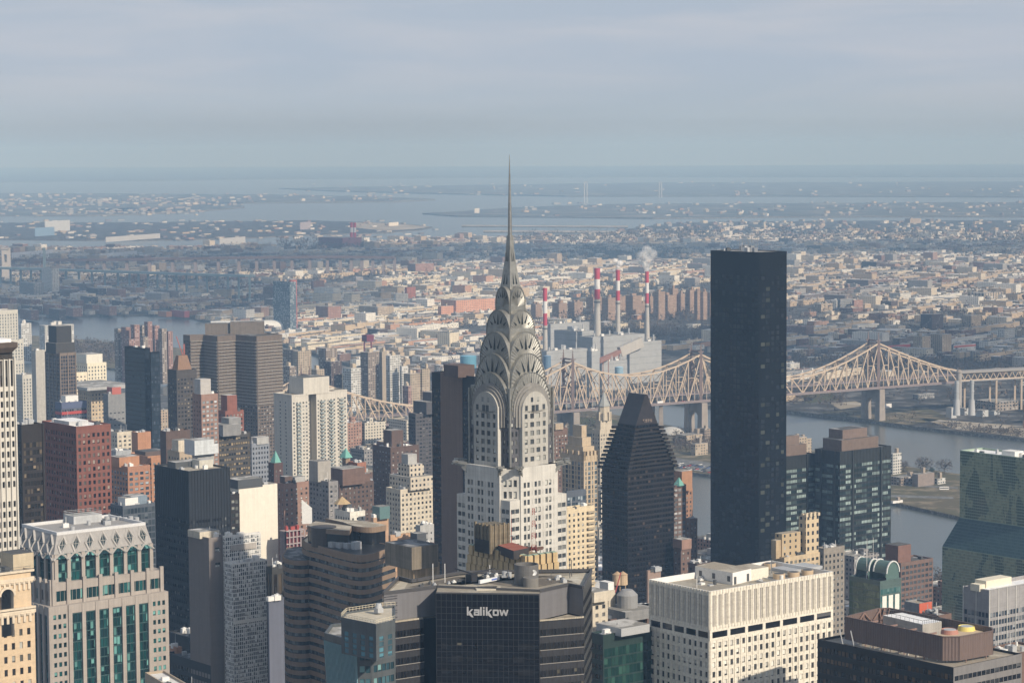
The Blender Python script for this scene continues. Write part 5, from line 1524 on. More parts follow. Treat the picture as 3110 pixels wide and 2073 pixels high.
# ------------------------------------------------------------------ teal and granite tower with diamond cornice
W_GRA = wall((.375, .335, .30), var=.07)
Yt = 985
A3, z3, w3r, w3l = foot_from(82, 150, 511, 1843, Yt)
A2, z2, w2r, w2l = foot_from(88, 156, 494, 1772, Yt + 3)
A1, zc1, w1r, w1l = foot_from(72, 163, 462, 1684, Yt + 6)
AM, zm, _, _ = foot_from(50, 161, 466, 1680, Yt + 5)
AT, zt_, wtr, wtl = foot_from(66, 172, 442, 1616, Yt + 12)
b = Bld('diamond_tower', 'granite and teal glass tower under a flared cornice of diamond openings', 'tower', A3, LAND, zt_); b.wallm = W_GRA
for poly, z0, z1_ in ((A3, LAND, z3), (A2, z3, z2), (A1, z2, zc1)):
    for k, (a, c) in enumerate(((poly[0], poly[1]), (poly[3], poly[0]))):
        d = c - a; L = d.length
        nb_ = 7 if k == 0 else 4
        if poly is A3:
            fr = (.165, .835) if k == 0 else (.30, .99)
            m1, m2 = a + d * fr[0], a + d * fr[1]
            b.facade(a, m1, z0, z1_, nx=3, fl=3.95, ww=.58, wh=.5, top=2.6, mx=1.2, rec=.35, mat=G_TEALD)
            if k == 0: b.facade(m2, c, z0, z1_, nx=3, fl=3.95, ww=.58, wh=.5, top=2.6, mx=1.2, rec=.35, mat=G_TEALD)
            else: b.blank(m2, c, z0, z1_)
            nm = 6 if k == 0 else 3
            b.facade(m1, m2, z0, z1_ , nx=nm * 4, fl=3.95, ww=.94, wh=.90, top=4.0, mx=.2, rec=.35, mat=G_TEALD, m=1)
            dd = (m2 - m1) / nm; dn = dd.normalized(); nn = Vector((dn.y, -dn.x))
            for i in range(nm + 1):
                b.g.box(m1 + dd * i + nn * .2, dn, .85, .5, z0, z1_ + .02)
            b.g.box((m1 + m2) / 2 + nn * .1, dn, (m2 - m1).length / 2, .3, z1_ - 3.6, z1_ + .04)
        else:
            t_ = 3.2 if poly is A2 else .3
            b.facade(a, c, z0, z1_, nx=nb_ * 4, fl=(z1_ - z0 - t_) / (1 if poly is A2 else 3) - .01 if poly is A1 else (z1_ - z0 - t_) - 1.2, ww=.94, wh=.92, top=t_, mx=.3, rec=.3, mat=G_TEALD, m=1 if poly is A1 else 0)
            dn = d / L; nn = Vector((dn.y, -dn.x))
            for i in range(nb_ + 1):
                t = min(max(L * i / nb_, .8), L - .8)
                b.g.box(a + dn * t + nn * .25, dn, .8, .5, z0, z1_ + (1.5 if poly is A2 else 0))
    b.blank(poly[1], poly[2], z0, z1_); b.blank(poly[2], poly[3], z0, z1_)
    b.g.face([(p.x, p.y, z1_) for p in poly], 0)
b.finish([W_GRA, wall((.05, .10, .10), rough=.4)], 100)
g = Geo(); g.taper(AM, zm - 2.5, AT, zt_ - 1.2, 0); b.part('cornice', g, wall((.33, .315, .30), var=.06))
def slope(k, s, t, out=0.0):
    a0, a1, b0, b1 = ((AM[0], AM[1], AT[0], AT[1]) if k == 0 else (AM[3], AM[0], AT[3], AT[0]))
    p = a0.lerp(a1, s).lerp(b0.lerp(b1, s), t); z = (zm - 2.5) + (zt_ - 1.2 - zm + 2.5) * t
    nn = -UP if k == 0 else -EA
    return Vector((p.x + nn.x * out, p.y + nn.y * out, z + out * .6))
for k, nb_ in ((0, 7), (1, 4)):
    for i in range(nb_):
        s0 = (i + .5) / nb_; w_ = .5 / nb_
        g = Geo()
        g.face([slope(k, s0 - w_ * .42, .56, .1), slope(k, s0, .28, .1), slope(k, s0 + w_ * .42, .56, .1), slope(k, s0, .84, .1)])
        dw = b.part('diamond_window', g, plain('dark_teal_glass', (.015, .03, .032), .3))  # diamonds of dark teal glass
        g = Geo()
        cr = [slope(k, s0 - w_ * .62, .56, .2), slope(k, s0, .14, .2), slope(k, s0 + w_ * .62, .56, .2), slope(k, s0, .97, .2)]
        for j in range(4): g.beam(cr[j], cr[(j + 1) % 4], .9, .5)
        g.beam(slope(k, s0 - w_ * .42, .56, .15), slope(k, s0 + w_ * .42, .56, .15), .16); g.beam(slope(k, s0, .28, .15), slope(k, s0, .84, .15), .16)
        b.part('diamond_frame', g, wall((.42, .40, .375), var=.06), under=dw)
        g = Geo()
        g.face([slope(k, s0 - w_ * .8, -.02, .12), slope(k, s0 + w_ * .8, -.02, .12), slope(k, s0, .20, .12)][::1])
        gw = b.part('gable_window', g, G_TEALD)
        g = Geo(); g.beam(slope(k, s0 - w_, -.06, .25), slope(k, s0, .24, .25), .7, .5); g.beam(slope(k, s0 + w_, -.06, .25), slope(k, s0, .24, .25), .7, .5)
        b.part('gable_frame', g, wall((.42, .40, .375), var=.06), under=gw)
zr = zt_ - 1.4
g = Geo(); q = g.ring(AT, zt_ - 1.4, zt_, 1.1); 
for i in range(4): g.wall(AT[i], AT[(i + 1) % 4], zt_ - 1.4, zt_)
b.part('fascia', g, plain('pale_fascia', (.62, .62, .62), .6))
g = Geo(); g.face([(p.x, p.y, zr + .05) for p in q]); b.part('roof', g, R_GREY)
p0_, p1_ = gnd(224, 1593, zr), gnd(310, 1584, zr)
g = Geo(); ex = (Vector((p1_.x, p1_.y)) - Vector((p0_.x, p0_.y))); pl = [Vector((p0_.x, p0_.y)), Vector((p1_.x, p1_.y))]; pl += [pl[1] + UP * 9, pl[0] + UP * 9]
g.prism(pl, zr, zr + 3.6, 0, 1); plh = b.part('plant_house', g, [wall((.44, .45, .46)), R_GREY])
g = Geo()
for i in range(4):
    a, c = pl[i], pl[(i + 1) % 4]
    for z in (zr + 4.2, zr + 4.9): g.beam((a.x, a.y, z), (c.x, c.y, z), .12)
b.part('railing', g, M_UNIT, under=plh)
for k in range(6):
    p = gnd(325 + 18 * k, 1578 + 3 * (k % 2), zr); g = Geo(); g.cyl(p.x, p.y, zr, zr + 1.6, 1.1, n=12); b.part('roof_fan', g, M_UNIT)
b.units(q, zr, 7, 77, size=(1, 3), hh=(.8, 2))

# ------------------------------------------------------------------ plain slab and its white gridded neighbour
tower('plain_tower', 'plain taupe windowless slab with one small high window', 'tower', 572, 634, 688, 1633, 1050, wall((.225, .195, .18), var=.05, streak=.06), None, units=2, roof=R_TAN,
      extra=many(head((.4, .6), 5, 5, 3, W_CREAM), lambda b, foot, z1, zr: [b.boxpart('window', foot[0] + b.e * b.wr * (.42 + .12 * k) - b.u * .02, b.e, .7, .06, z1 - 6.4 - 6.6 * j, z1 - 4.6 - 6.6 * j, G_BRIGHT) for k in range(2) for j in range(2)]))
W_GRID = wall((.07, .085, .11), rough=.4)
GG = glass((.035, .045, .06), (.66, .67, .66), .5, .1, (.11, .125, .14), .5, blind=.6)
for (xl, xc, xr, yt, Y, lab) in ((676, 684, 792, 1628, 1052, 'upper block of the white gridded office slab with a louvre strip'), (681, 706, 812, 1711, 1040, 'white gridded office slab of many small panes and bright blinds')):
    foot, z1, wr, wl_ = foot_from(xl, xc, xr, yt, Y)
    b = Bld('gridded_tower', lab, 'tower', foot, LAND, z1); b.wallm = wall((.68, .67, .64), var=.05)
    b.e, b.u, b.wr, b.wl = EA, UP, wr, wl_
    def stq(a, c, z0, z1_, b=b):
        b.facade(a, c, z0, z1_, bay=1.0, fl=1.78, ww=.76, wh=.78, top=.5, mx=.1, rec=.12, mat=GG, rows=58)
    b.volume(foot, LAND if yt > 1700 else LAND, z1, stq)
    b.roof(foot, z1, R_GREY); b.units(foot, z1 - .9, 6, xl)
    if yt < 1700:
        b.boxpart('louvre_strip', foot[0] + EA * wr * .5 - UP * .1, EA, wr * .36, .12, z1 - 6.8, z1 - 4.2, wall((.40, .37, .34)))
    else:
        b.boxpart('blank_floor', foot[0] + EA * wr * .5 - UP * .1, EA, wr * .49, .14, z1 - 26.5, z1 - 24.9, plain('white_panel_paint', (.70, .69, .65)))
    b.finish([b.wallm], 100)

# ------------------------------------------------------------------ curved building of brown bands
zT = at(1084, 1683, 1000).z; zL = zT - 7.3
def smooth(pts, n=6):
    out = []
    P = [Vector((p.x, p.y)) for p in pts]
    for i in range(len(P) - 1):
        p0, p1, p2, p3 = P[max(i - 1, 0)], P[i], P[i + 1], P[min(i + 2, len(P) - 1)]
        for s in range(n):
            t = s / n
            out.append(.5 * ((2 * p1) + (p2 - p0) * t + (2 * p0 - 5 * p1 + 4 * p2 - p3) * t * t + (3 * p1 - p0 - 3 * p2 + p3) * t ** 3))
    out.append(P[-1])
    return out
mainc = smooth([gnd(*p, zT) for p in ((916, 1637), (930, 1647), (963, 1655), (1029, 1673), (1084, 1684), (1126, 1681), (1168, 1668), (1203, 1657))])
wing = smooth([gnd(*p, zL) for p in ((857, 1686), (866, 1695), (890, 1701), (925, 1702), (952, 1697))])
backm = [mainc[-1] + UP * 30, mainc[0] + Vector((.15, 1)) * 28]
pm = mainc + backm
backw = [wing[0] + Vector((0, 1)) * 22]
jn = min(range(len(mainc)), key=lambda i: (mainc[i] - wing[-1]).length)
pl = wing + mainc[jn + 1:] + backm + backw
W_BAND = wall((.25, .18, .128), var=.06); W_BG = wall((.022, .024, .028), rough=.3)
GBN = glass((.016, .020, .026), (.13, .145, .15), .35, .08, (.045, .055, .06), .35, blind=.3)
b = Bld('banded_tower', 'curving office building of brown bands and dark glass strips with rooftop drums', 'tower', pl, LAND, zT); b.wallm = W_BAND
core = inset(pl, .35); corem = inset(pm, .35)
b.g.prism(core, LAND, zL - .2, 1, 1); b.g.prism(corem, zL - .2, zT - .3, 1, 1)
fl = 3.65
def strip(poly, cnt, z0, z1_, nm, mat):
    g = Geo(); u_ = 0.0
    for i in range(cnt - 1):
        a, c = poly[i], poly[i + 1]; L = (c - a).length
        d = (c - a).normalized(); nn = Vector((d.y, -d.x)) * .04
        g.face([(a.x + nn.x, a.y + nn.y, z0), (c.x + nn.x, c.y + nn.y, z0), (c.x + nn.x, c.y + nn.y, z1_), (a.x + nn.x, a.y + nn.y, z1_)], 0,
               [(u_ / 1.6, strip.k + .001), ((u_ + L) / 1.6, strip.k + .001), ((u_ + L) / 1.6, strip.k + .999), (u_ / 1.6, strip.k + .999)])
        u_ += L
    strip.k += 1
    b.part(nm, g, mat)
strip.k = 0
k = 0
while True:
    z = zT - k * fl
    if z < 60: break
    hi = z > zL + .1
    poly, cnt = (pm, len(mainc)) if hi else (pl, len(wing) + len(mainc) - jn - 1)
    top = 3.0 if k == 0 else (1.95)
    g = Geo()
    zb_ = z - top
    outer = poly
    for i in range(len(outer)):
        a, c = outer[i], outer[(i + 1) % len(outer)]
        g.wall(a, c, zb_, z)
    inn = inset(poly, .5)
    for i in range(len(outer)):
        a, c, c2, a2 = outer[i], outer[(i + 1) % len(outer)], inn[(i + 1) % len(outer)], inn[i]
        g.face([(a.x, a.y, z), (c.x, c.y, z), (c2.x, c2.y, z), (a2.x, a2.y, z)]); g.face([(a2.x, a2.y, zb_), (c2.x, c2.y, zb_), (c.x, c.y, zb_), (a.x, a.y, zb_)])
        g.wall(c2, a2, zb_, z)
    b.part('brown_band', g, W_BAND)
    strip(core if not hi else corem, cnt, zb_ - (fl - top) - .05 if k else zb_ - (fl * 1 - top) - .9, zb_ + .05, 'window_band', GBN)
    k += 1 if k else 1
zr = zT - .25
g = Geo(); g.face([(p.x, p.y, zr - .6) for p in inset(pm, .6)]); b.part('roof', g, R_GREY)
g = Geo(); g.face([(p.x, p.y, zL - .15) for p in inset(pl, .6)]); b.part('roof', g, R_DARK)
b.finish([W_BAND, W_BG])
# drums and cooling plant
c_ = gnd(1004, 1656, zr); c_ = Vector((c_.x, c_.y)) + UP * 5
g = Geo(); g.cyl(c_.x, c_.y, zr - .6, zr + 7.6, 5.4, n=28); b.part('plant_drum', g, wall((.072, .058, .05), rough=.5))
pc = smooth([gnd(*p, zr) for p in ((1046, 1636), (1080, 1648), (1130, 1652), (1171, 1645))])
plc = pc + [pc[-1] + UP * 14, pc[0] + UP * 14]
g = Geo(); g.prism(plc, zr - .6, zr + 5.0); gdr = b.part('glass_drum', g, plain('black_glazing', (.012, .013, .016), .15))
g = Geo(); g.prism(inset(plc, -.3), zr + 5.0, zr + 7.4, 0, 1); b.part('drum_fascia', g, [W_BAND, R_TAN], under=gdr)
plc2 = smooth([gnd(*p, zr + 7) for p in ((935, 1597), (965, 1605), (1045, 1612), (1060, 1612))]); plc2 = plc2 + [plc2[-1] + Vector((0, 1)) * 12, plc2[0] + Vector((.2, 1)) * 12]
g = Geo(); g.prism(plc2, zr - .6, zr + 5.4, 0, 0); gdr = b.part('glass_drum', g, plain('black_glazing', (.012, .013, .016), .15))
g = Geo(); g.prism(inset(plc2, -.3), zr + 5.4, zr + 7.3, 0, 1); b.part('drum_fascia', g, [W_BAND, R_TAN], under=gdr)
for k, px in enumerate((1010, 1033, 1056, 1082)):
    p = gnd(px, 1664 + 2 * k, zr - .6); g = Geo(); g.box(p, EA, 1.3 + .4 * (k == 3), 1.5, zr - .6, zr + 2.2 + .9 * (k == 3)); o = b.part('cooling_unit', g, M_UNIT)
p = gnd(934, 1600, zr); g = Geo(); g.face([(p.x - 2.5, p.y, zr + 12.5), (p.x + 2.0, p.y + .5, zr + 8.5), (p.x + 2.0, p.y + .5, zr + 1.5), (p.x - 2.4, p.y, zr + 1.5)]); g.face([(p.x - 2.5, p.y + .4, zr + 12.5), (p.x - 2.4, p.y + .4, zr + 1.5), (p.x + 2.0, p.y + .9, zr + 1.5), (p.x + 2.0, p.y + .9, zr + 8.5)]); b.part('white_fin', g, M_UNITW)
# ------------------------------------------------------------------ faceted black sign tower
Yk = 700
zK = at(1324, 1800, Yk).z
def kp(px, py): p = gnd(px, py, zK); return Vector((p.x, p.y))
K = dict(A=kp(1164, 1803), K0=kp(1324, 1783), H=kp(1637, 1796), G=kp(1727, 1776), F=kp(1771, 1785), E=kp(1797, 1733), D=kp(1440, 1738), C=kp(1395, 1741), Cc=kp(1250, 1765), B=kp(1211, 1755))
roofp = [K['A'], K['K0'], K['H'], K['G'], K['F'], K['E'], K['D'], K['C'], K['Cc'], K['B']]
W_K = wall((.006, .006, .0085), rough=.28, var=.12, spec=.2); W_KG = wall((.165, .16, .165), rough=.45, var=.05, streak=.08); W_KL = wall((.038, .037, .040), rough=.4, var=.08, spec=.2)
GK = glass((.008, .008, .010), (.12, .11, .08), .025, .10, (.016, .016, .018), .35, blind=.6, spec=.25)
b = Bld('sign_tower', 'black faceted glass tower with white lettering on its front', 'tower', roofp, LAND, zK); b.wallm = W_K
J, I = kp(1324, 1800), kp(1637, 1804.5)
zW = zK - 8.3
ss = 7400 / Yk
# front prow facet
d = (I - J).normalized(); nn = Vector((d.y, -d.x))
b.facade(J, I, LAND, zK, nx=20, fl=3.72, ww=.95, wh=.50, top=13.5, mx=.1, rec=.06, mat=GK)
L = (I - J).length
for i in range(21): b.g.box(J + d * (L * i / 20) + nn * .03, d, .055, .05, LAND, zK + .02, 2)
for k in range(26):
    b.g.box((J + I) / 2 + nn * .03, d, L / 2, .06, zK - 2.2 - k * 1.86, zK - 2.12 - k * 1.86, 2)
b.blank(K['K0'] + nn * -4, J, LAND, zK); b.blank(I, K['H'] + nn * -4, LAND, zK)
b.g.face([(p.x, p.y, zK) for p in (J, I, K['H'] + nn * -6, K['K0'] + nn * -6)], 3)
# grey plant storeys above the wings
b.g.wall(K['A'], K['K0'], zW, zK, 1); b.g.wall(K['H'], K['G'], zW, zK, 1); b.g.wall(K['G'], K['F'], zW, zK, 1)
for j in range(7):
    a = K['A'].lerp(K['K0'], .01); c = K['A'].lerp(K['K0'], .26); z = zW + 1 + j * 1.05 + .3 * (j % 2)
    dd_ = (c - a).normalized(); b.g.box((a + c) / 2 + Vector((dd_.y, -dd_.x)) * .05, dd_, (c - a).length / 2, .05, z, z + .13, 0)
# wings with window bands, one step forward of the plant storeys
e2 = (K['K0'] - K['A']).normalized(); n2 = Vector((e2.y, -e2.x))
wA, wB = K['A'] + n2 * 1.0 + e2 * 1.6, K['A'].lerp(K['K0'], .725) + n2 * 1.0
b.facade(wA, wB, LAND, zW - .3, nx=11, fl=4.05, ww=.95, wh=.52, top=1.6, mx=.05, rec=.12, mat=GK, m=4)
def ribsx(a, c, z1_):
    dd = (c - a); L_ = dd.length; dd /= L_; n_ = Vector((dd.y, -dd.x))
    for i in range(int(L_ / 1.1) + 1): b.g.box(a + dd * min(L_, i * 1.1) + n_ * .02, dd, .04, .04, LAND, z1_, 2)
    for k in range(24): b.g.box((a + c) / 2 + n_ * .05, dd, L_ / 2, .08, z1_ - 3.0 - k * 4.05 - 1.7, z1_ - 3.0 - k * 4.05 - 1.5, 5)
ribsx(wA, wB, zW - .3)
b.blank(K['A'] + n2 * .2, wA, LAND, zW - .3, 6)
b.blank(K['B'], K['A'] + n2 * .2, LAND, zK, 0)
b.blank(wB, wB - n2 * 5, LAND, zW - .3); b.blank(wB - n2 * 5, K['K0'] - n2 * 4, LAND, zW - .3)
b.g.face([(p.x, p.y, zW - .3) for p in (wA, wB, K['A'].lerp(K['K0'], .725), K['A'])], 3)
b.g.face([(p.x, p.y, zW - .3) for p in (K['A'].lerp(K['K0'], .725), wB - n2 * 5, K['K0'] - n2 * 5, K['K0'] + n2)], 3)
rA, rB = K['H'] + (K['H'] - I) * .0 + nn * .2, K['F'] + Vector((.2, -.5))
b.facade(rA, rB, LAND, zW - .3, nx=13, fl=4.05, ww=.95, wh=.52, top=1.6, mx=.05, rec=.12, mat=GK, m=4)
ribsx(rA, rB, zW - .3)
b.g.face([(p.x, p.y, zW - .3) for p in (rA, rB, K['F'], K['G'], K['H'])], 3)
b.facade(K['F'], K['E'], LAND, zK, nx=12, fl=3.72, ww=.9, wh=.5, top=3, mx=.1, rec=.08, mat=GK)
for a_, c_ in (('E', 'D'), ('D', 'C'), ('C', 'Cc'), ('Cc', 'B')): b.blank(K[a_], K[c_], LAND, zK)
b.g.face([(p.x, p.y, zK - .5) for p in roofp], 3)
g = Geo()
for i in range(len(roofp)):
    a, c = roofp[i], roofp[(i + 1) % len(roofp)]
    g.beam((a.x, a.y, zK + .25), (c.x, c.y, zK + .25), .5, .9)
for a, c in ((J, I),): g.beam((a.x, a.y, zK + .1), (c.x, c.y, zK + .1), .4, .4)
b.part('parapet', g, plain('dark_coping', (.07, .068, .07), .5))
M_DECK = roofm((.30, .265, .21), (.40, .36, .29), .4); M_DK2 = roofm((.15, .13, .105), (.22, .19, .15), .4); M_PALE = roofm((.46, .41, .32), (.52, .48, .40), .5)
b.finish([W_K, W_KG, plain('grey_mullion', (.040, .040, .044), .5), M_DECK, W_KL, plain('pale_sill', (.26, .245, .225), .5), wall((.06, .036, .028), rough=.5)], 100)
zr = zK - .5
def rp(px, py): p = gnd(px, py, zr); return Vector((p.x, p.y))
def rpatch(name, pts, mat, dz=.03):
    P = [rp(*p) for p in pts]
    if sum(P[i - 1].x * P[i].y - P[i].x * P[i - 1].y for i in range(len(P))) < 0: P.reverse()
    g = Geo(); g.face([(p.x, p.y, zr + dz) for p in P]); return b.part(name, g, mat)
rpatch('dark_deck', [(1236, 1782), (1380, 1752), (1440, 1762), (1600, 1790), (1690, 1770), (1742, 1765), (1680, 1748), (1560, 1752), (1400, 1762), (1300, 1785)], M_DK2)
rpatch('pale_deck', [(1176, 1800), (1216, 1764), (1240, 1766), (1228, 1788)], M_PALE)
rpatch('pale_deck', [(1690, 1752), (1790, 1736), (1770, 1778), (1745, 1768)], M_PALE)
def slab(name, pts, z0, z1_, mat):
    P = [rp(*p) for p in pts]
    if sum(P[i - 1].x * P[i].y - P[i].x * P[i - 1].y for i in range(len(P))) < 0: P.reverse()
    g = Geo(); g.prism(P, z0, z1_); return b.part(name, g, mat)
slab('roof_opening_kerb', [(1440, 1790), (1520, 1788), (1512, 1796), (1448, 1798)], zr, zr + .9, M_PALE)
slab('painted_pit', [(1449, 1789), (1511, 1788), (1507, 1793), (1452, 1794)], zr + .9, zr + .93, plain('pit_shade', (.03, .028, .026), .9))  # dark plate on the kerb; the opening's shade is painted
c1 = rp(1599, 1772)
g = Geo(); g.cyl(c1.x, c1.y, zr, zr + 6.0, 3.6, n=32, cap=False); g.cyl(c1.x, c1.y, zr + 4.9, zr + 4.95, 3.3, n=28)
for i in range(32):
    a0, a1 = 2 * math.pi * i / 32, 2 * math.pi * (i + 1) / 32
    g.face([(c1.x + 3.6 * math.cos(a0), c1.y + 3.6 * math.sin(a0), zr + 6), (c1.x + 3.6 * math.cos(a1), c1.y + 3.6 * math.sin(a1), zr + 6), (c1.x + 3.3 * math.cos(a1), c1.y + 3.3 * math.sin(a1), zr + 6), (c1.x + 3.3 * math.cos(a0), c1.y + 3.3 * math.sin(a0), zr + 6)])
    g.face([(c1.x + 3.3 * math.cos(a1), c1.y + 3.3 * math.sin(a1), zr + 4.9), (c1.x + 3.3 * math.cos(a0), c1.y + 3.3 * math.sin(a0), zr + 4.9), (c1.x + 3.3 * math.cos(a0), c1.y + 3.3 * math.sin(a0), zr + 6), (c1.x + 3.3 * math.cos(a1), c1.y + 3.3 * math.sin(a1), zr + 6)])
b.part('plant_drum', g, wall((.14, .135, .13), rough=.45))
c2 = rp(1612, 1781); g = Geo(); g.cyl(c2.x, c2.y, zr, zr + 2.9, 2.3, n=26); b.part('plant_drum', g, wall((.19, .18, .165)))
p = c1 + Vector((2.2, -3.0)); g = Geo()
for i in range(14):
    a0, a1 = 2 * math.pi * i / 14, 2 * math.pi * (i + 1) / 14
    g.face([(p.x, p.y + .15, zr + 3.9), (p.x + .85 * math.cos(a0), p.y - .1, zr + 3.9 + .85 * math.sin(a0)), (p.x + .85 * math.cos(a1), p.y - .1, zr + 3.9 + .85 * math.sin(a1))][::-1])
    g.face([(p.x, p.y + .25, zr + 3.9), (p.x + .85 * math.cos(a0), p.y - .08, zr + 3.9 + .85 * math.sin(a0)), (p.x + .85 * math.cos(a1), p.y - .08, zr + 3.9 + .85 * math.sin(a1))])
b.part('dish', g, plain('dish_white', (.85, .85, .83), .4))
pa, pb = rp(1456, 1776), rp(1515, 1764)
g = Geo(); g.beam((pa.x, pa.y, zr + 1.0), (pb.x, pb.y, zr + 1.0), .7, 1.0); rig = b.part('window_cradle', g, plain('cradle_white', (.74, .75, .76), .5))
pm_ = pa.lerp(pb, .72); dv = (pb - pa).normalized(); g = Geo(); g.box(pm_ + Vector((dv.y, -dv.x)) * .37, dv, 1.2, .03, zr + .75, zr + 1.25); b.part('cradle_label', g, plain('blue_label', (.10, .16, .45), .6), under=rig)
g = Geo(); p = rp(1432, 1764); g.box(p, EA, 1.1, 1.4, zr, zr + 2.2); g.beam((p.x, p.y, zr + 2.4), (p.x - 5, p.y + 3, zr + 3.4), .35); g.beam((p.x, p.y, zr + 2.4), (p.x + 7, p.y + 5, zr + 3.0), .3); b.part('davit_crane', g, plain('crane_black', (.03, .03, .035), .5))
slab('pale_rail', [(1452, 1747), (1560, 1748), (1560, 1752), (1452, 1751)], zr, zr + .5, M_PALE)
for px, py in ((1414, 1782), (1674, 1768)):
    p = rp(px, py); g = Geo(); g.cyl(p.x, p.y, zr, zr + 4.2, .07, n=5); b.part('mast', g, M_UNITD)
b.units([rp(1460, 1756), rp(1560, 1756), rp(1560, 1748), rp(1460, 1748)], zr, 14, 31, size=(.8, 1.6), hh=(.5, 1.2))
b.units([rp(1250, 1784), rp(1420, 1770), rp(1400, 1752), rp(1260, 1768)], zr, 9, 32, size=(.6, 1.4), hh=(.3, .8))
b.units([rp(1640, 1782), rp(1750, 1768), rp(1740, 1746), rp(1650, 1756)], zr, 8, 33, size=(.6, 1.5), hh=(.3, .9))
g = Geo()
for k in range(26):
    p = wA.lerp(wB, k / 26); g.box(p + n2 * -.6, e2, .35, .3, zW - .3, zW + .15)
    p = rA.lerp(rB, k / 26); g.box(p, e2, .4, .35, zW - .3, zW + .15)
b.part('ledge_clutter', g, M_PALE)
# lettering, cut from flat bars with the slashed tails of the k's
z0 = at(1500, 1872, Yk - 4).z; hx = at(1500, 1846, Yk - 4).z - z0
x0 = ((at(1418.5, 1860, Yk).x) - J.x) / d.x; x1 = ((at(1541, 1860, Yk).x) - J.x) / d.x
def bar(g, pts, dz=.0):
    A = [(J.x + d.x * t + nn.x * .30, J.y + d.y * t + nn.y * .30, z) for t, z in pts]
    Bk = [(p[0] - nn.x * .16, p[1] - nn.y * .16, p[2]) for p in A]
    g.face(A)
    for i in range(len(A)):
        j = (i + 1) % len(A); g.face([A[j], A[i], Bk[i], Bk[j]])
xh = hx * .72; st = hx * .19
U = (x1 - x0)
pos, wd = {}, dict(k=.158, a=.142, l=.058, i=.058, o=.148, w=.225)
M_LET = plain('letter_white', (.42, .42, .43), .6)
tt = x0
def rect(g, a, b_, c, e_): bar(g, [(a, c), (b_, c), (b_, e_), (a, e_)])
gap = U * .0135
for ch in "kalikow":
    w_ = wd[ch] * U; g = Geo(); a, c = tt, tt + w_
    if ch == 'k':
        rect(g, a, a + st, z0, z0 + hx)
        bar(g, [(a + st, z0 + xh * .55), (c - st * 1.25, z0 + xh), (c, z0 + xh), (a + st, z0 + xh * .28)])
        bar(g, [(a + st, z0 + xh * .40), (a + st * 1.4, z0 + xh * .05), (c - st * .9, z0 - xh * .30), (c + st * .15, z0 - xh * .30), (a + st * 2.1, z0 + xh * .52)])
    elif ch == 'a':
        rect(g, c - st, c, z0, z0 + xh); rect(g, a + st * .2, c - st, z0 + xh - st, z0 + xh); rect(g, a + st * .1, c - st, z0 + xh * .42, z0 + xh * .42 + st * .85)
        rect(g, a, a + st, z0, z0 + xh * .55); rect(g, a + st, c - st, z0, z0 + st * .85)
    elif ch == 'l': rect(g, a, a + st, z0, z0 + hx)
    elif ch == 'i': rect(g, a, a + st, z0, z0 + xh); rect(g, a, a + st, z0 + xh * 1.12, z0 + hx)
    elif ch == 'o':
        rect(g, a, a + st, z0 + st * .3, z0 + xh - st * .3); rect(g, c - st, c, z0 + st * .3, z0 + xh - st * .3); rect(g, a + st * .3, c - st * .3, z0, z0 + st * .9); rect(g, a + st * .3, c - st * .3, z0 + xh - st * .9, z0 + xh)
    elif ch == 'w':
        m_ = (a + c) / 2; q1, q2 = a + w_ * .27, a + w_ * .73; h2 = st * .46
        for (p, q_) in (((a + h2, xh), (q1, 0)), ((q1, 0), (m_, xh)), ((m_, xh), (q2, 0)), ((q2, 0), (c - h2, xh))):
            bar(g, [(p[0] - h2, z0 + p[1]), (p[0] + h2, z0 + p[1]), (q_[0] + h2, z0 + q_[1]), (q_[0] - h2, z0 + q_[1])] if p[1] < q_[1] else [(q_[0] - h2, z0 + q_[1]), (q_[0] + h2, z0 + q_[1]), (p[0] + h2, z0 + p[1]), (p[0] - h2, z0 + p[1])])
    o = b.part('sign_letter', g, M_LET); o['label'] = 'white letter %s of the sign' % ch
    tt = c + gap

# ------------------------------------------------------------------ blue angled glass building below it
zG = at(985, 1918, 665).z
def qp(px, py, z): p = gnd(px, py, z); return Vector((p.x, p.y))
L0 = [qp(985, 1920, zG), qp(1086, 1950, zG), qp(1130, 1949, zG), qp(1200, 1935, zG), qp(1200, 1860, zG), qp(1037, 1890, zG), qp(1005, 1894, zG)]
W_AQ = wall((.085, .095, .10), rough=.45); GA = glass((.02, .05, .065), (.20, .36, .36), .3, .08, (.05, .11, .13), .4, blind=.4)
b = Bld('angled_glass_building', 'blue green glass building with slanted mullions and a railed roof terrace', 'building', L0, LAND, zG); b.wallm = W_AQ
b.volume(L0, LAND, zG, dict(bay=1.6, fl=3.5, ww=.86, wh=.55, top=2.2, rec=.2, mat=GA))
b.roof(L0, zG, R_GREY, .8, .6)
for k in range(26):
    t = k / 26; p = L0[0].lerp(L0[1], t); q_ = L0[0].lerp(L0[1], min(1, t + .10)); n_ = Vector((-.3, -1)).normalized() * .2
    g = Geo(); g.beam((p.x + n_.x, p.y + n_.y, zG - 2), (q_.x + n_.x, q_.y + n_.y, zG - 16), .22); b.part('slanted_mullion', g, plain('aqua_metal', (.20, .34, .38), .4))
zU = zG + 9.2
L1 = [qp(1036, 1873, zU), qp(1142, 1894, zU), qp(1200, 1880, zU), qp(1200, 1838, zU), qp(1150, 1842, zU), qp(1052, 1857, zU)]
b.z1 = zU
b.volume(L1, zG - .5, zU, dict(bay=3.0, fl=1.5, ww=.5, wh=.8, top=3.4, rec=.08, mat=glass((.06, .12, .15), (.11, .26, .32), .5, .15)))
b.roof(L1, zU, roofm((.50, .45, .36), (.55, .50, .42), .5), .5, .3)
g = Geo()
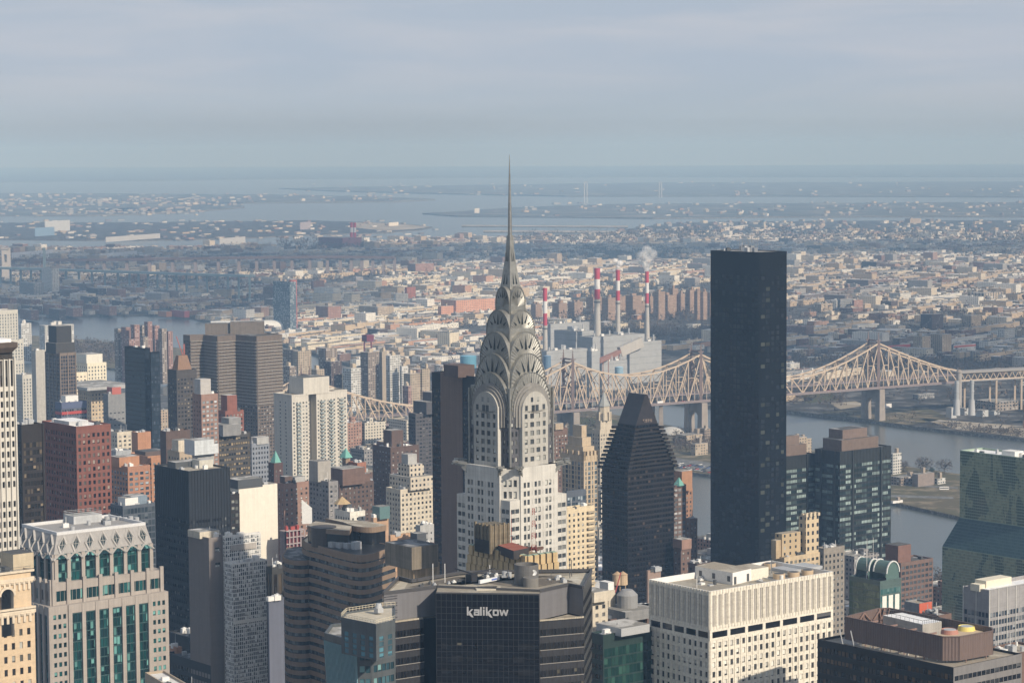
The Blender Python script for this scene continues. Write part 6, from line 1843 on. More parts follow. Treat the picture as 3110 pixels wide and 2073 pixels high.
for i in range(len(L1)):
    a, c = L1[i], L1[(i + 1) % len(L1)]
    if i in (2,): continue
    for z in (zU + .5, zU + 1.05): g.beam((a.x, a.y, z), (c.x, c.y, z), .09)
    for j in range(int((c - a).length / 1.0)): p = a.lerp(c, j / max(1, int((c - a).length / 1.0))); g.beam((p.x, p.y, zU), (p.x, p.y, zU + 1.05), .09)
b.part('railing', g, plain('cream_rail', (.62, .56, .42), .6))
p = qp(1150, 1858, zU); g = Geo(); g.box(p, EA, .9, .9, zU, zU + 1.2); g.cyl(p.x, p.y, zU + 1.2, zU + 2.4, 1.0, .7, 12); b.part('roof_fan', g, M_UNIT)
b.finish([W_AQ, wall((.1, .12, .12))], 100)
for k, ch in enumerate("or"):
    pass

# ------------------------------------------------------------------ yellow buttressed crown before the white tower
foot, z1, wr, wl_ = foot_from(1424, 1600, 1694, 1688, 800)
W_CN = wall((.50, .375, .21), var=.12, streak=.12)
b = Bld('buttressed_building', 'yellow stone building whose flat top is ringed by stepped buttresses', 'tower', foot, LAND, z1 - 1); b.wallm = W_CN
b.g.prism(inset(foot, 1.6), LAND, z1 - 1.2, 0, 0)
b.finish([wall((.30, .22, .13), var=.2)])
for (a, c, n_) in ((foot[3], foot[0], 11), (foot[0], foot[1], 5)):
    d_ = (c - a).normalized(); nn_ = Vector((d_.y, -d_.x)); L_ = (c - a).length
    for i in range(n_):
        p = a + d_ * (L_ * (i + .5) / n_); w_ = L_ / n_ * .36
        g = Geo()
        for (h0, h1, o0) in ((0, 3.2, 0.1), (3.2, 6.0, .7), (6.0, 40, 1.2)):
            g.box(p + nn_ * (o0 - 1.0), d_, w_ * (1 + .08 * (o0 > .5)), 1.3, z1 - h1, z1 - h0 - (0 if h0 == 0 else .01))
        btr = b.part('buttress', g, W_CN)
        g = Geo(); g.box(p - nn_ * .9, d_, w_ * .9, .9, z1, z1 + .18); b.part('copper_cap', g, plain('verdigris', (.30, .40, .32), .8), under=btr)
zr = z1 - 1.2
ft2 = [qp(1443, 1640, zr), qp(1489, 1658, zr), qp(1545, 1648, zr), qp(1500, 1630, zr)]
f2, z2_, wr2, wl2 = foot_from(1443, 1489, 1545, 1597, 812)
g = Geo(); g.prism(f2, zr, z2_)
ttw = b.part('tank_tower', g, wall((.155, .13, .09), var=.25, streak=.45))
for k in range(10):
    a, c = (f2[0], f2[1]) if k < 5 else (f2[3], f2[0]); p = a.lerp(c, (k % 5) / 4 * .96 + .02)
    g = Geo(); g.box(p, EA, .35, .35, zr, z2_ + .3 + .4 * (k % 2)); b.part('tower_rib', g, wall((.19, .155, .105), var=.25, streak=.4), under=ttw)
g = Geo(); g.box(f2[0].lerp(f2[3], .5) - EA * .2, UP, wl2 * .47, .2, zr, zr + 4.5); b.part('black_stain_panel', g, wall((.035, .032, .03)))
pr = [qp(1512, 1654, zr + 3), qp(1560, 1672, zr + 3), qp(1606, 1662, zr + 3), qp(1556, 1646, zr + 3)]
g = Geo(); g.prism(pr, zr, zr + 3, 0, 1); b.part('red_roofed_shed', g, [wall((.05, .045, .045)), roofm((.30, .10, .07), (.34, .16, .12), .4)])
def lattice(name, base, h, w, n, red, white):
    g = Geo(); m_ = 0
    for k in range(n):
        z0_, z1_ = base.z + h * k / n, base.z + h * (k + 1) / n
        w0, w1 = w * (1 - .55 * k / n), w * (1 - .55 * (k + 1) / n)
        mm = 0 if (k // max(1, n // 6)) % 2 == 0 else 1
        cs = [(-1, -1), (1, -1), (1, 1), (-1, 1)]
        for i in range(4):
            a = (base.x + cs[i][0] * w0, base.y + cs[i][1] * w0, z0_); c = (base.x + cs[i][0] * w1, base.y + cs[i][1] * w1, z1_)
            j = (i + 1) % 4; a2 = (base.x + cs[j][0] * w1, base.y + cs[j][1] * w1, z1_)
            g.beam(a, c, .14, .14, mm); g.beam(a, a2, .09, .09, mm); g.beam(c, a2, .09, .09, mm)
    return b.part(name, g, [red, white])
M_RED = plain('mast_red', (.34, .09, .07), .6); M_WHT = plain('mast_white', (.62, .58, .52), .6)
p = gnd(1621, 1672, zr); lattice('lattice_mast', p, 14.5, .85, 14, M_RED, M_WHT)
p = gnd(1553, 1650, zr); g = Geo(); g.cyl(p.x, p.y, zr, zr + 11, .14, .06, 6); b.part('mast', g, M_RED)
for k in range(2):
    q_ = gnd(1548 + 10 * k, 1656, zr); g = Geo(); g.cyl(q_.x, q_.y, zr + 3, zr + 3.6, .4, .8, 12); b.part('dish', g, M_UNITW)
b.units([qp(1600, 1680, zr), qp(1670, 1674, zr), qp(1640, 1662, zr), qp(1580, 1668, zr)], zr, 7, 12, plain('rust_steel', (.14, .08, .06), .8), size=(.8, 2.4), hh=(.4, 1.2))

# ------------------------------------------------------------------ ribbed slab end and romanesque block on the left edge
pr_ = at(43, 1100, 905); a_ = Vector((pr_.x, pr_.y)); w0 = a_ - EA * 26
zt_ = at(43, 1090, 905).z
W_MET = wall((.60, .57, .51), var=.05)
b = Bld('ribbed_tower', 'white ribbed office tower end under a dark flaring roof canopy', 'tower', [w0, a_, a_ + UP * 18, w0 + UP * 18], LAND, zt_); b.wallm = W_MET
GMt = glass((.012, .012, .014), (.12, .11, .10), .08, .12)
b.facade(w0, a_, zt_ - 10.5, zt_, nx=12, fl=10.2, ww=.56, wh=.96, top=.1, mx=.1, rec=.9, mat=GMt)
b.facade(w0, a_, LAND, zt_ - 10.5, nx=12, fl=3.75, ww=.56, wh=.62, top=.6, mx=.1, rec=.7, mat=GMt, rows=60, skip=lambda i, r: r in (10,))
b.blank(a_, a_ + UP * 18, LAND, zt_)
d_ = EA; n_ = -UP
for i in range(13): b.g.box(w0 + d_ * (26 * i / 12) + n_ * .25, d_, .28, .45, LAND, zt_ + .2)
b.finish([W_MET], 100)
g = Geo(); g.box((w0 + a_) / 2 + UP * 8, EA, 12.4, 8, zt_, zt_ + 3.4); b.part('recessed_storey', g, wall((.05, .045, .042)))
g = Geo(); q_ = [w0 - UP * 1 - EA, a_ - UP * 1 - EA * 1.5, a_ + UP * 19, w0 + UP * 19]; q2 = [w0 - UP * 2.4, a_ - UP * 2.4 + EA * .4, a_ + UP * 20, w0 + UP * 20]
g.taper(q_, zt_ + 2.6, q2, zt_ + 4.6); g.prism(q2, zt_ + 4.6, zt_ + 6.4); b.part('canopy', g, wall((.10, .078, .065)))
g = Geo(); g.box((w0 + a_) / 2 + UP * 8, EA, 12.0, 8, zt_ + 6.4, zt_ + 7.6); b.part('roof_deck', g, R_SNOW)

pr_ = at(93, 1728, 722); a_ = Vector((pr_.x, pr_.y)); w0 = a_ - EA * 24; zt_ = pr_.z
W_ROM = wall((.60, .46, .31), var=.12, scale=.8, streak=.05)
b = Bld('romanesque_tower', 'tan brick tower with arched corbels and tall round headed openings', 'tower', [w0, a_, a_ + UP * 16, w0 + UP * 16], LAND, zt_); b.wallm = W_ROM
GR = glass((.03, .03, .032), (.55, .54, .48), .4, .12)
zq = at(98, 1838, 722).z; zq2 = at(98, 1880, 722).z
b.facade(w0, a_, zq, zt_, nx=7, fl=9.5, ww=.22, wh=.5, top=4.8, mx=.6, rec=.5, mat=GR)
b.facade(w0 - UP * .6, a_ - UP * .6 + EA * .7, LAND, zq, nx=9, fl=3.9, ww=.42, wh=.52, top=5.5, mx=.8, rec=.35, mat=GR)
b.blank(a_ - UP * .6 + EA * .7, a_ + UP * 16 + EA * .7, LAND, zq); b.blank(a_, a_ + UP * 16, zq, zt_)
b.g.face([(p.x, p.y, zq) for p in (w0 - UP * .6, a_ - UP * .6 + EA * .7, a_ + UP * 16 + EA * .7, w0 + UP * 16)])
b.finish([W_ROM], 100)
g = Geo(); g.face([(p.x, p.y, zt_ - .6) for p in (w0, a_, a_ + UP * 16, w0 + UP * 16)]); b.part('roof', g, R_GREY)
W_TRIM = wall((.66, .56, .43), var=.08)
def corbels(z, n, off, w):
    for i in range(n):
        t = 24 * (i + .5) / n; p = w0 + EA * t - UP * off
        g = Geo()
        g.box(p, EA, 24 / n * .22, .3, z - 2.6, z)
        g.box(p + EA * (12 / n), EA, 24 / n * .5, .32, z, z + .5)
        g.cyl((p + EA * (12 / n)).x, (p + EA * (12 / n)).y, z - .6, z, .5, .75, 8)
        b.part('corbel', g, W_TRIM)
corbels(zt_ - 3.2, 15, .15, 1); corbels(zq - 1.8, 13, .75, 1)
for z, o_ in ((zt_, .2), (zt_ - 2.2, .15), (zq, .8), (zq - .9, .75)):
    g = Geo(); g.box((w0 + a_) / 2 - UP * o_ + EA * .3, EA, 12.6, .4, z - .5, z + .12); b.part('string_course', g, W_TRIM)
for xc_, zc_, r_, w_ in ((-20.0, zq - 4, 4.5, 1), (-8.2, zq + 4.0, 2.6, 1)):
    p = a_ + EA * xc_
    g = Geo()
    T = lambda t, z, o: (p.x + EA.x * t - UP.x * o, p.y + EA.y * t - UP.y * o, z)
    n_ = 16
    for i in range(n_):
        A0, A1 = math.pi * i / n_, math.pi * (i + 1) / n_
        for (r0, r1, o_) in ((r_ * .80, r_ * 1.05, .95),):
            q_ = [T(r1 * math.cos(A0), zc_ + r1 * math.sin(A0), o_), T(r1 * math.cos(A1), zc_ + r1 * math.sin(A1), o_), T(r0 * math.cos(A1), zc_ + r0 * math.sin(A1), o_), T(r0 * math.cos(A0), zc_ + r0 * math.sin(A0), o_)]
            g.face(q_[::-1] if False else q_)
            g.face([T(r1 * math.cos(A0), zc_ + r1 * math.sin(A0), .1), T(r1 * math.cos(A1), zc_ + r1 * math.sin(A1), .1), q_[1], q_[0]])
    arc = b.part('arch', g, W_TRIM)
    g = Geo(); g.face([T(r_ * .8 * math.cos(math.pi * i / n_), zc_ + r_ * .8 * math.sin(math.pi * i / n_), .72) for i in range(n_ + 1)] + [T(-r_ * .8, zc_ - 12, .72), T(r_ * .8, zc_ - 12, .72)]); b.part('arched_window', g, G_DARK)
zr = zt_ - .6
p = gnd(52, 1722, zr); g = Geo(); g.box(p, EA, 3.4, 4.2, zr, zr + 4.8, 0, 1); b.part('penthouse', g, [wall((.50, .42, .30)), R_DARK])
b.units([w0, a_, a_ + UP * 16, w0 + UP * 16], zr, 4, 55)
g = Geo()
for z in (zr + 1.1, zr + 1.7): g.beam((w0.x, w0.y, z), (a_.x, a_.y, z), .1)
b.part('railing', g, M_UNITD)

# ------------------------------------------------------------------ mirrored green hotel tower with the slanted skirt
f_, z1, wr, wl_ = foot_from(2916, 3122, 3190, 1391, 1420)
W_UN = wall((.30, .38, .30), rough=.3, var=.15); 
GUN = glass((.10, .135, .11), (.34, .36, .25), .45, .06, (.20, .235, .16), .5, blind=.05, mirror=True)  # reflections painted in as pale olive and dark green patches
zs1 = at(2917, 1556, 1480).z; zs0 = at(2880, 1643, 1480).z
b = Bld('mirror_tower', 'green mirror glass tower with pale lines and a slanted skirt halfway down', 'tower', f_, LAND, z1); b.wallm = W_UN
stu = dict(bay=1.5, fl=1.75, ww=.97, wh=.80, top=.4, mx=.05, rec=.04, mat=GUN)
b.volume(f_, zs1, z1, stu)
lo = inset(f_, -7.2)
b.volume(lo, LAND, zs0, stu)
b.roof(f_, z1, R_SNOW, 1.2); b.units(f_, z1 - 1.2, 8, 8)
b.boxpart('plant_house', f_[0].lerp(f_[3], .35) + EA * 8, EA, 4, 5, z1 - 1.2, z1 + 2.2, M_UNITW)
b.finish([W_UN], 100)
g = Geo(); g.taper(lo, zs0, f_, zs1); b.part('slanted_skirt', g, facm((.075, .13, .135), (.035, .075, .085), 1.5, 1.75, .92, .84, (.05, .095, .10), .4))
# ------------------------------------------------------------------ cantilever bridge
Wt, Qt = Vector((62.7, 2721)), Vector((440, 2957))
Bd = (Qt - Wt).normalized(); Bn = Vector((Bd.y, -Bd.x))          # Bn points towards the camera
LQ = (Qt - Wt).length
tE = .399 * LQ
S_M, S_W, S_E, S_Q, S_END, S_MA = -330.0, 0.0, tE, LQ, LQ + 128.0, -470.0
BOT, PEAK = 44.0, 98.0
def ztop(s):
    if s < S_M: return BOT + 14 + (PEAK - BOT - 14) * max(0, 1 - (S_M - s) / 140) ** 1.3
    if s < S_W: m_, h_ = (S_M + S_W) / 2, (S_W - S_M) / 2; return 58 + (PEAK - 58) * (abs(s - m_) / h_) ** 1.75
    if s < S_E: m_, h_ = (S_W + S_E) / 2, (S_E - S_W) / 2; return 78 + (PEAK - 78) * (abs(s - m_) / h_) ** 1.9
    if s < S_Q: m_, h_ = (S_E + S_Q) / 2, (S_Q - S_E) / 2; return 62 + (PEAK - 62) * (abs(s - m_) / h_) ** 1.75
    return 58 + (PEAK - 58) * max(0, 1 - (s - S_Q) / 128) ** 1.25
def bp(s, off, z): p = Wt + Bd * s + Bn * off; return (p.x, p.y, z)
M_BRG = plain('bridge_tan_paint', (.52, .42, .32), .7, var=.05); M_BRD = plain('bridge_brown_paint', (.20, .15, .14), .7)
M_STONE = wall((.30, .265, .235), var=.15, scale=.15)
br = thing('cantilever_bridge', 'long tan steel cantilever bridge with four peaked towers crossing the river island', 'bridge', (Wt.x, Wt.y, 0))
sA = [S_M + (S_W - S_M) * i / 20 for i in range(20)] + [S_W + (S_E - S_W) * i / 10 for i in range(10)] + [S_E + (S_Q - S_E) * i / 16 for i in range(16)] + [S_Q + 128 * i / 8 for i in range(9)]
sA = [S_MA + 140 * i / 8 for i in range(8)] + sA
for off in (9.5, -9.5):
    g = Geo()
    for i in range(len(sA) - 1):
        s0, s1 = sA[i], sA[i + 1]; m_ = (s0 + s1) / 2
        g.beam(bp(s0, off, ztop(s0)), bp(s1, off, ztop(s1)), 1.5, 1.6)
        g.beam(bp(s0, off, BOT), bp(s1, off, BOT), 1.2, 1.6)
        tall = ztop(m_) - BOT > 22
        g.beam(bp(s0, off, BOT), bp(s0, off, ztop(s0)), 1.1, 1.1)
        dn = min((abs(s0 - k), k) for k in (S_M, S_W, S_E, S_Q))[1]
        (a, b_) = ((s1, s0) if s0 >= dn else (s0, s1))
        za, zb = ztop(b_), BOT
        g.beam(bp(b_, off, za), bp(a, off, zb), 1.2, 1.2)
        if tall:
            zm = (za + zb) / 2
            g.beam(bp(m_, off, zm), bp(b_, off, BOT), .8, .8); g.beam(bp(m_, off, zm), bp(m_, off, BOT), .7, .7)
            g.beam(bp(m_, off, zm), bp(a, off, zm), .6, .6)
    g.build('truss', M_BRG, br)
g = Geo()
for i in range(len(sA)):
    s = sA[i]
    g.beam(bp(s, -9.5, ztop(s)), bp(s, 9.5, ztop(s)), .7, .7)
    if i + 1 < len(sA):
        g.beam(bp(s, -9.5, ztop(s)), bp(sA[i + 1], 9.5, ztop(sA[i + 1])), .5, .5)
        if ztop(s) - BOT > 24: g.beam(bp(s, -9.5, ztop(s)), bp(s, 9.5, (ztop(s) + BOT) / 2 + 5), .5, .5); g.beam(bp(s, 9.5, ztop(s)), bp(s, -9.5, (ztop(s) + BOT) / 2 + 5), .5, .5)
g.build('sway_bracing', M_BRG, br)
g = Geo()
for z, w_, h_ in ((BOT - .5, 27, 1.8), (BOT + 8.5, 20, 1.2)):
    g.beam(bp(S_MA, 0, z), bp(S_END, 0, z), w_, h_)
g.beam(bp(S_MA, 13.6, BOT + .8), bp(S_END, 13.6, BOT + .8), .3, 1.1)
g.build('deck', plain('bridge_deck_steel', (.24, .20, .20), .8), br)
for st_ in (S_M, S_W, S_E, S_Q):
    g = Geo()
    for off in (9.5, -9.5):
        g.beam(bp(st_, off, BOT - 4), bp(st_, off, PEAK + 3), 3.4, 3.4)
        for k in range(3):
            g.beam(bp(st_, off, PEAK + 3 + 3.4 * k), bp(st_, off, PEAK + 6.4 + 3.4 * k), 1.8 - .5 * k, 1.8 - .5 * k)
        g.beam(bp(st_ - 4, off, PEAK + 3), bp(st_ + 4, off, PEAK + 3), 1.0, 1.2)
    for k in range(4):
        z0, z1 = BOT + 12 + k * 11, BOT + 23 + k * 11
        g.beam(bp(st_, -9.5, z0), bp(st_, 9.5, z1), .9, .9); g.beam(bp(st_, 9.5, z0), bp(st_, -9.5, z1), .9, .9)
    for z in (PEAK - 1, PEAK + 3): g.beam(bp(st_, -11, z), bp(st_, 11, z), 1.4, 1.6)
    g.build('tower', M_BRD, br)
    g = Geo()
    zt_ = BOT - 2; n_ = 14
    for off in (13.0, -13.0):
        c = Wt + Bd * st_ + Bn * off
        q0 = [c + Bd * a_ * 4.8 + Bn * b2 * 4.6 for a_, b2 in ((-1, -1), (1, -1), (1, 1), (-1, 1))]; q1 = [c + Bd * a_ * 3.9 + Bn * b2 * 4.0 for a_, b2 in ((-1, -1), (1, -1), (1, 1), (-1, 1))]
        q0 = q0 if True else q0
        def ccw(q): return q if sum(q[i - 1].x * q[i].y - q[i].x * q[i - 1].y for i in range(4)) > 0 else q[::-1]
        g.taper(ccw(q0), 1.5, ccw(q1), zt_)
    c = Wt + Bd * st_
    zs = 22.0; r_ = 9.2
    for i in range(n_):                       # the round arch between the two legs
        A0, A1 = math.pi * i / n_, math.pi * (i + 1) / n_
        o0, o1 = r_ * math.cos(A0), r_ * math.cos(A1); z0, z1 = zs + r_ * math.sin(A0), zs + r_ * math.sin(A1)
        for sd_ in (-3.4, 3.4):
            a = Wt + Bd * (st_ + sd_)
            p = [(a + Bn * o0), (a + Bn * o1)]
            g.face([(p[0].x, p[0].y, z0), (p[1].x, p[1].y, z1), (p[1].x, p[1].y, zt_), (p[0].x, p[0].y, zt_)])
        pA, pB = c + Bn * o0, c + Bn * o1
        g.face([(pA.x - Bd.x * 3.4, pA.y - Bd.y * 3.4, z0), (pA.x + Bd.x * 3.4, pA.y + Bd.y * 3.4, z0), (pB.x + Bd.x * 3.4, pB.y + Bd.y * 3.4, z1), (pB.x - Bd.x * 3.4, pB.y - Bd.y * 3.4, z1)])
    g.build('pier', M_STONE, br)
for s in (48, 122, -120, -220):
    g = Geo()
    for off in (8, -8):
        c = Wt + Bd * s + Bn * off; g.taper([c + Vector(k) for k in ((-3, -3), (3, -3), (3, 3), (-3, 3))], 2, [c + Vector(k) for k in ((-2, -2), (2, -2), (2, 2), (-2, 2))], BOT - 1)
    g.build('pier', M_STONE, br)
# approach viaduct on the far bank
vd = thing('approach_viaduct', 'steel approach viaduct with zigzag truss and tall legs running off beyond the bridge end', 'viaduct', (*(Wt + Bd * S_END), 0))
Vd = Vector((math.sin(R(66)), math.cos(R(66)))); V0 = Wt + Bd * (S_END + 4)
def vp(s, off, z): p = V0 + Vd * s + Vector((Vd.y, -Vd.x)) * off; return (p.x, p.y, z)
g = Geo(); gd = Geo()
for off in (8, -8):
    for i in range(34):
        s0, s1 = i * 9.5, (i + 1) * 9.5
        g.beam(vp(s0, off, BOT + 1), vp(s1, off, BOT + 1), 1.1, 1.2); g.beam(vp(s0, off, BOT + 9.5), vp(s1, off, BOT + 9.5), 1.1, 1.2)
        g.beam(vp(s0, off, BOT + 1), vp((s0 + s1) / 2, off, BOT + 9.5), .8); g.beam(vp((s0 + s1) / 2, off, BOT + 9.5), vp(s1, off, BOT + 1), .8)
g.build('truss', M_BRG, vd)
gd.beam(vp(0, 0, BOT + 11), vp(330, 0, BOT + 11), 22, 1.6); gd.beam(vp(0, 0, BOT), vp(330, 0, BOT), 18, 1.2); gd.build('deck', plain('viaduct_concrete', (.34, .32, .30), .8), vd)
for i in range(9):
    g = Geo()
    for off in (7, -7): g.beam(vp(20 + i * 38, off, 3), vp(20 + i * 38, off, BOT), 2.2, 2.2)
    g.build('leg', M_BRG, vd)
# round lift tower and two steel stacks by the far pier
def cylthing(name, label, cat, px, pyt, pyb, wpx0, wpx1, mat, extra=None, group=None, Y=None):
    Y = Y or (EYE - 4) * F_PX / (pyb + .0064 * (px - CX) - 452)
    t, b0 = at(px, pyt, Y), at(px, pyb, Y)
    o = thing(name, label, cat, (t.x, t.y, b0.z), group)
    s = Y / F_PX
    g = Geo(); g.cyl(t.x, t.y, max(b0.z, 2), t.z, wpx0 * s / 2, wpx1 * s / 2, 20); g.build('shaft', mat, o)
    if extra: extra(o, t, b0, s)
    return o
cylthing('stair_tower', 'round stone stair tower standing at the end of the bridge', 'tower', 2913, 1130, 1236, 17, 17, wall((.34, .32, .30)), lambda o, t, b0, s: (lambda g: (g.cyl(t.x, t.y, t.z, t.z + 3, 4.2, 2.5, 20), g.build('cap', M_STONE, o)))(Geo()), Y=2985)
def cone_base(o, t, b0, s):
    g = Geo(); g.cyl(t.x, t.y, b0.z - 8, b0.z + 10, 4.4, 3.4, 20); g.build('base', M_UNIT, o)
    for k in range(3):
        g = Geo(); zz_ = b0.z + (t.z - b0.z) * (.3 + .3 * k); g.cyl(t.x, t.y, zz_, zz_ + .9, 3.0, n=20, bottom=True); g.build('band', M_UNIT, o)
M_STK = plain('stack_steel', (.36, .38, .39), .5)
cylthing('steel_stack', 'grey steel stack just before the round stair tower', 'chimney', 2906, 1156, 1240, 13, 13, M_STK, cone_base, Y=2880)
cylthing('steel_stack', 'grey steel stack standing alone right of the stair tower', 'chimney', 2952, 1154, 1240, 12, 12, M_STK, cone_base, Y=2900)
rr = random.Random(5)
def qbox(name, label, cat, xl, xc, xr, yt, yb, fm, rot=0, roof=None, heads=0, zb=3.5, headm=None, Y=None, group=None):
    Y = Y or (EYE - 4) * F_PX / (yb + .0064 * (xc - CX) - 452)
    return far_tower(name, label, cat, xl, xc, xr, yt, Y, fm, zb, rot, roof or R_GREY, group, heads, 0, headm)
FB = facm((.205, .115, .088), bw=4, fh=3.1, wf=.4, hf=.42, key='b'); FBD = facm((.10, .075, .07), bw=4, fh=3.1, wf=.4, hf=.42); FT = facm((.42, .34, .25), bw=4, fh=3.2, wf=.42, hf=.45)
FW = facm((.62, .60, .55), bw=4, fh=3.2, wf=.45, hf=.45); FG = facm((.26, .26, .26), bw=4, fh=3.2, wf=.5, hf=.45); FO = facm((.62, .33, .22), bw=5, fh=3.4, wf=.4, hf=.4); FP = facm((.34, .20, .16), bw=4, fh=3.2, wf=.42, hf=.42)
FGL = facm((.16, .20, .24), (.04, .06, .08), 3, 3.3, .85, .7, (.3, .34, .36), .3); FBR = facm((.17, .14, .12), bw=4.2, fh=3, wf=.5, hf=.5, lightc=(.5, .5, .5), frac=.3); FDK = facm((.06, .062, .07), (.02, .022, .026), 3, 3.4, .6, .5)
FBLK = wall((.33, .33, .34), var=.05); FWT = wall((.72, .71, .69), var=.05)
for lab, xl, xc, xr, yt, yb in (('small white plant house at the foot of the steel stacks', 2873, 2890, 2906, 1238, 1272), ('grey plant house with slanted ducts below the steel stacks', 2908, 2930, 2946, 1240, 1262), ('grey stepped plant house under the right steel stack', 2958, 2985, 3002, 1246, 1268),
                          ('low pale shed at the far end of the stack yard', 3003, 3020, 3036, 1248, 1262)):
    qbox('plant_house', lab, 'industrial building', xl, xc, xr, yt, yb, wall((.45, .46, .46), var=.06), roof=R_GREY)
qbox('factory_block', 'long brick factory with a pale blank end wall beyond the viaduct', 'factory', 2962, 3028, 3101, 1222, 1250, facm((.30, .26, .22), bw=5, fh=4, wf=.5, hf=.5), rot=-8)
qbox('storage_building', 'tan twin block left half with a square tank house', 'building', 2773, 2800, 2826, 1022, 1078, FT, heads=2)
qbox('storage_building', 'tan twin block right half, taller, with two tank houses', 'building', 2827, 2862, 2890, 1016, 1076, FT, heads=2)
o = qbox('warehouse', 'white warehouse with orange red and violet bands along its roof edge', 'warehouse', 2895, 2897, 2963, 1047, 1068, FWT)
for k, c in enumerate(((.62, .14, .10), (.20, .12, .36))):
    o.boxpart('colour_band', o.foot[0] + o.e * o.wr * .5 - o.u * .4, o.e, o.wr * .5, .3, o.z1 - 2 - 2.2 * k * -1 - (0 if k else 2.5), o.z1 + .1 - (0 if k else 2.0), plain('band_paint', c, .6))
qbox('warehouse', 'low long shed with a bright red roof edge beyond the bridge peak', 'warehouse', 2690, 2692, 2765, 1050, 1064, plain('shed_red', (.50, .10, .10), .6))
qbox('hangar', 'white arched shed at the foot of the bridge pier', 'building', 2685, 2692, 2708, 1226, 1240, FWT)
qbox('brick_building', 'red brick walk-up with white window group near the bridge', 'building', 2418, 2428, 2456, 1030, 1056, FB)
qbox('boathouse', 'long grey roofed shed under the anchor arm of the bridge', 'building', 2772, 2790, 2838, 1198, 1214, FG)

# ------------------------------------------------------------------ power station with candy striped chimneys
M_CR = plain('chimney_red', (.46, .055, .085), .7); M_CW = plain('chimney_white', (.70, .69, .67), .7); M_CC = wall((.44, .42, .39), var=.08)
def chimney(label, px, pyt, pyb, wt, wb, red, Yc):
    t, b0 = at(px, pyt, Yc), at(px, pyb, Yc); s = Yc / F_PX
    o = thing('chimney', label, 'chimney', (t.x, t.y, b0.z), 'striped power station chimneys')
    zc = at(px, red, Yc).z
    R0, R1 = wt * s / 2, wb * s / 2
    rz = lambda z: R0 + (R1 - R0) * max(0, (zc - z) / max(1, zc - b0.z)) if z < zc else R0
    g = Geo(); g.cyl(t.x, t.y, max(2, b0.z - 20), zc, R1 * 1.05, R0 * 1.02, 24); g.build('concrete_shaft', M_CC, o)
    n = 3
    for k in range(n):
        g = Geo(); g.cyl(t.x, t.y, zc + (t.z - zc) * k / n, zc + (t.z - zc) * (k + 1) / n, R0, R0 * (1.0 if k < 2 else 1.05), 24); g.build('white_band' if k == 1 else 'red_band', M_CW if k == 1 else M_CR, o)
    g = Geo(); g.cyl(t.x, t.y, zc - 5, zc - 3.4, R0 * 1.3, n=24, bottom=True); g.build('gallery', M_UNITD, o)
    g = Geo(); g.cyl(t.x, t.y, t.z, t.z + 1.2, R0 * 1.12, n=24); g.build('rim', M_CR, o)
    return t
chimney('striped chimney nearest the steel crown, standing lower than the rest', 1655, 877, 1040, 13, 15, 988, 3480)
chimney('thickest striped chimney, tallest of the three in a row', 1813.5, 817, 1016, 17, 22, 908, 3620)
chimney('middle striped chimney of the three in a row', 1876.5, 822, 1030, 12.5, 16, 912, 3650)
tS = chimney('striped chimney nearest the black shaft, trailing smoke', 1965, 827, 1034, 11, 17, 921, 3540)
W_PP = facm((.35, .36, .365), (.28, .29, .30), 6, 9, .9, .1, (.36, .36, .36), .2)
for lab, xl, xc, xr, yt, Y in (('tall pale boiler house at the upper left of the power station', 1683, 1748, 1806, 1007, 3640), ('long grey turbine hall of the power station under the chimneys', 1756, 1800, 1960, 1024, 3590),
                           ('big pale windowless block at the near end of the power station', 1903, 1912, 2009, 1040, 3430), ('square pale transfer tower before the power station', 1782, 1797, 1821, 1066, 3250),
                           ('low dark shed with blue silos left of the power station', 1640, 1660, 1784, 1066, 3400), ('low hall with a long ribbed white roof behind the striped chimney', 1663, 1672, 1790, 984, 3900),
                           ('low blue grey annex under the conveyor of the power station', 1818, 1828, 1905, 1098, 3330)):
    o = far_tower('power_station_block', lab, 'industrial building', xl, xc, xr, yt, Y, W_PP, 3.5, 0, R_GREY, None, 1, 0, M_UNIT)
    for k in range(5):
        p = o.foot[0] + o.e * o.wr * (.1 + .17 * k) + o.u * o.wl * (.25 + .1 * (k % 3))
        if k % 2: o.boxpart('roof_unit', p, o.e, 2.5, 2, o.z1, o.z1 + 2 + k % 3, M_UNITW)
        else:
            g = Geo(); g.cyl(p.x, p.y, o.z1, o.z1 + 5 + k, 1.2, n=8); o.part('vent_pipe', g, M_UNIT)
cv = thing('conveyor', 'sloping reddish conveyor gallery rising to the pale power station block', 'conveyor', tuple(at(1820, 1095, 3300)))
pA, pB, pC = at(1818, 1096, 3270), at(1882, 1068, 3420), at(1948, 1038, 3440)
g = Geo(); g.beam(pA, pB, 5, 6); g.build('gallery', plain('rust_red', (.30, .16, .13), .8), cv)
g = Geo(); g.beam(pB, pC, 8, 14); g.build('gallery', M_CC, cv)
g = Geo()
for k in range(4): p = pA.lerp(pB, .2 + .25 * k); g.beam((p.x, p.y, 3), (p.x, p.y, p.z), 1.2)
g.build('trestle', plain('rust_red', (.30, .16, .13), .8), cv)
def tankc(label, px, pyt, pyb, w, col, Y):
    t, b0 = at(px, pyt, Y), at(px, pyb, Y); o = thing('storage_tank', label, 'tank', (t.x, t.y, b0.z)); s = Y / F_PX
    g = Geo(); g.cyl(t.x, t.y, max(2.5, b0.z - 5), t.z, w * s / 2, n=28); g.build('shell', plain('tank_paint', col, .5), o)
    g = Geo(); g.cyl(t.x, t.y, t.z, t.z + 1.0, w * s / 2 * .98, w * s / 8, n=28); g.build('tank_roof', plain('tank_roof_paint', tuple(min(1, c * 1.3 + .05) for c in col), .5), o)
tankc('pale blue round tank before the power station', 1880, 1114, 1130, 26, (.25, .38, .48), 3250)
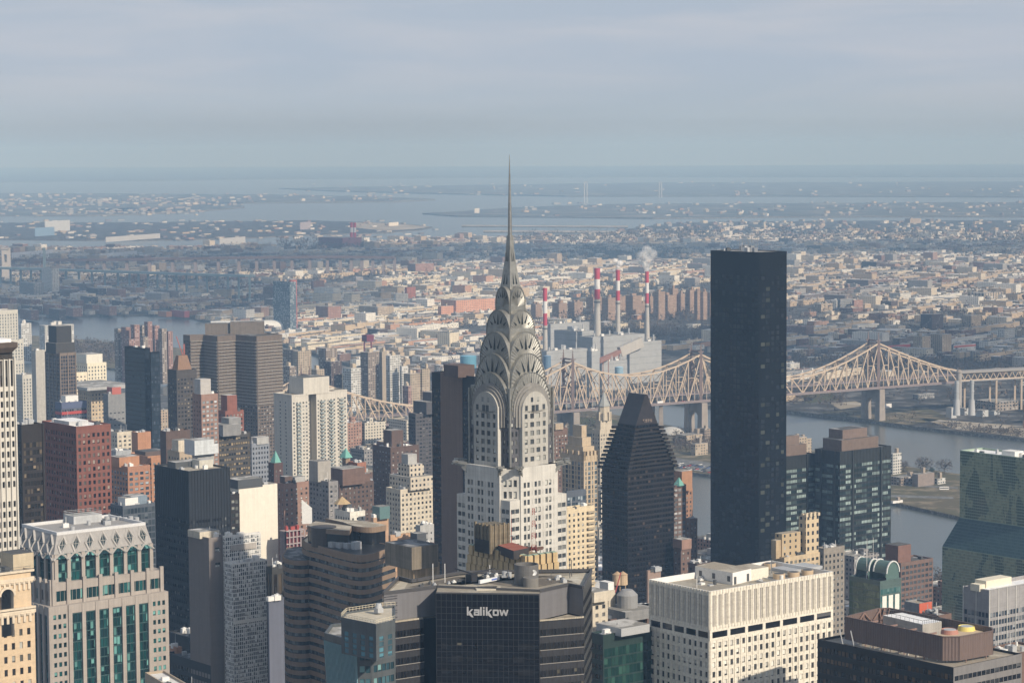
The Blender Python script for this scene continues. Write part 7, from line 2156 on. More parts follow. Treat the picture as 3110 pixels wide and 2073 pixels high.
tankc('wide bright blue round tank left of the steel crown', 1422, 1080, 1106, 50, (.12, .31, .43), 3560)
tankc('dark blue silo at the left end of the power station', 1662, 1080, 1110, 22, (.12, .20, .30), 3330)
# smoke: thin puffs, clear at their rims
def smoke(name, label, c, parts, op):
    m = bpy.data.materials.new('smoke'); m.use_nodes = True; nt = m.node_tree; nt.nodes.clear()
    o_ = nd(nt, "ShaderNodeOutputMaterial"); mx = nd(nt, "ShaderNodeMixShader"); tr = nd(nt, "ShaderNodeBsdfTransparent"); df = nd(nt, "ShaderNodeBsdfDiffuse"); df.inputs['Color'].default_value = (.86, .86, .86, 1)
    lw = nd(nt, "ShaderNodeLayerWeight"); lw.inputs['Blend'].default_value = .5
    f = mathn(nt, 'MULTIPLY', mapr(nt, lw.outputs['Facing'], .15, .95, op, 0), mapr(nt, noise(nt, .14, 4), .35, .6, .25, 1))
    nt.links.new(f, mx.inputs[0]); nt.links.new(tr.outputs[0], mx.inputs[1]); nt.links.new(df.outputs[0], mx.inputs[2]); nt.links.new(mx.outputs[0], o_.inputs['Surface'])
    g = Geo(); g.smooth = True
    for (dx, dy, dz, r) in parts:
        f = lambda i, j: (c.x + dx + r * math.sin(math.pi * i / 8) * math.cos(2 * math.pi * j / 12), c.y + dy + r * math.sin(math.pi * i / 8) * math.sin(2 * math.pi * j / 12), c.z + dz - r * .9 * math.cos(math.pi * i / 8))
        for i in range(8):
            for j in range(12):
                pts = [f(i, j), f(i, j + 1), f(i + 1, j + 1), f(i + 1, j)]
                g.face([pts[0], pts[2], pts[3]] if i == 0 else [pts[0], pts[1], pts[2]] if i == 7 else pts)
    o = g.build(name, m); o['kind'] = 'stuff'; tag(o, label)
smoke('smoke', 'thin grey smoke drifting up from the right hand striped chimney', tS, [(0, 0, 4, 4), (-1, 0, 10, 6.5), (2, 2, 17, 9), (-6, 3, 24, 10), (8, 0, 27, 8), (0, 2, 33, 8)], .36)
tm = at(1876.5, 810, 3650); smoke('smoke', 'small cream puff of steam above the middle striped chimney', tm, [(0, 0, 0, 4), (3, 0, 5, 6), (-4, 1, 9, 4.5)], .7)

# ------------------------------------------------------------------ river island
IS_B = facm((.27, .22, .18), bw=3.6, fh=2.9, wf=.55, hf=.45, lightc=(.5, .5, .5), frac=.3); IS_W = facm((.55, .54, .51), bw=3.4, fh=3.0, wf=.55, hf=.5, lightc=(.6, .62, .64), frac=.2)
IS_T = facm((.40, .33, .25), bw=3.8, fh=3.0, wf=.45, hf=.45); IS_P = facm((.31, .185, .155), bw=3.6, fh=2.95, wf=.5, hf=.46, lightc=(.42, .42, .44), frac=.3)
isl = [('brown island slab with a pale tank house, first behind the folded apartments', 857, 890, 905, 1062, 3200, IS_B), ('tan fronted island slab beside the folded apartments', 890, 905, 945, 1066, 3180, IS_T), ('brown island slab with lit window lattice above the cream slabs', 967, 990, 1024, 1058, 3230, IS_B),
       ('dark blue grey island slab behind the plant tower of the cream slabs', 982, 1005, 1038, 1098, 3120, FBD), ('island slab with bright white window grid right of the cream slabs', 1041, 1066, 1096, 1118, 3100, IS_W), ('tallest tan island tower with a blank side', 1094, 1118, 1152, 1070, 3160, IS_B),
       ('plain tan windowless island slab end', 1150, 1160, 1176, 1068, 3190, wall((.36, .31, .25))), ('white terraced island apartments glittering with glass', 1172, 1184, 1218, 1080, 3150, IS_W), ('lower white terraced island apartments stepping down to the right', 1214, 1220, 1240, 1112, 3140, IS_W),
       ('tan and brown ribbed island apartments near the bridge', 1226, 1246, 1283, 1135, 3060, IS_T), ('taller tan ribbed island apartments beside the dark slab', 1278, 1282, 1306, 1120, 3070, IS_T), ('low grey brown island block behind the cream slabs', 856, 880, 900, 1112, 3080, IS_B), ('low tan island house with stepped front near the park', 1222, 1240, 1250, 1172, 3030, IS_P),
       ('tan island block low in front of the brown slabs', 945, 962, 985, 1122, 3050, IS_T)]
for lab, xl, xc, xr, yt, Y, m in isl:
    far_tower('island_apartments', lab, 'apartment block', xl, xc, xr, yt, Y, m, 3, 6, R_GREY, 'apartment slabs on the river island', 2, 0, wall((.48, .40, .30)))
for lab, xl, xc, xr, yt, Y in (('white island apartment house with upright window strips, smaller one', 56, 64, 95, 982, 3880), ('white island apartment house with upright window strips, larger one', 119, 136, 224, 989, 3820)):
    far_tower('island_apartments', lab, 'apartment block', xl, xc, xr, yt, Y, IS_W, 3, 0, R_GREY, None, 3, 0, wall((.62, .60, .56)))
b = Bld('brick_complex', 'stepped cluster of pinkish brick apartment towers on the island', 'apartment block', [Vector((at(350, 1000, 3500).x, 3500))] * 3, 3, 70)
for k, (x0, x1, yt, Y) in enumerate(((347, 372, 998, 3520), (368, 400, 994, 3500), (396, 424, 986, 3480), (420, 446, 988, 3530), (438, 462, 977, 3490), (458, 484, 988, 3520), (480, 506, 998, 3480), (500, 524, 1006, 3500), (376, 412, 1030, 3440), (424, 450, 1022, 3440))):
    f_, z_, wr, wl_ = foot_from(x0, x0 + (x1 - x0) * .45, x1, yt, Y, 4)
    g = Geo(); g.prism(f_, 3, z_, 0, 1); b.part('block', g, [IS_P if k % 3 else IS_B, R_DARK])
for lab, xl, xc, xr, yt, yb, m in (('tan riverside hospital wing behind the bronze towers', 2385, 2392, 2465, 1338, 1400, IS_T), ('tan island house with sawtooth skylights', 2394, 2412, 2450, 1330, 1400, IS_T), ('low long hospital wing near the tennis dome', 2052, 2085, 2158, 1322, 1350, IS_T),
       ('grey roofed hospital house with a roof cube', 2122, 2140, 2158, 1302, 1345, IS_B), ('terraced tan house among bare trees on the island', 2098, 2112, 2150, 1348, 1384, IS_T), ('white terraced hospital end beside the bronze tower', 2704, 2712, 2738, 1377, 1442, IS_W), ('plain grey brown cube by the river path', 2770, 2788, 2838, 1440, 1480, wall((.24, .20, .18))),
       ('long low hospital roof with a stair block', 2706, 2736, 2800, 1450, 1476, IS_B), ('small pale house at the end of the hospital', 2838, 2848, 2872, 1453, 1472, IS_W), ('white bus shelter by the lawn', 2706, 2712, 2742, 1521, 1531, FWT)):
    qbox('hospital_block', lab, 'hospital' if 'hospital' in lab else 'building', xl, xc, xr, yt, yb, m, zb=3, heads=1)
# tennis dome
dm = at(2045, 1300, 2830); o = thing('tennis_dome', 'white air supported dome beside the bridge pier', 'dome', (dm.x, dm.y, 3))
g = Geo(); n1, n2 = 8, 28
for i in range(n1):
    for j in range(n2):
        f = lambda i, j: (dm.x + 15 * math.cos(2 * math.pi * j / n2) * math.cos(math.pi / 2 * i / n1) * 1.05, dm.y + 22 * math.sin(2 * math.pi * j / n2) * math.cos(math.pi / 2 * i / n1), 4 + 7.5 * math.sin(math.pi / 2 * i / n1))
        g.face([f(i, j), f(i, j + 1), f(i + 1, j + 1), f(i + 1, j)])
g.smooth = True; g.build('membrane', plain('white_membrane', (.62, .61, .58), .6), o)

# ------------------------------------------------------------------ distant landmarks
ql = [('broad orange brick block catching full sun behind the crown', 1339, 1385, 1509, 912, 960, FO), ('lower orange wing of the sunlit brick block', 1330, 1340, 1392, 930, 962, FO), ('white slatted apartment tower beyond the crown', 1369, 1380, 1420, 854, 892, FW), ('orange red apartment tower among white houses', 1229, 1236, 1262, 872, 915, facm((.52, .20, .14), bw=4, fh=3.1, wf=.4, hf=.4)),
      ('white modern block left of the orange red tower', 1196, 1202, 1240, 893, 924, FW), ('tan block with a dark shaded side in the sunlit district', 1126, 1156, 1189, 888, 911, FT), ('dark wide brick hospital far beyond the sunlit district', 1238, 1262, 1318, 801, 830, FP), ('pinkish loft block with a dark flank', 959, 996, 1036, 931, 973, FP),
      ('long loft with a pale gridded front', 1090, 1147, 1196, 932, 966, FT), ('pinkish apartment slab in the shaded district', 944, 952, 985, 853, 888, FP), ('dark chocolate loft near the substation', 1116, 1150, 1178, 1000, 1021, FBD), ('pale pair of loft ends near the blue tank', 1324, 1352, 1384, 1016, 1040, FT),
      ('low wide beige warehouse with dark ribs', 2938, 2990, 3047, 890, 912, facm((.42, .36, .29), bw=9, fh=30, wf=.3, hf=.7)), ('big dark brick block right of the black shaft', 2617, 2662, 2690, 795, 818, FBD), ('pinkish warehouse on the right skyline of the district', 2956, 2990, 3036, 797, 820, FP), ('white lit double slab beyond the bridge peak', 2700, 2734, 2767, 891, 912, FW),
      ('tan brick block left of the grey pink slabs', 2475, 2494, 2529, 923, 947, FT), ('grey slab of the grey pink pair', 2543, 2552, 2592, 909, 942, FG), ('pink slab of the grey pink pair', 2588, 2594, 2621, 911, 942, FP), ('dark red loft mass in cloud shade', 2796, 2830, 2865, 955, 1000, FBD), ('tan loft tower in cloud shade', 2920, 2950, 2980, 958, 1000, FT), ('brick wall factory below the loft mass', 2870, 2920, 2964, 1004, 1026, FB),
      ('white ribbed apartment pair at the right edge', 3030, 3050, 3082, 1000, 1028, FW), ('peach block on the far rise', 2570, 2574, 2612, 694, 709, FT), ('peach hospital on the far rise at the shoreline', 2748, 2764, 2798, 664, 678, FT), ('dark loft left of the white double slab', 2668, 2706, 2727, 914, 935, FBD), ('brick loft with a blank gable', 2550, 2590, 2620, 936, 952, FB), ('grey factory along the right edge of the district', 2950, 3010, 3108, 1040, 1052, FG)]
for lab, xl, xc, xr, yt, yb, m in ql:
    qbox('district_building', lab, 'building', xl, xc, xr, yt, yb, m, rot=3, heads=1, zb=4)
for i, (x0, x1, yt) in enumerate(((1612, 1645, 923), (1677, 1722, 921), (1724, 1770, 917), (1780, 1828, 902), (1828, 1870, 905), (1900, 1949, 898), (1930, 1966, 920), (1966, 1984, 900), (1984, 2020, 886), (2010, 2050, 896), (2058, 2080, 892), (2082, 2112, 880), (2126, 2148, 886), (2146, 2170, 889), (2030, 2060, 876), (1866, 1900, 900), (2108, 2130, 884))):
    k = ['first', 'second', 'third', 'fourth', 'fifth', 'sixth', 'seventh', 'eighth', 'ninth', 'tenth', 'eleventh', 'twelfth', 'thirteenth', 'fourteenth', 'fifteenth', 'sixteenth', 'seventeenth'][i]
    far_tower('housing_block', 'brick public housing slab behind the striped chimneys, %s of the row' % k, 'apartment block', x0, x0 + (x1 - x0) * .45, x1, yt, 4700 + 60 * (i % 4), facm((.34, .24, .18), bw=3.6, fh=2.9, wf=.4, hf=.4), 4, 4, R_DARK, 'brick public housing slabs', 2, i, wall((.34, .24, .18)))
for i, (x0, x1, yt, yb) in enumerate(((58, 132, 860, 905), (126, 178, 815, 890), (180, 240, 872, 900), (240, 262, 888, 905), (262, 322, 876, 902), (324, 382, 878, 908), (52, 122, 910, 940), (64, 128, 930, 955), (130, 190, 926, 958), (186, 254, 912, 940), (244, 298, 902, 930), (180, 250, 935, 962), (60, 118, 942, 972), (148, 200, 940, 972), (300, 354, 930, 958), (252, 300, 925, 950), (340, 400, 915, 940), (-20, 24, 925, 958), (0, 50, 905, 930))):
    m = (FG, FW, FDK, FB, FBD, FP)[0 if i == 0 else 1 if i == 1 else 3 + i % 3]
    dsc = ('grey ribbed apartment slab with a roof crane at the far left cove', 'pale curved top apartment slab above the housing project')[i] if i < 2 else '%s brick housing slab of the shaded waterside project, %s counted from its far end' % (('red', 'dark', 'pinkish')[i % 3], ['', '', 'first', 'second', 'third', 'fourth', 'fifth', 'sixth', 'seventh', 'eighth', 'ninth', 'tenth', 'eleventh', 'twelfth', 'thirteenth', 'fourteenth', 'fifteenth', 'sixteenth', 'seventeenth'][i])
    qbox('housing_block', dsc, 'apartment block', x0, x0 + (x1 - x0) * .6, x1, yt, yb, m, rot=-6, heads=1, zb=4, group=None if i < 2 else 'brick slabs of the waterside project')
far_tower('glass_tower', 'dark glass apartment tower with a rust red end wall beyond the folded apartments', 'tower', 829, 880, 899, 856, 4480, FGL, 4, 0, R_DARK, None, 2)
q_ = at(890, 850, 4500); o = thing('rust_tower_end', 'rust red rounded tower end behind the dark glass apartment tower', 'tower', (q_.x, q_.y, 4)); g = Geo(); g.cyl(q_.x, q_.y, 4, q_.z, 7, n=18); g.build('wall', wall((.40, .13, .11)), o)
# barrel roofed shed
p0, p1 = gnd(640, 1004, 4), gnd(872, 1000, 4); o = thing('barrel_shed', 'long white barrel roofed shed near the cove', 'building', (p0.x, p0.y, 4))
g = Geo(); ax = Vector((p1.x - p0.x, p1.y - p0.y)); L_ = ax.length; ax /= L_; ay = Vector((-ax.y, ax.x))
for i in range(10):
    A0, A1 = math.pi * i / 10, math.pi * (i + 1) / 10
    f = lambda s, A: (p0.x + ax.x * s + ay.x * 22 * math.cos(A), p0.y + ax.y * s + ay.y * 22 * math.cos(A), 11 + 11 * math.sin(A))
    g.face([f(0, A0), f(L_, A0), f(L_, A1), f(0, A1)])
g.smooth = True; g.build('barrel_roof', plain('white_roofing', (.72, .71, .67), .7), o)
g = Geo(); c_ = [Vector((p0.x, p0.y)) - ay * 22, Vector((p0.x, p0.y)) + ax * L_ - ay * 22, Vector((p0.x, p0.y)) + ax * L_ + ay * 22, Vector((p0.x, p0.y)) + ay * 22]; g.prism(c_, 4, 11); g.build('wall', FWT, o)
for lab, xl, xc, xr, yt, yb, c in (('red corrugated warehouse on the cove quay', 517, 560, 575, 944, 964, (.36, .09, .09)), ('small yellow and red warehouse on the cove quay', 480, 505, 522, 946, 962, (.44, .20, .11))):
    qbox('warehouse', lab, 'warehouse', xl, xc, xr, yt, yb, plain('corrugated_paint', c, .7), zb=4)
# coal silo on trestle
t0, t1 = at(1103, 1016, 3900), at(1131, 1036, 3900); o = thing('coal_silo', 'dark red hopper house on a steel trestle', 'silo', (t0.x, t0.y, 4))
g = Geo(); c_ = Vector(((t0.x + t1.x) / 2, 3900)); g.box(c_, EA, 7, 7, t1.z, t0.z); g.build('hopper', plain('dark_red', (.16, .03, .05), .8), o)
g = Geo()
for a_, b2 in ((-6, -6), (6, -6), (6, 6), (-6, 6)): g.beam((c_.x + a_, c_.y + b2, 3), (c_.x + a_ * .9, c_.y + b2 * .9, t1.z), 1.2)
g.build('trestle', plain('dark_red', (.16, .03, .05), .8), o)
# suspension bridge towers, their road and the arch viaduct behind
tb = thing('suspension_bridge', 'pale green suspension bridge tower pair with its long low roadway on the left', 'bridge', tuple(gnd(130, 830, 4)))
M_GRN = plain('pale_green_steel', (.30, .38, .38), .7)
for px in (134,):
    t, b0 = at(px, 752, 6100), at(px, 830, 6100); g = Geo(); s_ = 6100 / F_PX
    for q in (-2.2, 2.2): g.beam((t.x + q * s_, t.y, 4), (t.x + q * s_, t.y, t.z), 2.6, 3)
    for k in range(4): g.beam((t.x - 2.2 * s_, t.y, t.z - 4 - 22 * k), (t.x + 2.2 * s_, t.y, t.z - 4 - 22 * k), 2, 3)
    g.build('tower', M_GRN, tb)
g = Geo(); pts = [at(x, y, Y) for x, y, Y in ((-60, 812, 6250), (134, 817, 6100), (380, 826, 5900), (560, 832, 5650), (760, 838, 5400))]
for i in range(4): g.beam(pts[i], pts[i + 1], 26, 5)
g.build('roadway', M_GRN, tb)
for i in range(26):
    t = i / 25 * 3.99; k = int(t); p = pts[k].lerp(pts[k + 1], t - k); g = Geo(); g.beam((p.x, p.y, 3), (p.x, p.y, p.z), 4, 9); g.build('pier', M_GRN, tb)
t, b0 = at(18, 756, 6400), at(18, 815, 6400); o = thing('stone_bridge_tower', 'pale stone arch bridge tower with a round headed opening on the left edge', 'tower', (t.x, t.y, 4)); g = Geo(); s_ = 6400 / F_PX
for q in (-8, 8): g.box((t.x + q * s_, t.y), Vector((1, 0)), 3.6 * s_, 9, 4, t.z)
g.box((t.x, t.y), Vector((1, 0)), 4.4 * s_, 9, t.z - 14, t.z); g.box((t.x, t.y), Vector((1, 0)), 4.4 * s_, 9, 4, t.z - 34); g.build('tower', wall((.48, .44, .40)), o)
g = Geo(); g.box((t.x, t.y - 1), Vector((1, 0)), 12.6 * s_, 10.5, t.z, t.z + 2.5); g.build('cornice', wall((.48, .44, .40)), o)
va = thing('rail_viaduct', 'long dark red rail viaduct on square piers crossing the far district', 'viaduct', tuple(gnd(400, 800, 4)))
g = Geo(); pts = [at(x, y, Y) for x, y, Y in ((40, 790, 6600), (300, 789, 6550), (700, 783, 6500), (1010, 780, 6500), (1200, 782, 6500))]
for i in range(4): g.beam(pts[i], pts[i + 1], 20, 6)
g.build('girder', plain('viaduct_red', (.13, .09, .09), .8), va)
for i in range(24):
    t = i / 23 * 3.99; k = int(t); p = pts[k].lerp(pts[k + 1], t - k); g = Geo(); g.beam((p.x, p.y, 3), (p.x, p.y, p.z), 8, 8); g.build('pier', wall((.24, .20, .19)), va)
# old power house with striped stack
qbox('power_house', 'dark red power house on the far bay with a pale roof line', 'power station', 967, 1040, 1098, 722, 741, plain('power_house_red', (.22, .09, .10), .8), zb=4, Y=8300)
for px in (1067, 1077): 
    t, b0 = at(px, 676, 8350), at(px, 735, 8350); o = thing('chimney', 'slim far red and white stack, %s of the pair on the bay' % ('left' if px == 1067 else 'right'), 'chimney', (t.x, t.y, 4), 'pair of slim stacks on the far bay')
    for k in range(5):
        z0, z1 = 4 + (t.z - 4) * k / 5, 4 + (t.z - 4) * (k + 1) / 5; g = Geo(); g.cyl(t.x, t.y, z0, z1, 5, 5, 12); g.build('red_band' if k % 2 == 0 else 'white_band', M_CR if k % 2 == 0 else M_CW, o)
cylthing('control_tower', 'pale airport control tower right of the black shaft', 'tower', 2321, 668, 702, 8, 8, wall((.55, .50, .42)), lambda o, t, b0, s: (lambda g: (g.cyl(t.x, t.y, t.z - 7, t.z, 6.5, 7.5, 12, bottom=True), g.build('cab', plain('cab_glass', (.2, .3, .38), .3), o)))(Geo()), Y=9800)
for i, (xl, xr, yt, Y, c) in enumerate(((2200, 2262, 690, 9750, (.6, .56, .5)), (2290, 2352, 698, 9600, (.66, .60, .52)), (2400, 2500, 690, 9900, (.5, .48, .44)), (1180, 1210, 676, 10600, (.72, .68, .6)), (135, 212, 672, 10100, (.52, .54, .55)), (105, 165, 692, 9600, (.20, .30, .42)), (910, 943, 675, 10200, (.36, .32, .34)), (320, 500, 720, 8950, (.46, .46, .46)), (665, 745, 724, 8650, (.46, .46, .46)), (682, 732, 741, 8250, (.5, .5, .48)), (302, 416, 770, 7500, (.74, .73, .72)), (34, 160, 767, 7600, (.72, .72, .74)), (1440, 1456, 633, 12600, (.66, .64, .6)))):
    lab = ['low beige airport hall left of the control tower', 'cream airport terminal under the control tower', 'long grey airport hangar right of the control tower', 'white hangar row on the sand spit', 'pale blue white plant on the low island', 'blue glass works block on the low island', 'pinkish plant on the low island tip', 'row of white tents on the low island', 'short row of white tents near the island tip', 'white dome roof on the near bay shore', 'long white roof along the rail viaduct', 'white roof beside the stone bridge tower', 'cream block on the far hill'][i]
    qbox('far_building', lab, 'building', xl, xl + 2, xr, yt, 0, wall(c, var=.05), Y=Y, zb=4, rot=30)
t, b0 = at(1779, 552, 15000), at(1779, 578, 15000)
for px, Yb in ((1779, 15000), (2006, 16500)):
    ob = thing('suspension_tower', 'faint pale bridge tower far on the bay, %s one' % ('taller' if px == 1779 else 'fainter'), 'tower', tuple(at(px, 580, Yb))); g = Geo(); t = at(px, 552, Yb)
    for q in (-8, 8): g.beam((t.x + q, t.y, 0), (t.x + q, t.y, t.z), 5, 5)
    g.beam((t.x - 8, t.y, t.z - 3), (t.x + 8, t.y, t.z - 3), 5, 6); g.build('tower', plain('far_grey_steel', (.5, .5, .5), .8), ob)
# ------------------------------------------------------------------ low city beyond the river, trees, filler blocks
def inside(P, x, y):
    c = False; n = len(P); j = n - 1
    for i in range(n):
        if (P[i].y > y) != (P[j].y > y) and x < (P[j].x - P[i].x) * (y - P[i].y) / (P[j].y - P[i].y) + P[i].x: c = not c
        j = i
    return c
keep = []
for o in list(COL.objects):
    if o.type == 'EMPTY' and o.get('category') and o.location.y > 2400:
        keep.append((o.location.x, o.location.y))
keepg = {}
for x, y in keep: keepg.setdefault((int(x // 60), int(y // 60)), []).append((x, y))
def blocked(x, y, r=34):
    i, j = int(x // 60), int(y // 60)
    for a in (-1, 0, 1):
        for c in (-1, 0, 1):
            for (kx, ky) in keepg.get((i + a, j + c), ()):
                if (kx - x) ** 2 + (ky - y) ** 2 < r * r: return True
    return False
# ground covered by works, parks and the power station
open_areas = [[gD(*p) for p in q] for q in (
    [(1230, 800), (1640, 812), (1640, 960), (1230, 930)],                      # power station yard
    [(1806, 880), (2260, 862), (2352, 900), (2352, 1040), (1806, 980)],        # bridge park and stack yard
    [(1820, 834), (2352, 842), (2352, 868), (1820, 858)], [(1240, 757), (1640, 760), (1640, 797), (1240, 788)],
    )]
rq = random.Random(11)
ang = R(14.0)
ca, sa = math.cos(ang), math.sin(ang)
ax1, ax2 = Vector((EA.x * ca - EA.y * sa, EA.x * sa + EA.y * ca)), None
ax2 = Vector((-ax1.y, ax1.x))
WALLS = [((.20, .125, .10), 'red brick', 1.6), ((.32, .21, .16), 'orange brick', 1.3), ((.48, .38, .27), 'tan', 3), ((.60, .53, .42), 'cream', 3.6), ((.68, .66, .61), 'white', 2.8), ((.32, .31, .30), 'grey', 1.6), ((.16, .13, .12), 'dark brown', 1)]
ROOFS = [((.60, .60, .60), 'snowy roof', 1.8), ((.34, .34, .34), 'grey roof', 2.4), ((.10, .10, .10), 'black roof', 2.0), ((.50, .47, .43), 'pale roof', 1.6), ((.24, .15, .13), 'brown roof', .6)]
def pick(t): return rq.choices(t, [k[2] for k in t])[0]
CREAMY = [((.70, .62, .48), 'cream', 4), ((.76, .73, .66), 'white', 3), ((.56, .44, .30), 'tan', 2.5), ((.50, .30, .20), 'orange brick', 1.4), ((.30, .28, .27), 'grey', 1)]  # more cream walls, in lighter tones that paint the sunlit band brighter
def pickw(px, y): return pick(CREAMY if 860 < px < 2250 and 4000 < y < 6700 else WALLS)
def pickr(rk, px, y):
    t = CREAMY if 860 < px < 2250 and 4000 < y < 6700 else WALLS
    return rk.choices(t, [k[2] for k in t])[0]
cand = []
def place(x, y, w, l, h, z0=4.0, rot=0):
    cand.append((x, y, w, l, h, z0, rot))
half = W_PX / 2 / F_PX * 1.04
from mathutils import noise as mnoise
y = 2850.0
cells = []
step = 31.0
yy = 2900.0
while yy < 9000:
    gx = half * yy
    # walk the street grid in rotated coordinates
    yy += step
def treeish(x, y): return mnoise.noise(Vector((x * .0014, y * .0014, 3.1))) + .55 * mnoise.noise(Vector((x * .006, y * .006, 8.0)))
I0, I1 = -330, 330
for i in range(-260, 330):
    for j in range(30, 420):
        p = ax1 * (i * 27.0) + ax2 * (j * 27.0)
        if i % 9 == 0 or j % 4 == 0: continue
        x, y = p.x + rq.uniform(-4, 4), p.y + rq.uniform(-4, 4)
        if y < 2850 or y > 9300 or abs(x) > half * y + 25: continue
        if y > 5600 and rq.random() < (y - 5600) / 9000: continue
        if not inside(P_QUEENS, x, y) or blocked(x, y): continue
        if any(inside(q, x, y) for q in open_areas): continue
        t = treeish(x, y)
        if t > .30 and rq.random() < .85: continue
        big = rq.random()
        rk = random.Random((i // 9) * 7919 + j * 104729)
        if rk.random() < .52 and big > .06:      # a terrace: joined houses of one height along the street
            p = ax1 * (i * 27.0) + ax2 * (j * 27.0); l, h = rk.uniform(11, 17), rk.uniform(6.5, 10.5)
            px_ = proj((p.x, p.y, 10))[0]
            wc = pickr(rk, px_, p.y); rc = rk.choices(ROOFS, [q[2] for q in ROOFS])[0]
            if rq.random() < .3: rc = pick(ROOFS)
            cand.append((p.x, p.y, 26.6, l, h + rq.choice((0, 0, .6, 1.5)), 4.0, (wc, rc)))
            continue
        if big < .035: w, l, h = rq.uniform(22, 30), rq.uniform(22, 60), rq.uniform(14, 26)
        elif big < .12: w, l, h = rq.uniform(18, 26), rq.uniform(26, 50), rq.uniform(6, 10)
        else: w, l, h = rq.uniform(8, 19), rq.uniform(9, 19), rq.uniform(5.5, 10.5)
        place(x, y, w, l, h)
FATTR = facm((.5, .5, .5), (.06, .06, .065), 4.4, 3.3, .36, .36, (.3, .3, .3), .2, attr=True)
def cattr(name):
    m, nt, b = base_mat(name)
    a = nd(nt, "ShaderNodeVertexColor"); a.layer_name = 'Col'
    n1 = noise(nt, .15, 3); cb = nd(nt, "ShaderNodeCombineColor"); vv = mapr(nt, n1, .25, .75, .8, 1.2)
    for i in range(3): nt.links.new(vv, cb.inputs[i])
    nt.links.new(mixc(nt, 1.0, a.outputs[0], cb.outputs[0], 'MULTIPLY'), b.inputs['Base Color']); b.inputs['Roughness'].default_value = .9
    return m
RATTR = cattr('low_roofing')
def lowbox(g, x, y, w, l, h, z0, wc, rc, a1, a2, house=False):
    c = Vector((x, y))
    poly = [c - a1 * w / 2 - a2 * l / 2, c + a1 * w / 2 - a2 * l / 2, c + a1 * w / 2 + a2 * l / 2, c - a1 * w / 2 + a2 * l / 2]
    for i in range(4):
        a, b_ = poly[i], poly[(i + 1) % 4]
        d = b_ - a
        if Vector((d.y, -d.x)).dot(-c) > 0 or h > 12: g.wall(a, b_, z0, z0 + h, 0, col=wc)
    g.face([(p.x, p.y, z0 + h) for p in poly], 1, col=rc)
    if h > 9:
        q = c + a1 * w * rq.uniform(-.2, .2); g.box(q, a1, 1.6, 1.8, z0 + h, z0 + h + 2.6, 0); 
        for k in range(5): g.col[-1 - k] = wc
# the 300 that show largest get to be objects; the rest is one mass
cand.sort(key=lambda c: c[1] / math.sqrt(max(c[2], 8) * c[4]))
sel, mass = cand[:295], cand[295:]
lowl = {}
def where(px, py):
    if px < 620: return 'by the left cove'
    if px < 1100: return 'behind the folded apartments'
    if px < 1420: return 'left of the steel crown'
    if px < 2158: return 'between crown and black shaft'
    if px < 2560: return 'just right of the black shaft'
    if px < 2830: return 'beyond the right bridge peak'
    return 'towards the right edge'
items = []
for (x, y, w, l, h, z0, rot) in sel:
    px, py = proj((x, y, z0 + h)); wc, rc = rot if rot else (pickw(px, y), pick(ROOFS))
    size = 'tall' if h > 18 else 'long' if l > 30 else 'small'
    lab = '%s %s building, %s, %s' % (size, wc[1], rc[1], where(px, py))
    items.append([lab, px, (x, y, w, l, h, z0), wc, rc])
byl = {}
for it in items: byl.setdefault(it[0], []).append(it)
ORD = ['first', 'second', 'third', 'fourth', 'fifth', 'sixth', 'seventh', 'eighth', 'ninth', 'tenth', 'eleventh', 'twelfth']
for lab, L in byl.items():
    L.sort(key=lambda t: t[1])
    for k, it in enumerate(L):
        full = lab if len(L) == 1 else lab + ', %s from the left' % (ORD[k] if k < 12 else '%dth' % (k + 1))
        x, y, w, l, h, z0 = it[2]
        g = Geo(); lowbox(g, x, y, w, l, h, z0, it[3][0], it[4][0], ax1, ax2)
        o = g.build('low_building', [FATTR, RATTR], None, (x, y, z0)); tag(o, full, 'building', 'low buildings of the district across the river')
g = Geo()
for (x, y, w, l, h, z0, rot) in mass:
    wc, rc = rot if rot else (pickw(proj((x, y, 10))[0], y), pick(ROOFS)); lowbox(g, x, y, w, l, h, z0, wc[0], rc[0], ax1, ax2)
o = g.build('low_district', [FATTR, RATTR]); o['kind'] = 'stuff'; tag(o, 'endless low houses of the district beyond the river')
# far scatter on the distant shores: tiny pale buildings
g = Geo()
def scatter(n, ya, yb, xa, xb, test=None, zb=4, hmax=14, pale=.5):
    for k in range(n):
        px, py = rq.uniform(xa, xb), rq.uniform(ya, yb)
        p = gD(px, py)
        if test and not inside(test, p.x, p.y): continue
        s = p.y / 9000
        w, l, h = rq.uniform(12, 34) * (.6 + .5 * s), rq.uniform(10, 22), rq.uniform(4, hmax * .7)
        wc = pick(WALLS)[0]
        if rq.random() < pale: wc = rq.choice([(.38, .34, .28), (.37, .36, .34), (.32, .25, .21)])
        lowbox(g, p.x, p.y, w, l, h, zb, wc, pick(ROOFS)[0], ax1, ax2)
scatter(170, 508, 552, -20, 1000, None, 3, 10, .4)
scatter(800, 500, 575, 1180, 2380, P_QUEENS, 4, 18, .5)
scatter(700, 545, 600, -20, 2380, P_QUEENS, 4, 14, .5)
scatter(70, 478, 500, -20, 470, None, 6, 16, .85)
scatter(30, 488, 494, 120, 420, None, 6, 12, 1)
scatter(140, 468, 499, 1180, 2380, None, 6, 18, .6)
scatter(140, 458, 476, -20, 560, None, 6, 18, .6)
scatter(80, 421, 452, 660, 2380, None, 8, 22, .7)
scatter(80, 448, 466, -20, 900, None, 8, 22, .6)
o = g.build('far_town', [FATTR, RATTR]); o['kind'] = 'stuff'; tag(o, 'specks of pale buildings on the far shores')

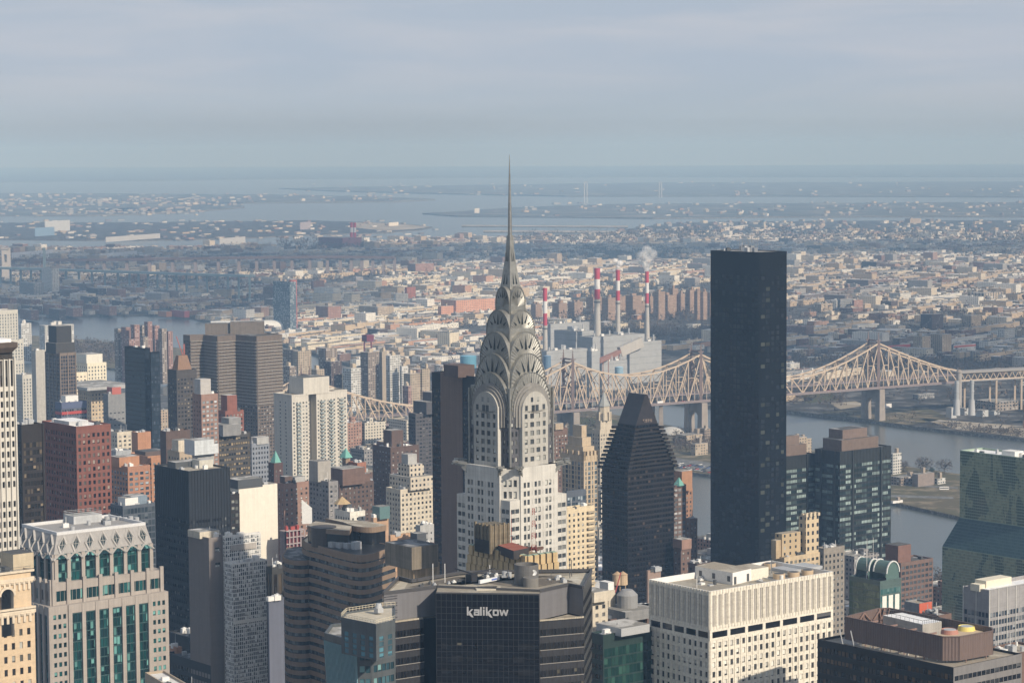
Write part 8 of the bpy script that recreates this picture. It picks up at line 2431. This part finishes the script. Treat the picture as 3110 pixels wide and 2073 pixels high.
# bare winter trees: clouds of fine twigs
def twig_mat(name, a, b2):
    m, nt, b = base_mat(name)
    c = mixc(nt, mapr(nt, noise(nt, .02, 3), .35, .65, 0, 1), a, b2)
    nt.links.new(c, b.inputs['Base Color']); b.inputs['Roughness'].default_value = .95; b.inputs['Specular IOR Level'].default_value = .05
    return m
M_TWIG = twig_mat('bare_twigs', (.085, .070, .060), (.13, .105, .085)); M_EVER = twig_mat('evergreen', (.03, .045, .03), (.045, .06, .035))
def crown(g, x, y, z0, r, h, n, rg, m=0):
    for k in range(n):
        th, ph = rg.uniform(0, 6.283), math.acos(rg.uniform(-1, 1)); q = rg.random() ** .4
        cx, cy, cz_ = x + r * q * math.sin(ph) * math.cos(th), y + r * q * math.sin(ph) * math.sin(th), z0 + h * (.55 + .45 * q * math.cos(ph))
        s = r * rg.uniform(.12, .34)
        v = [Vector((rg.gauss(0, 1), rg.gauss(0, 1), rg.gauss(0, 1.3))).normalized() * s for _ in range(3)]
        g.face([(cx + v[0].x, cy + v[0].y, cz_ + v[0].z), (cx + v[1].x, cy + v[1].y, cz_ + v[1].z), (cx + v[2].x, cy + v[2].y, cz_ + v[2].z)], m)
rt = random.Random(4)
g = Geo()
def trees_in(poly, n, z0, rmin, rmax, nf=18, cond=None):
    xs, ys = [p.x for p in poly], [p.y for p in poly]; k = 0; tries = 0
    while k < n and tries < n * 12:
        tries += 1
        x, y = rt.uniform(min(xs), max(xs)), rt.uniform(min(ys), max(ys))
        if not inside(poly, x, y) or (cond and not cond(x, y)): continue
        r = rt.uniform(rmin, rmax); crown(g, x, y, z0, r, r * rt.uniform(1.5, 2.2), nf, rt); k += 1
PD = lambda pts: [gD(*p) for p in pts]
inview = lambda x, y: abs(x) < half * y + 30
trees_in([p for p in P_QUEENS], 2600, 3, 6, 13, 14, lambda x, y: y < 8800 and inview(x, y) and treeish(x, y) > .22)
trees_in([p for p in P_QUEENS], 5200, 3, 4, 7.5, 9, lambda x, y: y < 6800 and inview(x, y) and not blocked(x, y, 40))
trees_in(PD([(1560, 500 + 30), (2380, 545), (2380, 562), (1560, 556)]), 260, 3, 12, 22, 14)
trees_in(PD([(1180, 552), (1600, 540), (1640, 556), (1200, 566)]), 200, 3, 12, 22, 14)
trees_in(PD([(640, 560), (840, 566), (840, 580), (640, 578)]), 120, 3, 12, 20, 12)
trees_in(PD([(40, 640), (420, 650), (420, 664), (40, 656)]), 240, 3, 8, 14, 14)
trees_in(PD([(1240, 755), (1640, 760), (1640, 800), (1240, 790)]), 560, 3, 5, 10, 16)
trees_in(PD([(1300, 720), (1630, 725), (1630, 745), (1300, 740)]), 260, 3, 5, 9, 14)
trees_in(PD([(1820, 830), (2352, 838), (2352, 868), (2190, 866), (1820, 858)]), 620, 3, 5, 9, 16)
trees_in(PD([(1806, 905), (1940, 910), (1950, 940), (1806, 935)]), 150, 3, 4, 7, 16)
trees_in(PD([(1806, 938), (1962, 958), (2230, 992), (2352, 1008), (2352, 1013), (2095, 984), (1806, 948)]), 260, 2, 1.5, 3, 12)
trees_in(PD([(2140, 985), (2352, 1003), (2352, 1013), (2230, 1000)]), 160, 3, 3, 6, 14)
trees_in(PD([(150, 790), (260, 800), (300, 815), (260, 842), (180, 832)]), 330, 2, 5, 10, 18)
trees_in(PD([(820, 880), (1000, 900), (1000, 955), (960, 952), (970, 925), (880, 900), (820, 930)]), 260, 2, 4, 8, 16)
trees_in(PD([(60, 905), (130, 905), (130, 940), (60, 940)]), 60, LAND, 5, 9, 16)
trees_in(PD([(1548, 1000), (1632, 1012), (1632, 1055), (1548, 1042)]), 170, 2, 3.5, 6.5, 18)
trees_in(PD([(1270, 950), (1400, 965), (1400, 1000), (1270, 985)]), 90, 2, 3, 6, 16)
trees_in(PD([(2045, 1158), (2190, 1188), (2190, 1190), (2045, 1160)]), 50, 1, 1, 2, 12)
o = g.build('woods', M_TWIG); o['kind'] = 'stuff'; tag(o, 'bare brown winter trees filling parks and streets across the river')
# the few trees that stand alone on the island
def bare_tree(label, px, py, h, r, ev=False):
    p = gnd(px, py, 3); o = thing('evergreen_tree' if ev else 'bare_tree', label, 'tree', (p.x, p.y, 3)); rg = random.Random(int(px))
    g = Geo(); g.cyl(p.x, p.y, 3, 3 + h * .35, .5, .35, 8)
    if not ev:
        for k in range(9):
            a = k * .7 + rg.random(); q = Vector((p.x, p.y, 3 + h * rg.uniform(.25, .4)))
            t = q + Vector((math.cos(a) * r * .6, math.sin(a) * r * .6, h * rg.uniform(.3, .5))); g.beam(q, t, .22)
            for m_ in range(4):
                b2 = a + rg.uniform(-.9, .9); s = q.lerp(t, rg.uniform(.4, 1)); g.beam(s, s + Vector((math.cos(b2) * r * .4, math.sin(b2) * r * .4, h * rg.uniform(.1, .25))), .12)
    g.build('trunk', plain('bark', (.09, .075, .065), .9), o)
    g = Geo(); crown(g, p.x, p.y, 3 + h * .1, r, h * .9, 420 if not ev else 300, rg); 
    if not ev:
        g2 = Geo()
        for k in range(0, len(g.f)):
            v = [g.v[i] for i in g.f[k]]; c = [sum(q[i] for q in v) / 3 for i in range(3)]
            g2.face([tuple(c[i] + (q[i] - c[i]) * .42 for i in range(3)) for q in v])
        g = g2
    g.build('crown', M_EVER if ev else M_TWIG, o)
bare_tree('wide bare tree by the river path, left of the two big ones', 2806, 1436, 17, 11)
bare_tree('round bare tree alone by the river, nearest the mirror tower', 2868, 1440, 16, 9)
bare_tree('small bare tree beside the white terraced hospital end', 2745, 1432, 12, 6)
bare_tree('dark conical evergreen between the two big bare trees', 2830, 1441, 8, 2.6, True)
bare_tree('bare tree at the near shore below the gridded brown building', 2845, 1815, 24, 9)
bare_tree('bare tree on the near shore beside the mirror tower foot', 2866, 1818, 22, 8)
# cars and buses on the island and the bridge
M_CARS = [plain('car_paint', c, .3) for c in ((.7, .7, .7), (.05, .05, .06), (.35, .36, .38), (.45, .06, .05), (.10, .14, .28))]
for k in range(34):
    px = 2050 + rt.uniform(0, 108); py = 1400 + (px - 2050) * .14 + rt.uniform(0, 22); p = gnd(px, py, 3.1); rg = k
    o = thing('parked_car', '', 'car', (p.x, p.y, 3.1), 'cars parked on the island shore'); o['label'] = 'small car parked in the rows by the island seawall'
    g = Geo(); g.box(p, EA, 2.2, .9, 3.4, 4.1); g.build('body', M_CARS[k % 5], o)
    g = Geo(); q = [Vector((p.x, p.y)) + EA * a_ + UP * b2 for a_, b2 in ((-1.3, -.8), (1.1, -.8), (1.1, .8), (-1.3, .8))]; q2 = [Vector((p.x, p.y)) + EA * a_ + UP * b2 for a_, b2 in ((-.9, -.65), (.6, -.65), (.6, .65), (-.9, .65))]
    g.taper(q, 4.1, q2, 4.75); g.build('cabin', plain('car_glass', (.03, .035, .04), .2), o)
p = gnd(2867, 1487, 3.1); o = thing('white_bus', 'white bus with dark windows on the island road', 'bus', (p.x, p.y, 3.1)); d_ = Vector((1, .05)).normalized()
g = Geo(); g.box(p, d_, 4.6, 1.25, 3.6, 6.2); g.build('body', M_UNITW, o); g = Geo(); g.box(p, d_, 4.3, 1.28, 4.7, 5.6); g.build('window_band', plain('car_glass', (.03, .035, .04), .2), o)
for k in range(9):
    s = 30 + k * 42 + rt.uniform(-8, 8); q = bp(s, 11.8, BOT + .4); o = thing('bridge_car', 'vehicle on the outer roadway of the bridge', 'car', q, 'vehicles crossing the bridge'); o['label'] = 'vehicle on the outer roadway of the bridge'
    big = k in (2, 6); g = Geo(); g.box(Vector(q[:2]), Bd, 4 if big else 2.3, 1.2 if big else .9, BOT + .8, BOT + (3.6 if big else 1.6)); g.build('body', M_CARS[0] if big else M_CARS[k % 5], o)
    if not big:
        g = Geo(); g.box(Vector(q[:2]), Bd, 1.3, .75, BOT + 1.6, BOT + 2.2); g.build('cabin', plain('car_glass', (.03, .035, .04), .2), o)

# ------------------------------------------------------------------ lesser blocks filling the near side of the river
occ = []
for o in COL.objects:
    if o.type == 'EMPTY' and o.get('category') and o.location.y < 2500 and o.get('category') not in ('car', 'tree', 'bus'):
        occ.append((o.location.x, o.location.y))
bbs = []
for o in COL.objects:
    if o.type == 'MESH' and o.name.startswith('wall') and o.parent and o.parent.location.y < 3000:
        v = np.empty(len(o.data.vertices) * 3, dtype=np.float32); o.data.vertices.foreach_get('co', v); v = v.reshape(-1, 3)
        bx = o.parent.location
        bbs.append((v[:, 0].min() + bx.x, v[:, 0].max() + bx.x, v[:, 1].min() + bx.y, v[:, 1].max() + bx.y))
fillF = [(facm((.20, .10, .08), bw=3.4, fh=3.1, wf=.42, hf=.46, key='f'), 'red brick'), (facm((.15, .10, .085), bw=3.4, fh=3.1, wf=.42, hf=.46, key='f'), 'dark brown'), (facm((.40, .32, .24), bw=3.6, fh=3.1, wf=.45, hf=.46, key='f'), 'tan'), (facm((.25, .24, .235), bw=3.2, fh=3.2, wf=.5, hf=.5, key='f'), 'grey'), (facm((.33, .20, .15), bw=3.4, fh=3.1, wf=.42, hf=.46, key='f'), 'pinkish brick'), (facm((.56, .52, .44), bw=3.6, fh=3.1, wf=.45, hf=.46, key='f'), 'cream')]
RFS = [(R_GREY, 'grey roof'), (R_DARK, 'black roof'), (R_SNOW, 'snowy roof'), (R_TAN, 'gravel roof')]
rf = random.Random(21); fl_items = []
for i in range(-60, 70):
    for j in range(20, 100):
        p = EA * (i * 30.0 + rf.uniform(-2, 2)) + UP * (j * 34.0)
        if j % 3 == 0: continue
        x, y = p.x, p.y
        if y < 1150 or y > 3200 or abs(x) > half * y + 20 or not inside(P_MANH, x, y): continue
        w, l = rf.uniform(18, 28), rf.uniform(20, 31)
        if any(a - 17 < x < b_ + 17 and c - 17 < y < d + 17 for a, b_, c, d in bbs): continue
        left = x < -.07 * y
        h = rf.choice((16, 18, 22, 26, 34, 45, 52)) + rf.uniform(-2, 3)
        if left and y > 1900: h = rf.choice((14, 16, 18, 20, 26, 34)) + rf.uniform(-2, 2)
        if y > 2600: h = min(h, 34)
        px, py = proj((x, y, LAND + h))
        if py > 2090 or px < -60 or px > 3170: continue
        if 2040 < px < 2160 or px > 2740: h = min(h, 14)
        fl_items.append((x, y, w, l, h, px, py))
fl_items.sort(key=lambda t: t[1] / math.sqrt(t[4]))
def wherem(px, y):
    z = 'far left' if px < 330 else 'left of the cream slabs' if px < 830 else 'around the cream slabs' if px < 1300 else 'behind the white tower' if px < 1840 else 'near the black towers' if px < 2400 else 'by the river on the right'
    return z
rec = []
for (x, y, w, l, h, px, py) in fl_items[:290]:
    fm, cn = rf.choice(fillF); rm_, rn = rf.choice(RFS)
    hs = 'low' if h < 21 else 'middling' if h < 36 else 'tall'
    rec.append(['%s %s block, %s, %s' % (hs, cn, rn, wherem(px, y)), px, (x, y, w, l, h), fm, rm_])
byl = {}
for r_ in rec: byl.setdefault(r_[0], []).append(r_)
for lab, L in byl.items():
    L.sort(key=lambda t: t[1])
    for k, r_ in enumerate(L):
        x, y, w, l, h = r_[2]
        o = thing('infill_block', lab if len(L) == 1 else lab + ', %s from the left' % (ORD[k] if k < 12 else '%dth' % (k + 1)), 'building', (x, y, LAND), 'lesser blocks among the towers')
        g = Geo(); poly = g.box((x, y), EA, w / 2, l / 2, LAND, LAND + h, 0, None); g.f.pop(); g.m.pop(); g.uv.pop(); g.col.pop(); del g.v[-4:]
        g.build('wall', r_[3], o)
        g = Geo(); q = g.ring(poly, LAND + h - .8, LAND + h, .4); g.face([(p.x, p.y, LAND + h - .8) for p in q]); g.build('roof', r_[4], o)
        c = Vector((x, y)) + EA * rf.uniform(-w * .25, w * .25) + UP * rf.uniform(-l * .2, l * .25)
        g = Geo(); g.box(c, EA, rf.uniform(2, 4), rf.uniform(2, 4), LAND + h - .8, LAND + h + rf.uniform(2, 5)); g.build('bulkhead', r_[3] if rf.random() < .6 else M_UNIT, o)
        for q in range(rf.randint(1, 4)):
            c = Vector((x, y)) + EA * rf.uniform(-w * .4, w * .4) + UP * rf.uniform(-l * .4, l * .4); g = Geo(); g.box(c, EA, rf.uniform(.5, 1.4), rf.uniform(.5, 1.4), LAND + h - .8, LAND + h + rf.uniform(.4, 1.4)); g.build('roof_unit', rf.choice((M_UNIT, M_UNITW, M_UNITD)), o)
